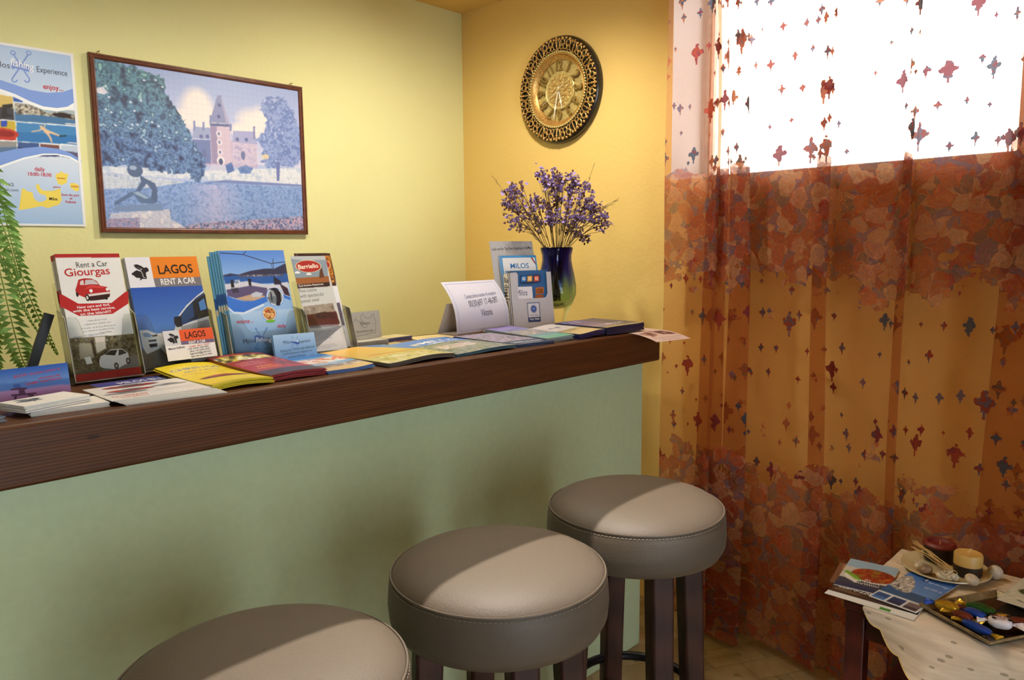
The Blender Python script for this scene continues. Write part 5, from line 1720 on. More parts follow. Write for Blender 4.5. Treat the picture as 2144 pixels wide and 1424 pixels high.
def yellow_pile():
    w, h = 0.117, 0.27
    A = Art(50, 100, (236, 214, 40))
    A.ell(0.55, 0.32, 0.42, 0.05, (120, 50, 40)); A.ell(0.55, 0.345, 0.24, 0.04, (170, 60, 50)); A.ell(0.5, 0.30, 0.38, 0.02, (60, 50, 50))
    A.rect(0, 0, 1, 0.06, (206, 184, 30))
    ov = [T('CHRISTOS', 0.5, 0.74, 0.085, (36, 84, 170), bold=0.04, width=0.84), T('RENT A MOTO', 0.5, 0.64, 0.04, (36, 84, 170), bold=0.03, width=0.6), T('motorbikes & scooters, atv', 0.5, 0.57, 0.024, (200, 70, 40), width=0.8), T('Adamas - Milos', 0.5, 0.51, 0.03, (200, 70, 40), width=0.5)]
    b = lambda x, y: 0.007 * (1 - math.cos((y / h - 0.4) * 2.2)) + 0.004 * math.sin(x / w * PI) - 0.0045
    b2 = lambda x, y: max(0.0, b(x, y) + 0.0045)
    pile('brochure', 0.588, 1.318, CZ, 0, w, h, 6, 0.0015, 'yellow motorbike brochure, top of the yellow stack', 'yellow brochure in the stack under the motorbike brochure', 'brochure', 'yellow brochures', art=A, ov=ov, under=(226, 206, 40), edge=(200, 184, 40), bend=b2, jit=(0.003, 1.6))
yellow_pile()


def red_pile():
    w, h = 0.122, 0.272
    A = Art(60, 100, (170, 40, 46))
    A.rect(0, 0.62, 1, 1.0, (150, 46, 50))
    A.speck((A.U < 0.95) & (A.V > 0.70) & (A.V < 0.93), [(226, 226, 190), (40, 36, 36), (206, 190, 60), (240, 240, 236), (120, 110, 60)], 8, 80)
    A.speck((A.U > 0.64) & (A.V > 0.32) & (A.V < 0.66), [(170, 40, 44), (110, 20, 26), (196, 60, 50)], 5, 81)
    A.rect(0, 0, 1, 0.2, (60, 36, 60))
    ov = [T('SMART', 0.3, 0.56, 0.055, (196, 130, 120), bold=0.04, width=0.44), T('MILOS', 0.3, 0.48, 0.055, (196, 130, 120), bold=0.04, width=0.44), T('FREE', 0.36, 0.36, 0.045, (236, 150, 40), bold=0.04, width=0.28), T('DELIVERY', 0.38, 0.29, 0.045, (236, 150, 40), bold=0.04, width=0.44)]
    b = lambda x, y: 0.006 * (1 - math.cos((y / h) * 2.0)) + 0.003 * math.sin(x / w * PI)
    pile('brochure', 0.707, 1.330, CZ, 0.5, w, h, 7, 0.0018, 'red brochure with yellow lettering, top of the red stack', 'red edged brochure in the stack under the yellow lettered one', 'brochure', 'red brochures', art=A, ov=ov, under=(120, 36, 44), edge=(140, 52, 56), bend=b, jit=(0.003, 2.0))
red_pile()


def map_pile():
    w, h = 0.112, 0.235
    A = Art(60, 90, (120, 166, 210))
    A.rect(0, 0.78, 1, 1, (60, 120, 190))
    A.speck((A.V > 0.4) & (A.V < 0.68), [(226, 190, 170), (214, 120, 80), (236, 232, 230), (206, 214, 226)], 6, 84)
    A.rect(0, 0.0, 1, 0.2, (206, 176, 130)); A.speck((A.V > 0.16) & (A.V < 0.3), [(90, 80, 90), (140, 130, 130), (206, 200, 196)], 5, 85)
    ov = [T('where to go', 0.5, 0.70, 0.04, (240, 120, 70), bold=0.02, width=0.6), T('beaches', 0.4, 0.34, 0.04, (236, 236, 240), bold=0.02, width=0.5)]
    b = lambda x, y: 0.004 * max(0, (x / w - 0.5)) ** 2 * 4 + 0.002 * math.sin(y / h * PI)
    pile('brochure', 0.832, 1.330, CZ, -2, w, h, 4, 0.0016, 'blue and orange beach brochure, between red stack and bare wood', 'blue brochure under the blue and orange beach brochure', 'brochure', 'blue and orange brochures', art=A, ov=ov, under=(60, 100, 170), edge=(90, 120, 170), bend=b, jit=(0.002, 1.0))
    m = sheet('flyer', 0.10, 0.13, 0.0005, base=(230, 226, 214), mat='paper', matrix=flat_at(1.005, 1.575, CZ, 4)); tag(m, 'pale paper under the grey scalloped cards', 'flyer')
map_pile()


# ---- scalloped grey map cards
def scallop_cards():
    w, h = 0.097, 0.072
    def outline(n=26, mrow=19, r=0.0013):
        pts = []
        for i in range(n * 4):
            x = w * i / (n * 4); pts.append((x, r * abs(math.sin(PI * i / 4)) - r))
        for i in range(mrow * 4):
            y = h * i / (mrow * 4); pts.append((w + r - r * abs(math.sin(PI * i / 4)), y))
        for i in range(n * 4):
            x = w - w * i / (n * 4); pts.append((x, h + r - r * abs(math.sin(PI * i / 4))))
        for i in range(mrow * 4):
            y = h - h * i / (mrow * 4); pts.append((r * abs(math.sin(PI * i / 4)) - r, y))
        return pts
    def card(mm, printed):
        m = MB(); m.prism(outline(), 0, 0.0012)
        o = m.build('map_card', M['grey_card'], None, smooth=0)
        o.matrix_world = mm
        if printed:
            fx = homog([(1575, 735), (1895, 702), (1900, 935), (1620, 975)])
            q = MB()
            def pl(pts):
                pts = [fx(*p) for p in pts]
                q.tube([(u * w, v * h, 0.0013) for u, v in pts], 0.00035, 4)
            pl([(1605, 950), (1660, 940), (1740, 925), (1800, 905), (1840, 908), (1845, 870), (1850, 800), (1830, 760), (1835, 735), (1815, 740), (1805, 765), (1765, 785), (1730, 770), (1715, 735), (1690, 760), (1695, 800), (1720, 830), (1760, 845), (1745, 870), (1710, 860), (1690, 830)])
            pl([(1605, 950), (1602, 880), (1612, 820), (1630, 790), (1650, 810), (1676, 815), (1690, 830)])
            q.build('map_outline', M['grey_ink'], o, smooth=0)
            for s_, x, y, ww in (('Klimata', 1740, 840, 0.34), ('Oceanfront villas', 1735, 905, 0.6)):
                vs, tr, xa, xb = text_tris(s_, 0.0)
                u, v = fx(x, y)
                k = ww * w / (xb - xa)
                z = MB(); z.add([(u * w + (px - (xa + xb) / 2) * k, v * h + py * k * 1.1, 0.0014) for px, py in vs], tr)
                z.build('lettering', M['grey_ink'], o, smooth=0)
        return o
    M['grey_card'] = plain('grey_board', C(176, 172, 160), 0.7, var=0.05)
    M['grey_ink'] = plain('dark_grey_ink', C(92, 90, 86), 0.7)
    g = 'grey scalloped map cards'
    o = card(stand_at(1.128, 1.672, CZ + 0.017, 5, 6), True)
    tag(o, 'grey scalloped card with map outline, standing on its stack', 'card', g)
    z = CZ + 0.0012
    p = None
    for i in range(9):
        mm = flat_at(1.115 + rnd.uniform(-0.0004, 0.0004), 1.628, z, 3)
        if p is None:
            p = card(mm, False); tag(p, 'grey scalloped card lying in the stack below the standing map card', 'card', g)
        else:
            dup(p, mm)
        z += 0.0016
scallop_cards()


def purple_pack():
    pile('business_card', 1.238, 1.672, CZ, 6, 0.095, 0.062, 8, 0.0012, 'top card of the small violet edged pack by the green wall side', 'violet edged card in the small pack beside the scalloped cards', 'card', 'violet edged cards', base=(196, 180, 140), under=(90, 90, 130), edge=(92, 92, 136))
    o = sheet('leaflet', 0.13, 0.10, 0.0008, base=(222, 200, 150), ov=[T('menu', 0.5, 0.5, 0.16, (160, 110, 60), width=0.4), G([(0.1, 0.2), (0.9, 0.2), (0.9, 0.24), (0.1, 0.24)], (160, 120, 70))], matrix=flat_at(1.325, 1.632, CZ, -6)); tag(o, 'cream leaflet lying flat behind the blue magazines', 'leaflet')
    o = sheet('leaflet', 0.12, 0.10, 0.0008, base=(120, 90, 60), ov=[G([(0.1, 0.1), (0.5, 0.2), (0.6, 0.6), (0.2, 0.5)], (196, 176, 120))], matrix=flat_at(1.20, 1.600, CZ, 8)); tag(o, 'brown leaflet lying flat beside the scalloped card stack', 'leaflet')
purple_pack()


def magazines():
    w, h = 0.195, 0.262
    A = Art(90, 110, (226, 176, 80))
    A.grad(0.0, 1.0, (170, 160, 80), (240, 190, 90))
    A.speck(A.V < 0.34, [(150, 146, 80), (190, 180, 110), (206, 200, 170), (130, 130, 80)], 8, 90)
    A.poly([(0.55, 1), (1, 1), (1, 0.5), (0.9, 0.55)], (70, 130, 200))
    A.poly([(0.2, 0.5), (0.6, 0.42), (1, 0.5), (1, 0.46), (0.6, 0.38), (0.2, 0.44)], (190, 130, 50))
    ov = [T('Milos', 0.74, 0.56, 0.05, (190, 190, 170), width=0.2)]
    b = lambda x, y: 0.0032 * (1 - math.cos(x / w * 5.0)) * (1 - 0.3 * y / h)
    pile('magazine', 0.968, 1.305, CZ, 1.5, w, h, 4, 0.0022, 'orange and gold sunset magazine, top of its stack', 'magazine in the stack under the orange sunset magazine', 'magazine', 'orange magazines', art=A, ov=ov, under=(120, 106, 80), edge=(84, 78, 70), bend=b, jit=(0.004, 1.2))
    w, h = 0.205, 0.272
    A = Art(100, 130, (110, 140, 120))
    A.rect(0, 0.62, 1, 1, (52, 120, 210))
    A.speck(A.V < 0.64, [(96, 116, 90), (124, 136, 104), (150, 150, 150), (84, 108, 90), (170, 166, 170)], 10, 91)
    A.speck((A.V > 0.3) & (A.V < 0.5) & (A.U > 0.2) & (A.U < 0.8), [(200, 196, 196), (176, 150, 140), (214, 214, 220), (120, 130, 110)], 5, 92)
    ov = [T('MILOS', 0.62, 0.74, 0.11, (232, 238, 250), bold=0.03, width=0.6), T('SUMMER GUIDE', 0.6, 0.66, 0.05, (232, 238, 250), bold=0.02, width=0.5), G([(0.16, 0.72), (0.28, 0.72), (0.28, 0.80), (0.16, 0.80)], (206, 206, 190))]
    b2 = lambda x, y: 0.003 * (1 - math.cos(x / w * 4.4)) * 0.8
    pile('magazine', 1.170, 1.312, CZ, 0.5, w, h, 3, 0.0022, 'blue and green coast magazine with white heading, right of the orange ones', 'magazine under the blue and green coast magazine', 'magazine', 'blue and green magazines', art=A, ov=ov, under=(70, 100, 110), edge=(52, 84, 100), bend=b2, jit=(0.003, 1.0))
    w, h = 0.130, 0.27
    A = Art(60, 100, (120, 130, 176))
    A.speck(A.V > 0.25, [(170, 160, 190), (120, 110, 150), (196, 184, 200), (90, 90, 120), (206, 190, 170)], 6, 93)
    A.rect(0, 0, 1, 0.24, (44, 64, 96))
    ov = [T('GREEK ISLANDS', 0.52, 0.12, 0.055, (226, 232, 240), bold=0.03, width=0.84), T('travel book', 0.5, 0.04, 0.04, (226, 232, 240), width=0.5)]
    pile('brochure', 1.386, 1.318, CZ, -4, w, h, 4, 0.0020, 'violet brochure with dark blue foot, right of the coast magazines', 'brochure under the violet one with dark blue foot', 'brochure', 'violet and dark blue brochures', art=A, ov=ov, under=(60, 70, 100), edge=(60, 76, 104), jit=(0.002, 0.8))
    w, h = 0.098, 0.290
    A = Art(50, 120, (130, 124, 190))
    A.grad(0, 1, (110, 176, 160), (130, 110, 196))
    A.speck((A.V > 0.3) & (A.V < 0.66), [(190, 176, 190), (130, 136, 150), (160, 150, 140), (214, 206, 214)], 6, 94)
    A.rect(0.0, 0.0, 1, 0.12, (120, 180, 160))
    ov = [T('Sarakiniko', 0.5, 0.84, 0.05, (230, 226, 246), shear=0.2, width=0.6), T('boat cruises', 0.5, 0.16, 0.03, (230, 240, 236), width=0.7)]
    b = lambda x, y: 0.004 * (x / w) ** 2 + 0.002 * (y / h)
    pile('brochure', 1.513, 1.335, CZ, -9, w, h, 5, 0.0022, 'violet and sea green slim brochure in front of the white display box', 'slim brochure under the violet and sea green one', 'brochure', 'violet and sea green brochures', art=A, ov=ov, under=(110, 130, 130), edge=(150, 160, 160), bend=b, jit=(0.003, 1.4))
    w, h = 0.109, 0.210
    A = Art(60, 100, (206, 200, 206))
    A.rect(0, 0, 1, 0.34, (196, 176, 140)); A.speck((A.V > 0.3) & (A.V < 0.44), [(196, 180, 140), (150, 130, 90), (216, 204, 180)], 5, 95)
    ov = [T('Milos', 0.4, 0.66, 0.06, (60, 60, 90), bold=0.02, width=0.3), T('art & history', 0.6, 0.56, 0.03, (90, 90, 110), width=0.5), G([(0.52, 0.62), (0.58, 0.62), (0.60, 0.70), (0.54, 0.72)], (40, 60, 120))]
    b = lambda x, y: 0.004 * (1 - math.cos(x / w * 3.6)) * 0.8
    pile('brochure', 1.626, 1.312, CZ, -3, w, h, 8, 0.0017, 'cream and white brochure, top of the navy edged stack beside the slim ones', 'navy edged brochure under the cream and white one', 'brochure', 'cream and white brochures', art=A, ov=ov, under=(44, 50, 90), edge=(34, 42, 84), bend=b, jit=(0.0012, 0.5))
    w, h = 0.175, 0.205
    A = Art(60, 100, (70, 70, 140))
    A.grad(0, 1, (120, 110, 130), (54, 54, 150)); A.rect(0.6, 0, 1, 1, (40, 48, 84), 0.7); A.speck((A.V > 0.2) & (A.V < 0.36) & (A.U < 0.6), [(170, 150, 190), (120, 110, 150), (150, 136, 110)], 6, 96)
    A.rect(0, 0, 1, 0.1, (150, 140, 110))
    ov = [T('ISLAND', 0.24, 0.86, 0.05, (226, 226, 250), bold=0.02, width=0.4), T('guide', 0.24, 0.76, 0.05, (226, 226, 250), width=0.3), T('MILOS', 0.62, 0.28, 0.07, (240, 240, 250), bold=0.03, width=0.46)]
    b = lambda x, y: 0.0045 * (x / w) ** 2 + 0.003 * math.sin(x / w * 5) * 0.3 + 0.001
    pile('brochure', 1.741, 1.303, CZ + 0.0012, -3, w, h, 9, 0.0023, 'navy and violet brochure, top of the stack at the counter end', 'dark navy brochure in the counter end stack', 'brochure', 'navy brochures', art=A, ov=ov, under=(30, 36, 70), edge=(28, 34, 66), bend=b, jit=(0.0012, 0.5))
magazines()


def pink_flyer():
    w, h = 0.142, 0.235
    # hangs out over the front edge and curls down a little
    def b(x, y):
        q = max(0.0, 0.115 - y)
        return 0.0003 - 1.25 * q * q
    A = Art(50, 90, (208, 180, 176))
    A.speck(inside(A.U, A.V, [(0.06, 0.34), (0.40, 0.42), (0.46, 0.24), (0.2, 0.16)]), [(84, 48, 46), (120, 76, 70), (200, 170, 166)], 4, 97)
    A.speck(inside(A.U, A.V, [(0.46, 0.46), (0.86, 0.42), (0.96, 0.20), (0.6, 0.22)]), [(70, 40, 44), (110, 70, 66), (200, 170, 166)], 4, 98)
    ov = [T('horse riding on the island of Milos', 0.5, 0.10, 0.035, (110, 80, 84), width=0.84), T('every day at sunset', 0.5, 0.04, 0.03, (110, 80, 84), width=0.5)]
    o = sheet('flyer', w, h, 0.0005, art=A, ov=ov, mat='paper', matrix=flat_at(1.822, 1.186, CZ + 0.0001, -10), bend=b)
    tag(o, 'pinkish flyer sticking out over the front edge at the right end of the counter', 'flyer')
pink_flyer()


# ---- folded white contact card
def tent_card():
    w = 0.232
    t = tag(bpy.data.objects.new('tent_card', None), 'folded white tent card with a contact phone number', 'sign')
    COL.objects.link(t)
    t.matrix_world = flat_at(1.476, 1.652, CZ, 1.9)
    fx = homog([(90, 415), (535, 397), (660, 775), (210, 828)])
    h = 0.165
    b = lambda x, y: 0.020 * math.sin(y / h * PI)
    ov = []
    asp = w / h
    bl = (150, 160, 200)
    for a, c in (((0.05, 0.04), (0.95, 0.04)), ((0.95, 0.04), (0.95, 0.95)), ((0.95, 0.95), (0.05, 0.95)), ((0.05, 0.95), (0.05, 0.04))):
        n = 12
        ov += S([(a[0] + (c[0] - a[0]) * i / n, a[1] + (c[1] - a[1]) * i / n) for i in range(n + 1)], 0.005, bl, asp)
    ov += [T('Contact phone number of reception', *fx(392, 544), 0.085, (120, 124, 150), shear=0.15, width=0.60, rot=0.05), T('00(30)697 17-48-097', *fx(415, 610), 0.13, (70, 72, 90), width=0.56, rot=0.06), T('Viktoria', *fx(444, 690), 0.13, (60, 62, 80), width=0.21, rot=0.03)]
    A = Art(30, 30, (206, 204, 222))
    o = sheet('front_face', w, h, 0.0006, art=A, ov=ov, mat='paper', parent=t, bend=b, matrix=Matrix.Translation((0, 0.0, 0.004)) @ frame_mat((0, 0, 0), (1, 0, 0), (0, math.sin(math.radians(24)), math.cos(math.radians(24)))), edge=(230, 228, 236))
    m = MB()
    m.prism([(0.0, 0.0), (0.0, 0.004), (0.012, 0.004), (0.085, 0.0015), (0.085, 0.0)], 0, w, 'x')
    m.build('base_strip', M['card_white'], t, smooth=0)
    m = MB()
    m.prism([(0.085, 0.0), (0.085, 0.0012), (0.062, 0.050), (0.044, 0.092), (0.0428, 0.0915), (0.061, 0.049), (0.083, 0.001)], 0.0, w, 'x')
    m.build('back_flap', M['card_white'], t, smooth=0)
M['card_white'] = plain('white_card', C(190, 180, 176), 0.6, var=0.03)
tent_card()


# ---- cardboard map display with two pockets
def map_display():
    t = thing('display_stand', 'white card display box with tall back board holding island maps', 'display stand', flat_at(1.712, 1.640, CZ + 0.001, -11))
    Mx = lambda tilt, x, y, z: Matrix.Translation((x, y, z)) @ frame_mat((0, 0, 0), (1, 0, 0), (0, math.sin(math.radians(tilt)), math.cos(math.radians(tilt))))
    w = 0.158
    fx = homog([(660, 335), (1002, 322), (1035, 765), (700, 790)])
    h = 0.178
    W2 = (214, 212, 220)
    # front wall with its notch
    m = MB()
    cut = [(0, 0), (w, 0)] + [(u * w, v * h) for u, v in (fx(1002, 322), fx(965, 325))] + [(u * w, v * h) for u, v in (fx(975, 500), fx(962, 532), fx(945, 538), fx(735, 548), fx(722, 540), fx(718, 350), fx(705, 332))] + [(0, h)]
    m.prism(cut, 0, 0.0015)
    m.build('front_wall', M['display_card'], t, Mx(7, 0, 0, 0), smooth=0)
    # printed badge
    P = lambda pts, c: G([fx(*p) for p in pts], c)
    bw, bh = 0.05, 0.062
    ov = [G([(0, 0), (1, 0), (1, 1), (0, 1)], (60, 80, 130)), G([(0.05, 0.04), (0.95, 0.04), (0.95, 0.96), (0.05, 0.96)], (216, 216, 226)), G([(0.05, 0.04), (0.95, 0.04), (0.95, 0.24), (0.05, 0.24)], (44, 60, 110)), T('TAX FREE', 0.5, 0.09, 0.10, (236, 236, 246), bold=0.03, width=0.8), T('Global Blue', 0.5, 0.31, 0.085, (90, 100, 130), width=0.7)]
    for k in range(14):
        a = 2 * PI * k / 14
        ov += S([(0.5 + 0.12 * math.cos(a), 0.67 + 0.10 * math.sin(a)), (0.5 + 0.26 * math.cos(a), 0.67 + 0.21 * math.sin(a))], 0.06, (44, 70, 150), bw / bh)
    ov.append(E_(0.5, 0.67, 0.17, 0.14, (60, 90, 170))); ov.append(E_(0.5, 0.67, 0.08, 0.065, (130, 160, 210)))
    sheet('badge', bw, bh, 0.0003, ov=ov, mat='paper', parent=t, matrix=Mx(7, 0, 0, 0) @ Matrix.Translation((0.052, 0.018, 0.0016)))
    # left side wall with vertical lettering
    m = MB(); m.prism([(0.0, 0.0), (0.046, 0.0), (0.052, 0.172), (0.0215, 0.176)], -0.0015, 0.0, 'x'); m.build('side_wall', M['display_card'], t, smooth=0)
    m = MB(); m.prism([(0.0, 0.0), (0.046, 0.0), (0.052, 0.172), (0.0215, 0.176)], w, w + 0.0015, 'x'); m.build('side_wall', M['display_card'], t, smooth=0)
    sm = Matrix(((0, 0, -1, -0.0016), (-1, 0, 0, 0.040), (0, 1, 0, 0.0), (0, 0, 0, 1))) @ Matrix.Rotation(math.radians(7), 4, 'Z')
    sheet('side_label', 0.036, 0.172, 0.0003, base=(226, 216, 190), ov=[G([(0.66, 0), (0.78, 0), (0.78, 1), (0.66, 1)], (60, 90, 150)), G([(0.9, 0), (1, 0), (1, 1), (0.9, 1)], (40, 40, 60)), T('www.SkyMap.gr', 0.46, 0.5, 0.13, (50, 48, 50), bold=0.03, width=4.3, rot=PI / 2)], mat='paper', parent=t, matrix=sm)
    m = MB(); m.box((0, 0.0, 0), (w, 0.060, 0.0015)); m.build('base', M['display_card'], t, smooth=0)
    # tall back board
    wb, hb = 0.172, 0.284
    sheet('back_board', wb, hb, 0.0015, base=(176, 174, 178), ov=[T('Look out for Tax Free shopping on SkyMap', 0.5, 0.90, 0.034, (50, 50, 54), bold=0.02, width=0.93, rot=0.03)], mat='paper', parent=t, matrix=Mx(13, -0.014, 0.058, 0.0) @ Matrix.Translation((0, 0, -0.0016)), edge=(200, 198, 200))
    M_ = t.matrix_world
    # blue edged MILOS maps in the back pocket
    wm, hm = 0.143, 0.232
    ov = [G([(0.04, 0.02), (0.96, 0.02), (0.96, 0.97), (0.04, 0.97)], (226, 228, 234)), T('MILOS', 0.5, 0.82, 0.075, (44, 120, 190), bold=0.05, width=0.52), G([(0.08, 0.735), (0.92, 0.735), (0.92, 0.785), (0.08, 0.785)], (80, 150, 210)), T('NEW INTERACTIVE MOBILITY GUIDE', 0.5, 0.748, 0.022, (236, 240, 250), width=0.8),
          G([(0.24, 0.6), (0.78, 0.6), (0.74, 0.66), (0.66, 0.70), (0.24, 0.69)], (50, 50, 54)), T('4+', 0.86, 0.64, 0.045, (70, 70, 76), width=0.08), G([(0.84, 0.97), (0.96, 0.86), (0.96, 0.90), (0.89, 0.97)], (150, 60, 50)), G([(0.24, 0.2), (0.78, 0.2), (0.78, 0.6), (0.24, 0.6)], (110, 150, 190))]
    mm = M_ @ Mx(12, 0.012, 0.050, 0.002)
    o = sheet('map', wm, hm, 0.0015, base=(70, 150, 214), ov=ov, matrix=mm); g = 'blue edged maps in the display box'
    tag(o, 'blue edged island map with bold heading, foremost in the back pocket', 'map', g)
    for i in range(2):
        c = sheet('map', wm, hm, 0.0015, base=(60, 130, 190), matrix=mm @ Matrix.Translation((-0.0025 * (i + 1), 0.001, -0.0020 * (i + 1)))); tag(c, 'blue edged map behind the foremost one in the display box', 'map', g)
    # dark blue booklets in the front pocket
    wm, hm = 0.146, 0.182
    fy = homog([(662, 312), (962, 308), (985, 540), (720, 548)])
    f2 = lambda x, y: (fy(x, y)[0], 0.46 + 0.54 * fy(x, y)[1])
    P = lambda pts, c: G([f2(*p) for p in pts], c)
    ov = [P([(740, 352), (895, 342), (912, 358), (914, 400), (900, 412), (760, 424), (744, 410)], (36, 66, 112))]
    for x, c in ((755, (50, 130, 200)), (802, (226, 170, 60)), (856, (214, 90, 50))):
        ov.append(P([(x, 360), (x + 38, 356), (x + 42, 400), (x + 4, 404)], c))
        ov.append(E_(*f2(x + 21, 380), 0.04, 0.028, (240, 230, 214), 12)); ov.append(E_(*f2(x + 21, 380), 0.02, 0.014, c, 10))
    ov += [T('TRAVEL ME TO', *f2(832, 422), 0.035, (24, 34, 60), bold=0.03, width=0.40), P([(872, 452), (930, 446), (938, 460), (938, 495), (878, 500)], (176, 104, 50)), P([(872, 508), (932, 500), (938, 538), (878, 540)], (160, 90, 44)), T('OS', *f2(908, 490), 0.08, (60, 36, 24), bold=0.05, width=0.17)]
    mm = M_ @ Mx(9, 0.008, 0.0070, 0.002)
    o = sheet('booklet', wm, hm, 0.002, base=(50, 98, 150), ov=ov, matrix=mm, edge=(60, 76, 96)); g = 'dark blue booklets in the display box'
    tag(o, 'dark blue travel booklet with three coloured squares, foremost in the front pocket', 'booklet', g)
    for i in range(5):
        c = sheet('booklet', wm, hm, 0.0022, base=(44, 84, 130), matrix=mm @ Matrix.Translation((rnd.uniform(-0.002, 0.001), rnd.uniform(-0.001, 0.001), -0.0028 * (i + 1))), edge=(120, 116, 110)); tag(c, 'dark blue booklet filed behind the one with coloured squares', 'booklet', g)
    o = sheet('business_card', 0.070, 0.100, 0.0008, base=(226, 222, 232), ov=[T('Milos', 0.40, 0.72, 0.20, (44, 52, 90), shear=0.2, width=0.62), G([(0.0, 0.54), (0.4, 0.52), (0.95, 0.62), (0.95, 0.57), (0.4, 0.48), (0, 0.5)], (70, 90, 150)), G([(0.2, 0.46), (1, 0.50), (1, 0.40), (0.2, 0.38)], (40, 56, 110))], mat='paper', matrix=M_ @ Mx(8, 0.010, 0.0050, 0.032))
    tag(o, 'white card with script lettering tucked in the display box notch', 'card')
M['display_card'] = plain('white_display_card', C(192, 190, 198), 0.55, var=0.03)
map_display()


# ---- vase and dried flowers
VX, VY = 1.935, 1.660
def vase():
    prof_o = [(0.001, 0.0), (0.030, 0.0), (0.032, 0.006), (0.034, 0.02), (0.045, 0.045), (0.060, 0.075), (0.069, 0.100), (0.067, 0.130), (0.060, 0.160), (0.053, 0.190), (0.049, 0.212), (0.0495, 0.230), (0.0535, 0.245), (0.055, 0.252), (0.053, 0.256)]
    prof_i = [(0.048, 0.254), (0.046, 0.245), (0.042, 0.230), (0.041, 0.212), (0.044, 0.190), (0.049, 0.160), (0.054, 0.130), (0.054, 0.105), (0.044, 0.080), (0.026, 0.062), (0.001, 0.056)]
    m = MB()
    n = 72
    def wob(a, z):
        return 1 + 0.035 * math.sin(3 * a + 18 * z) * min(1, z / 0.05) + 0.012 * math.sin(7 * a - 30 * z)
    m.lathe(prof_o + prof_i, n, wob=wob)
    o = m.build('vase', M['vase'], smooth=60)
    o.matrix_world = Matrix.Translation((VX, VY, CZ + 0.0005))
    tag(o, 'blue to clear art glass vase of dried flowers at the counter end', 'vase')
vase()


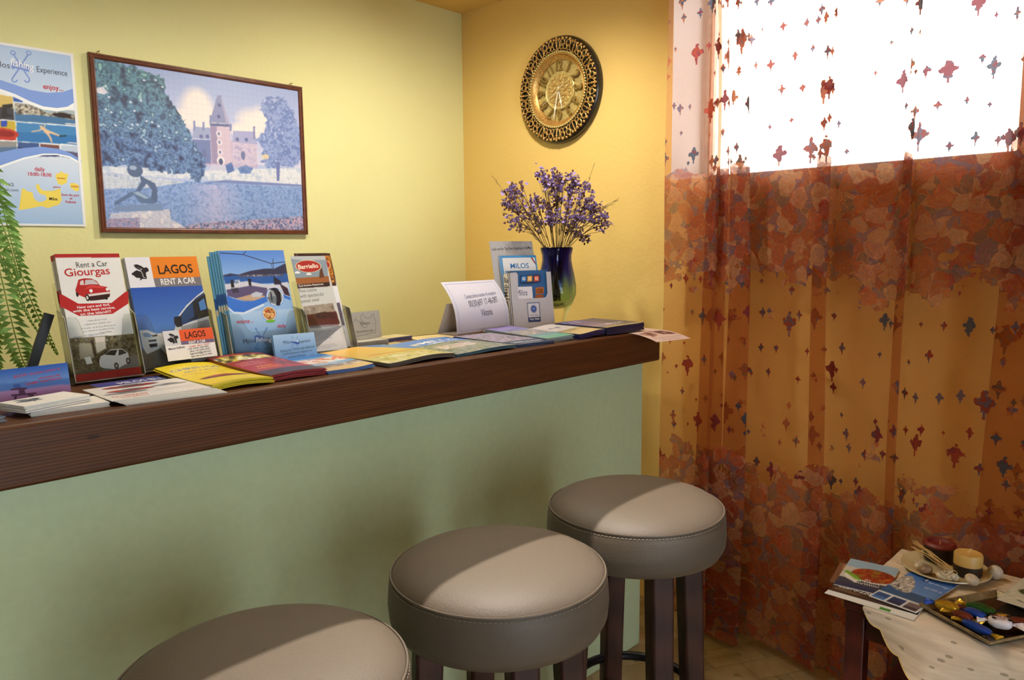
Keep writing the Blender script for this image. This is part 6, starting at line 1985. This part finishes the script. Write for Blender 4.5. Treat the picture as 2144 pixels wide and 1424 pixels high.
def flowers():
    rr = random.Random(21)
    base = Vector((VX, VY, CZ + 0.075))
    g = 'dried lilac sprigs in the vase'
    heads = []
    view = Vector((0.70, -0.71, 0))
    dep = Vector((0.72, 0.69, 0))
    # (offset along the picture right, height above counter) of the flower heads
    spots = [(-0.155, 0.44), (-0.12, 0.445), (-0.165, 0.40), (-0.13, 0.385), (-0.135, 0.345), (-0.07, 0.41), (-0.09, 0.37), (-0.045, 0.49), (-0.03, 0.46), (0.0, 0.45), (0.01, 0.495), (0.025, 0.47), (0.055, 0.45), (0.06, 0.475), (0.085, 0.43), (0.045, 0.40), (0.10, 0.39), (0.0, 0.405), (-0.03, 0.385), (0.03, 0.365), (0.13, 0.385), (0.09, 0.35), (0.125, 0.345), (0.165, 0.33), (-0.02, 0.345), (-0.06, 0.335), (0.055, 0.325), (0.10, 0.29)]
    for i, (sx, hz) in enumerate(spots):
        dpt = rr.uniform(-0.06, 0.06)
        tip = Vector((VX, VY, CZ + hz)) + view * sx + dep * dpt
        st = base + Vector((rr.uniform(-0.015, 0.015), rr.uniform(-0.015, 0.015), 0))
        neck = Vector((VX, VY, CZ + 0.245)) + view * max(-0.034, min(0.034, sx * 0.25)) + dep * max(-0.03, min(0.03, dpt * 0.3))
        pts = []
        for k in range(13):
            t = k / 12
            if t < 0.5:
                a = t / 0.5
                p = st.lerp(neck, a)
            else:
                a = (t - 0.5) / 0.5
                p = neck.lerp(tip, a) + Vector((0, 0, 0.018 * math.sin(a * PI))) * (1 if abs(sx) > 0.05 else 0.2)
            pts.append(p - st)
        root = thing('dried_sprig', 'dried lilac flower sprig in the blue glass vase', 'dried flower', Matrix.Translation(st), g)
        m = MB()
        m.tube(pts, [0.0016 - 0.0008 * k / 12 for k in range(13)], 5)
        tips = []
        for q in range(7):
            b0 = pts[8 + rr.randrange(0, 4)]
            e = pts[12] + Vector((rr.gauss(0, 0.014), rr.gauss(0, 0.014), rr.gauss(0.0, 0.012)))
            m.tube([b0, b0.lerp(e, 0.5) + Vector((0, 0, 0.003)), e], 0.0007, 4)
            tips.append(e)
        tips.append(pts[12])
        br = m; br.m = 1
        sm = m
        m = MB()
        for e in tips:
            for q in range(7):
                c = e + Vector((rr.gauss(0, 0.0075), rr.gauss(0, 0.0075), rr.gauss(0.001, 0.006)))
                if rr.random() < 0.7:
                    s_ = rr.uniform(0.0045, 0.0072)
                    # small ruffled floret: tilted five-lobed disc with depth
                    ax = Vector((rr.gauss(0, 0.6), rr.gauss(0, 0.6), 1)).normalized()
                    u = ax.orthogonal().normalized(); v = ax.cross(u)
                    ring = []
                    for k in range(10):
                        a = 2 * PI * k / 10
                        rad = s_ * (1.15 if k % 2 == 0 else 0.75)
                        ring.append(c + rad * (math.cos(a) * u + math.sin(a) * v) + ax * (0.0015 if k % 2 == 0 else 0.0004))
                    m.add([c - ax * 0.003] + ring + [c + ax * 0.0002], [(0, 1 + (k + 1) % 10, 1 + k) for k in range(10)] + [(11, 1 + k, 1 + (k + 1) % 10) for k in range(10)])
                else:
                    br.ball(c, (0.0034, 0.0034, 0.0048), 6, 4)
        m.build('blossom', M['blossom'], root, smooth=0)
        sm.build('stem', [M['stem_brown'], M['blossom_brown']], root, smooth=60)
    # grass stalks
    gg = 'dry grass stalks in the vase'
    for i, (sx, hz, bow) in enumerate([(0.125, 0.53, 0.0), (0.115, 0.50, 0.01), (0.10, 0.48, 0.0), (0.20, 0.41, 0.03), (0.19, 0.40, 0.03), (0.19, 0.33, 0.05), (-0.21, 0.49, 0.0), (-0.18, 0.375, 0.02), (-0.085, 0.315, 0), (-0.075, 0.30, 0), (-0.07, 0.29, 0), (0.02, 0.33, 0), (0.035, 0.335, 0), (0.01, 0.31, 0), (0.045, 0.315, 0)]):
        st = base + Vector((rr.uniform(-0.012, 0.012), rr.uniform(-0.012, 0.012), 0.0))
        dpt = rr.uniform(-0.03, 0.03)
        neck = Vector((VX, VY, CZ + 0.245)) + view * max(-0.034, min(0.034, sx * 0.3)) + dep * dpt * 0.5
        tip = Vector((VX, VY, CZ + hz)) + view * sx + dep * dpt
        pts = [st.lerp(neck, k / 5) - st for k in range(6)] + [neck.lerp(tip, k / 8) + Vector((0, 0, bow * math.sin(k / 8 * PI))) - st for k in range(1, 9)]
        m = MB()
        m.tube(pts, [0.0011] * 8 + [0.0008] * 3 + [0.0005] * 3, 5)
        short = hz < 0.34 and abs(sx) < 0.1
        for k in range(18 if short else 8):
            q = pts[-1].lerp(pts[-4], rr.random())
            d = (pts[-1] - pts[-3]).normalized() * rr.uniform(0.008, 0.02) + Vector((rr.gauss(0, 0.004), rr.gauss(0, 0.004), rr.gauss(0, 0.003)))
            m.tube([q, q + d * 0.5, q + d], [0.0006, 0.0009, 0.0002], 4)
        o = m.build('grass_stalk', M['grass_dry'], smooth=60)
        o.matrix_world = Matrix.Translation(st)
        tag(o, 'dry straw coloured grass stalk among the lilac sprigs', 'dried grass', gg)
flowers()


# ---- fern and black stand behind the counter
def fern():
    rr = random.Random(5)
    px, py, pz = 0.33, 2.02, 1.62
    t = thing('fern', 'green fern trailing down at the left edge behind the counter', 'plant', Matrix.Translation((px, py, pz)))
    m = MB(); m.lathe([(0.001, 0.0), (0.055, 0.0), (0.075, 0.10), (0.082, 0.10), (0.082, 0.12), (0.072, 0.12), (0.066, 0.10), (0.001, 0.095)], 32); m.build('pot', M['terracotta'], t)
    m = MB()
    for k in range(3):
        a = 2 * PI * k / 3
        m.tube([(0.08 * math.cos(a), 0.08 * math.sin(a), 0.11), (0, 0, 0.5), ], 0.0015, 5)
    m.tube([(0, 0, 0.5), (0, 0, RZ - pz - 0.001)], 0.0015, 5)
    m.build('hanging_cord', M['black_plastic'], t)
    R_ = lambda x, z, y=0.0: Vector((x - px, 1.99 + y - py, z - pz))
    fronds = [([R_(0.33, 1.73), R_(0.39, 1.62), R_(0.432, 1.43), R_(0.452, 1.30), R_(0.475, 1.20), R_(0.50, 1.12), R_(0.52, 1.065)], 0.034, 0.6),
              ([R_(0.33, 1.73, .02), R_(0.37, 1.55, .02), R_(0.42, 1.33, .02), R_(0.45, 1.23, .02), R_(0.475, 1.15, .02), R_(0.505, 1.09, .02)], 0.014, 0.5),
              ([R_(0.33, 1.73, -.05), R_(0.36, 1.55, -.05), R_(0.405, 1.30, -.05), R_(0.42, 1.18, -.05), R_(0.435, 1.08, -.05), R_(0.45, 1.03, -.05)], 0.042, 1.0),
              ([R_(0.33, 1.73, .04), R_(0.34, 1.55, .04), R_(0.388, 1.28, .04), R_(0.40, 1.15, .04), R_(0.41, 1.04, .04)], 0.044, 1.0),
              ([R_(0.33, 1.73, -.02), R_(0.36, 1.62, -.02), R_(0.405, 1.46, -.02), R_(0.435, 1.34, -.02), R_(0.452, 1.25, -.02)], 0.046, 0.9),
              ([R_(0.33, 1.73, .06), R_(0.28, 1.60, .06), R_(0.25, 1.40, .06), R_(0.24, 1.2, .06)], 0.04, 1.0)]
    for ctrl, wl, full in fronds:
        pts = []
        n = len(ctrl)
        for a in np.linspace(0, n - 1, 44):
            i = min(int(a), n - 2); f = a - i
            p0, p1, p2, p3 = (ctrl[max(0, min(n - 1, j))] for j in (i - 1, i, i + 1, i + 2))
            pts.append(0.5 * ((2 * p1) + (-p0 + p2) * f + (2 * p0 - 5 * p1 + 4 * p2 - p3) * f * f + (-p0 + 3 * p1 - 3 * p2 + p3) * f ** 3))
        m = MB(); m.m = 0
        m.tube(pts, 0.0014, 5)
        m.m = 1
        for k in range(6, len(pts)):
            tt = k / len(pts)
            size = wl * (1.0 if tt < full * 0.75 else max(0.12, 1 - (tt - full * 0.75) / (1.05 - full * 0.75)))
            d = (pts[k] - pts[k - 1]).normalized()
            for sg in (-1, 1):
                side = (Vector((0.75, -0.5, 0)) * sg + Vector((0, rr.uniform(-0.4, 0.4), 0))).normalized()
                ln = size * rr.uniform(0.62, 0.85)
                wd = 0.0068 * (0.5 + 0.5 * size / wl)
                tip = pts[k] + side * ln + d * 0.25 * ln + Vector((0, 0, -0.18 * ln))
                md = pts[k].lerp(tip, 0.55) + Vector((0, -0.002, 0.003))
                nrm = side.cross(d).normalized() * 0.0006
                a_, b_ = md + d * wd, md - d * wd
                m.add([pts[k], a_, tip, b_, pts[k] + nrm, a_ + nrm, tip + nrm, b_ + nrm], [(0, 1, 2, 3), (7, 6, 5, 4), (0, 4, 5, 1), (1, 5, 6, 2), (2, 6, 7, 3), (3, 7, 4, 0)])
        m.build('frond', [M['fern_stem'], M['fern']], t, smooth=0)
fern()


def black_stand():
    t = thing('tablet_stand', 'black stand with a slanting bar behind the beach card', 'stand', Matrix.Translation((0.44, 1.70, CZ)))
    m = MB()
    rot = Matrix.Rotation(math.radians(20), 4, 'Y')
    m.box((-0.009, -0.005, 0.0), (0.009, 0.005, 0.135), Matrix.Translation((-0.045, 0.02, 0.004)) @ rot)
    m.build('bar', M['black_plastic'], t, bevel=0.001)
    m = MB(); m.box((-0.06, 0.0, 0.0), (0.06, 0.04, 0.006)); m.build('base_plate', M['black_plastic'], t, bevel=0.002)
    m = MB(); m.lathe([(0.001, 0.0), (0.017, 0.0), (0.018, 0.012), (0.014, 0.02), (0.001, 0.022)], 20, (0.03, 0.012, 0.006)); m.build('knob', M['black_plastic'], t)
black_stand()

# ================================================================ side table by the curtain
TZ = 0.50
def table():
    x0, x1, y0, y1 = 1.70, 2.105, -0.42, 0.598
    t = thing('side_table', 'dark wooden side table in front of the curtain', 'table', Matrix.Translation((1.88, 0.1, 0)))
    inv = Matrix.Translation((-1.88, -0.1, 0))
    m = MB(); m.box((x0, y0, TZ - 0.022), (x1, y1, TZ)); m.build('tabletop', M['table_wood'], t, inv, bevel=0.004)
    for lx in (x0 + 0.004, x1 - 0.044):
        for ly in (y0 + 0.004, y1 - 0.046):
            m = MB(); m.box((lx, ly, 0), (lx + 0.04, ly + 0.042, TZ - 0.022)); m.build('leg', M['table_wood'], t, inv, bevel=0.003)
    for lx in (x0 + 0.012, x1 - 0.03):
        m = MB(); m.box((lx, y0 + 0.046, TZ - 0.085), (lx + 0.018, y1 - 0.046, TZ - 0.022)); m.build('apron', M['table_wood'], t, inv, bevel=0.002)
    for ly in (y0 + 0.012, y1 - 0.03):
        m = MB(); m.box((x0 + 0.044, ly, TZ - 0.085), (x1 - 0.044, ly + 0.018, TZ - 0.022)); m.build('apron', M['table_wood'], t, inv, bevel=0.002)
    m = MB(); m.box((x0 + 0.044, y0 + 0.02, 0.19), (x1 - 0.044, y1 - 0.02, 0.208)); m.build('lower_shelf', M['table_wood'], t, inv, bevel=0.003)
table()


def cloth():
    # oval cloth lying over the table and hanging in scallops over its front
    m = MB()
    x0, x1 = 1.699, 2.098
    ys = np.linspace(0.594, -0.41, 200)
    def drop(y):
        s_ = max(0.0, 0.56 - y)
        d = 0.34 * (1 - math.exp(-s_ / 0.36))
        return d + 0.013 * abs(math.sin(PI * s_ / 0.046)) * min(1, s_ / 0.02)
    nt, nd = 14, 22
    vs, uvs = [], []
    for y in ys:
        edge_in = max(0.0, (y - 0.552)) * 1.0
        xa, xb = x0 + edge_in * 6.0 * (y > 0.552), x1 - 0.0
        for i in range(nt + 1):
            x = xb + (xa - xb) * i / nt
            vs.append((x, y, TZ + 0.0012 + 0.0006 * math.sin(x * 60) * math.sin(y * 50)))
            uvs.append((y, x))
        D = drop(y)
        for j in range(1, nd + 1):
            q = j / nd
            d = D * q
            if y > 0.556:
                vs.append((xa, y, TZ + 0.0012)); uvs.append((y, xa)); continue
            bulge = 0.042 * math.sin(min(1.0, d / 0.09) * PI / 2) * min(1, (0.56 - y) / 0.15) + 0.022 * math.sin(y * 19 + 0.6) * min(1, d / 0.12)
            zz = TZ + 0.0012 - d * (1 - 0.18 * math.exp(-d / 0.03)) 
            vs.append((x0 - 0.006 * min(1, d / 0.004) - max(0, bulge), y, min(TZ + 0.0012, zz)))
            uvs.append((y, x0 - d))
    k = nt + 1 + nd
    fs = [(i * k + j, i * k + j + 1, (i + 1) * k + j + 1, (i + 1) * k + j) for i in range(len(ys) - 1) for j in range(k - 1)]
    me = bpy.data.meshes.new('tablecloth')
    me.from_pydata(vs, [], fs)
    ul = me.uv_layers.new(name='UVMap')
    li = np.zeros(len(me.loops), int)
    me.loops.foreach_get('vertex_index', li)
    ul.data.foreach_set('uv', np.array(uvs)[li].astype(np.float32).ravel())
    me.materials.append(M['linen'])
    me.polygons.foreach_set('use_smooth', [True] * len(me.polygons))
    o = bpy.data.objects.new('tablecloth', me)
    COL.objects.link(o)
    tag(o, 'scalloped beige embroidered cloth draped over the side table', 'tablecloth')
    hem = [vs[i * k + k - 1] for i in range(len(ys)) if ys[i] < 0.55]
    m = MB(); m.tube([(p[0] - 0.001, p[1], p[2]) for p in hem], 0.0013, 5); m.build('hem', M['linen_hem'], o)
cloth()
TC = TZ + 0.0022


def table_papers():
    # corner-to-corner quads were measured on the table top
    w, h = 0.205, 0.100
    # dark brochure with phone number and a white sheet below it
    o = sheet('leaflet', 0.190, 0.11, 0.0012, base=(226, 226, 222), ov=[G([(0.0, 0.0), (1, 0.0), (1, 0.3), (0, 0.3)], (232, 232, 232)), G([(0.62, 0.02), (0.74, 0.02), (0.74, 0.14), (0.62, 0.14)], (70, 140, 60))], matrix=flat_at(1.697, 0.640, TC, -90)); tag(o, 'white leaflet at the bottom of the papers on the table corner', 'leaflet')
    ov = [T('22870-22012', 0.30, 0.28, 0.14, (232, 232, 236), bold=0.03, width=0.46), T('RESTAURANT', 0.20, 0.12, 0.10, (150, 120, 100), bold=0.02, width=0.3), G([(0.5, 0.5), (0.56, 0.5), (0.56, 0.56), (0.5, 0.56)], (190, 60, 50))]
    o = sheet('brochure', 0.19, 0.11, 0.0012, base=(58, 40, 34), ov=ov, matrix=flat_at(1.716, 0.640, TC + 0.0016, -88)); tag(o, 'dark brown brochure with white phone digits on the table corner', 'brochure')
    # food brochure
    A = Art(60, 90, (200, 196, 190))
    A.rect(0, 0.72, 1, 1, (150, 180, 206)); A.rect(0, 0, 1, 0.18, (30, 50, 90)); A.rect(0, 0.15, 1, 0.30, (56, 66, 84))
    k = ((A.U - 0.62) / 0.44) ** 2 + ((A.V - 0.55) / 0.22) ** 2 < 1
    A.speck(k, [(140, 40, 24), (186, 74, 34), (110, 30, 20), (206, 110, 50), (90, 120, 40)], 5, 110)
    A.poly([(0.02, 0.52), (0.1, 0.56), (0.46, 0.34), (0.42, 0.26), (0.2, 0.34)], (120, 170, 60))
    A.poly([(0.06, 0.44), (0.1, 0.46), (0.4, 0.26), (0.36, 0.2), (0.14, 0.3)], (226, 226, 220))
    ov = [T('\u03bc\u03b5', 0.56, 0.36, 0.05, (240, 240, 240), bold=0.03), T('\u0391\u03a1\u03a9\u039c\u0391', 0.56, 0.275, 0.05, (240, 240, 240), bold=0.04, width=0.5), T('\u03b1\u03b9\u03b3\u03b1\u03af\u03bf\u03c5', 0.56, 0.205, 0.045, (240, 240, 240), bold=0.03, width=0.5)]
    mm = flat_at(1.750, 0.640, TC + 0.0032, -82)
    o = sheet('brochure', 0.112, 0.180, 0.0018, art=A, ov=ov, matrix=mm); tag(o, 'brochure with grilled food picture on the side table', 'brochure')
    # blue sailing brochure
    A = Art(80, 100, (70, 120, 196))
    A.grad(0.4, 1, (96, 146, 210), (60, 106, 190)); A.rect(0, 0.22, 1, 0.42, (40, 90, 140))
    k = inside(A.U, A.V, [(0.0, 0.44), (0.0, 0.8), (0.16, 0.84), (0.34, 0.70), (0.46, 0.54), (0.5, 0.38), (0.3, 0.36)])
    A.speck(k, [(226, 224, 220), (90, 84, 84), (236, 234, 230), (170, 166, 166), (60, 56, 60)], 4, 112)
    A.rect(0, 0, 1, 0.22, (226, 228, 232))
    for i in range(3):
        A.poly([(0.03 + 0.33 * i, 0.02), (0.31 + 0.33 * i, 0.02), (0.31 + 0.33 * i, 0.19), (0.03 + 0.33 * i, 0.19)], ((40, 80, 140), (30, 60, 110), (110, 100, 110))[i])
        A.poly([(0.03 + 0.33 * i, 0.02), (0.31 + 0.33 * i, 0.02), (0.31 + 0.33 * i, 0.09), (0.03 + 0.33 * i, 0.07)], ((60, 120, 190), (26, 40, 80), (60, 50, 60))[i])
    ov = [T('feel the magic', 0.74, 0.80, 0.055, (230, 236, 248), width=0.44), T('sail with us', 0.76, 0.64, 0.055, (230, 236, 248), width=0.36), G([(0.40, 0.80), (0.50, 0.80), (0.50, 0.92), (0.40, 0.92)], (30, 60, 130)), E_(0.45, 0.86, 0.025, 0.04, (236, 240, 250))]
    o = sheet('brochure', 0.104, 0.215, 0.0018, art=A, ov=ov, matrix=flat_at(1.738, 0.556, TC + 0.0052, -98)); tag(o, 'blue sailing brochure lying against the shell plate', 'brochure')
    # transparent crackled wrapper / brown paper at the far left corner
    o = sheet('leaflet', 0.10, 0.13, 0.0008, base=(120, 84, 64), ov=[G([(0.1, 0.7), (0.9, 0.6), (0.9, 0.9), (0.1, 0.95)], (170, 120, 96))], matrix=flat_at(1.765, 0.655, TC + 0.0012, -80)); tag(o, 'brownish paper peeking out at the far left under the food brochure', 'leaflet')
    # pale map at the right edge
    A = Art(60, 90, (196, 196, 176))
    A.rect(0, 0.70, 1, 1, (50, 110, 190)); A.speck(A.V < 0.72, [(206, 204, 184), (214, 212, 196), (186, 186, 166)], 7, 114)
    for u, v, r in ((0.2, 0.36, 0.09), (0.5, 0.2, 0.05), (0.7, 0.5, 0.04)):
        A.ell(u, v, r, r * 0.8, (60, 72, 44))
    o = sheet('map', 0.15, 0.245, 0.0012, art=A, ov=S([(0.2, 0.12), (0.4, 0.1), (0.5, 0.03)], 0.03, (90, 90, 90), 0.6), matrix=flat_at(1.885, 0.336, TC + 0.018, -97) @ Matrix.Translation((0, 0, 0))); tag(o, 'pale folded map with blue top at the right edge of the table', 'map')
table_papers()


def lens(m, c, rx, ry, rz, rot, n=14, rings=8):
    q = MB(); q.ball((0, 0, 0), (rx, ry, rz), n, rings)
    R_ = Matrix.Translation(c) @ Matrix.Rotation(rot, 4, 'Z')
    m.add([tuple(R_ @ Vector(v)) for v in q.v], q.f)


def shell_plate():
    m = MB(); m.lathe([(0.001, 0.002), (0.062, 0.002), (0.064, 0.0), (0.068, 0.0), (0.072, 0.004), (0.094, 0.012), (0.098, 0.0145), (0.097, 0.017), (0.090, 0.0145), (0.068, 0.007), (0.001, 0.005)], 64)
    o = m.build('plate', M['plate'], smooth=50)
    o.matrix_world = Matrix.Translation((2.010, 0.470, TC))
    tag(o, 'cream plate of shells, twigs and candle on the side table', 'plate')
    c0 = Vector((1.995, 0.475, TC))
    # honey and dark pillar candle
    t = thing('pillar_candle', 'two tone honey and dark candle with wick on the shell plate', 'candle', Matrix.Translation((2.016, 0.423, TC + 0.0075)))
    r = 0.031
    m = MB(); m.lathe([(0.001, 0.0), (r - 0.001, 0.0), (r, 0.002), (r, 0.026), (0.001, 0.026)], 40); m.build('dark_base', M['candle_dark'], t)
    m = MB(); m.lathe([(0.001, 0.026), (r, 0.026), (r, 0.050), (r - 0.002, 0.0535), (r - 0.006, 0.0525), (0.001, 0.0505)], 40); m.build('honey_wax', M['candle_cream'], t)
    m = MB(); m.tube([(0, 0, 0.049), (0.001, 0.0, 0.057), (0.004, -0.004, 0.064)], 0.0012, 6); m.build('wick', M['wick'], t)
    # dark red candle behind
    t = thing('red_candle', 'dark red wide candle behind the shell plate', 'candle', Matrix.Translation((2.064, 0.497, TC + 0.0105)))
    r = 0.035
    m = MB(); m.lathe([(0.001, 0.0), (r, 0.0), (r + 0.001, 0.02), (r, 0.036), (0.001, 0.036)], 40); m.build('dark_base', M['candle_dark'], t)
    m = MB(); m.lathe([(r - 0.010, 0.034), (r + 0.001, 0.034), (r + 0.003, 0.039), (r - 0.002, 0.045), (r - 0.008, 0.044), (r - 0.012, 0.038), (0.001, 0.037), (0.001, 0.034)], 40); m.build('red_rim', M['candle_red'], t)
    m = MB(); m.tube([(0, 0, 0.036), (0.001, 0, 0.048)], 0.001, 6); m.build('wick', M['wick'], t)
    # shells
    def spiral(name, label, x, y, r, h, mat, lean, spikes=True):
        m = MB()
        pts, rad = [], []
        for k in range(40):
            a = k * 0.42
            f = k / 39
            rr_ = r * 0.55 * (1 - f) ** 0.8
            pts.append((rr_ * math.cos(a), rr_ * math.sin(a), h * f * 0.8 + r * 0.45)); rad.append(r * 0.5 * (1 - f) + 0.0012)
        m.tube(pts, rad, 8)
        if spikes:
            for k in range(2, 30, 3):
                p = Vector(pts[k]); d = Vector((p.x, p.y, 0)).normalized()
                m.tube([p + d * rad[k] * 0.7, p + d * (rad[k] + 0.005) + Vector((0, 0, 0.002))], [0.0022, 0.0005], 5)
        o = m.build(name, M[mat], smooth=60)
        o.matrix_world = Matrix.Translation((x, y, TC + 0.010)) @ Matrix.Rotation(lean, 4, 'X') @ Matrix.Rotation(lean * 2, 4, 'Z')
        tag(o, label, 'shell', 'shells on the plate')
    spiral('sea_shell', 'knobbly pale shell leftmost on the plate', 1.965, 0.518, 0.014, 0.022, 'shell', 0.6)
    spiral('sea_shell', 'round brown snail shell second from left on the plate', 1.948, 0.492, 0.018, 0.016, 'shell_brown', -0.3, False)
    spiral('sea_shell', 'spiky pale shell in the middle of the plate front', 1.940, 0.462, 0.013, 0.022, 'shell', 0.5)
    spiral('sea_shell', 'large spiky shell right of the middle one', 1.941, 0.434, 0.015, 0.026, 'shell', -0.5)
    m = MB(); m.ball((0, 0, 0), (0.019, 0.016, 0.011), 16, 10); o = m.build('cockle_shell', M['shell'], smooth=60)
    o.matrix_world = Matrix.Translation((1.955, 0.400, TC + 0.021)) @ Matrix.Rotation(0.4, 4, 'X'); tag(o, 'smooth pale cockle shell at the right front of the plate', 'shell', 'shells on the plate')
    m = MB(); m.ball((0, 0, 0), (0.017, 0.017, 0.017), 16, 10); o = m.build('round_stone', M['pebble'], smooth=60)
    o.matrix_world = Matrix.Translation((2.048, 0.372, TC + 0.017)); tag(o, 'round pale stone ball right of the honey candle', 'stone')
    m = MB(); m.prism([(0.0, 0), (0.012, 0.012), (0.024, 0.014), (0.030, 0.006), (0.026, -0.008), (0.012, -0.012)], 0, 0.004); o = m.build('flat_shell', M['shell'], smooth=60, bevel=0.001)
    o.matrix_world = Matrix.Translation((1.985, 0.552, TC + 0.012)) @ Matrix.Rotation(0.9, 4, 'Y') @ Matrix.Rotation(-0.4, 4, 'X'); tag(o, 'flat fan shell standing at the left rim of the plate', 'shell', 'shells on the plate')
    rr = random.Random(3)
    for i in range(9):
        a = Vector((2.030 + rr.uniform(-0.02, 0.015), 0.545 + rr.uniform(-0.015, 0.01), TC + 0.030 + rr.uniform(0, 0.022)))
        b = Vector((1.968 + rr.uniform(-0.015, 0.02), 0.452 + rr.uniform(-0.02, 0.02), TC + 0.019 + rr.uniform(0, 0.008)))
        m = MB(); c = (a + b) / 2
        m.tube([a - c, (a - c) * 0.3 + Vector((rr.uniform(-.004, .004), 0, 0.004)), b - c], 0.0011, 5)
        o = m.build('dry_twig', M['twig'], smooth=60); o.matrix_world = Matrix.Translation(c); tag(o, 'straw coloured twig lying across the shells on the plate', 'twig', 'straw twigs on the plate')
shell_plate()


def sweets_tray():
    ang = math.radians(-118.9)
    base = Matrix.Translation((1.756, 0.451, TC + 0.001)) @ Matrix.Rotation(ang, 4, 'Z')
    w, h = 0.168, 0.215
    t = thing('tray', 'black lacquer tray with worn gilt rim holding wrapped sweets', 'tray', base)
    m = MB(); m.box((0.006, 0.006, 0), (w - 0.006, h - 0.006, 0.004)); m.build('tray_floor', M['tray'], t, bevel=0.001)
    m = MB()
    prof = [(0.010, 0.002), (0.0, 0.012), (0.0, 0.015), (0.003, 0.015), (0.013, 0.004)]
    vs = []
    for o_, z in prof:
        vs += [(o_ - 0.004, o_ - 0.004, z), (w - o_ + 0.004, o_ - 0.004, z), (w - o_ + 0.004, h - o_ + 0.004, z), (o_ - 0.004, h - o_ + 0.004, z)]
    n = len(prof)
    m.add(vs, [(i * 4 + k, i * 4 + (k + 1) % 4, ((i + 1) % n) * 4 + (k + 1) % 4, ((i + 1) % n) * 4 + k) for i in range(n) for k in range(4)])
    m.build('rim', M['tray_rim'], t, smooth=0)
    def sweet(label, x, y, z, rot, L, r, mat, mats2=None, text=None, flat=0.6):
        o = thing('wrapped_sweet', label, 'sweet', base @ Matrix.Translation((x, y, z)) @ Matrix.Rotation(rot, 4, 'Z'), 'wrapped sweets on the tray')
        m = MB(); n = 16
        vs, fs = [], []
        for i in range(9):
            f = -1 + 2 * i / 8
            rr_ = r * (1 - 0.55 * abs(f) ** 4)
            for k in range(n):
                a = 2 * PI * k / n
                cx, sx = math.cos(a), math.sin(a)
                sq = 1.0 / max(abs(cx), abs(sx)) ** 0.45
                vs.append((f * L / 2, rr_ * cx * sq, rr_ * flat * sx * sq))
        for i in range(8):
            for k in range(n):
                fs.append((i * n + k, i * n + (k + 1) % n, (i + 1) * n + (k + 1) % n, (i + 1) * n + k))
        fs += [tuple(range(n))[::-1], tuple(8 * n + k for k in range(n))]
        m.add(vs, fs)
        body = m.build('wrapper_body', M[mat], o, smooth=50)
        for sg in (-1, 1):
            m = MB()
            vs = []
            for i, (dx, ww) in enumerate(((0.0, 0.30), (0.006, 0.24), (0.018, 0.9), (0.021, 0.95))):
                for k in range(9):
                    a = -1 + 2 * k / 8
                    z2 = 0.0018 * (1 if k % 2 else -1) * (i > 0)
                    vs.append((sg * (L / 2 * 0.96 + dx), a * r * ww, z2 + 0.0006)); 
            q = len(vs)
            vs += [(x_, y_, z_ - 0.0008) for x_, y_, z_ in vs]
            fs = []
            for i in range(3):
                for k in range(8):
                    a_ = i * 9 + k
                    fs.append((a_, a_ + 1, a_ + 10, a_ + 9)); fs.append((q + a_ + 9, q + a_ + 10, q + a_ + 1, q + a_))
            m.add(vs, fs)
            m.build('wrapper_end', M[mats2 or mat], o, smooth=0)
        if text:
            for s_, yy, sz, mt in text:
                vs, tr, xa, xb = text_tris(s_, 0.04)
                k = sz
                q = MB(); q.add([((px - (xa + xb) / 2) * k, yy + py * k, r * flat * 1.02 + 0.0012) for px, py in vs], tr)
                q.build('print', M[mt], body, smooth=0)
        return o
    sweet('yellow gold sweet with blue spots at the tray left', 0.034, 0.034, 0.020, 0.55, 0.046, 0.015, 'foil_gold', 'foil_blue')
    sweet('green and gold wrapped sweet at the tray back', 0.066, 0.092, 0.020, 0.35, 0.056, 0.016, 'foil_green', 'foil_gold')
    sweet('blue wrapped stick sweet along the tray front', 0.118, 0.022, 0.016, 0.12, 0.060, 0.011, 'foil_blue', 'foil_gold')
    sweet('brown and gold sweet behind the blue stick', 0.074, 0.032, 0.018, 0.3, 0.040, 0.013, 'foil_brown', 'foil_gold')
    sweet('small blue foil sweet behind the brown one', 0.082, 0.058, 0.024, 0.2, 0.042, 0.011, 'foil_blue', 'foil_brown')
    o = sweet('white wrapped sweet with dark spots and red lettering', 0.125, 0.075, 0.022, 0.75, 0.042, 0.017, 'foil_white', text=[('MILK', 0.0, 0.013, 'candle_red'), ('cow', -0.010, 0.010, 'candle_red')])
    q = MB()
    for x, y, r in ((-0.016, 0.007, 0.005), (0.014, 0.011, 0.004), (0.017, -0.008, 0.005), (-0.012, -0.010, 0.004)):
        q.lathe([(0.0005, 0.0), (r, 0.0), (r, 0.0006), (0.0005, 0.0006)], 12, (x, y, 0.0114))
    q.build('dark_spots', M['black_plastic'], [c for c in o.children if c.name.startswith('wrapper_body')][0])
    sweet('dark brown sweet at the tray right', 0.136, 0.120, 0.018, 0.9, 0.044, 0.014, 'foil_brown', 'foil_gold')
sweets_tray()
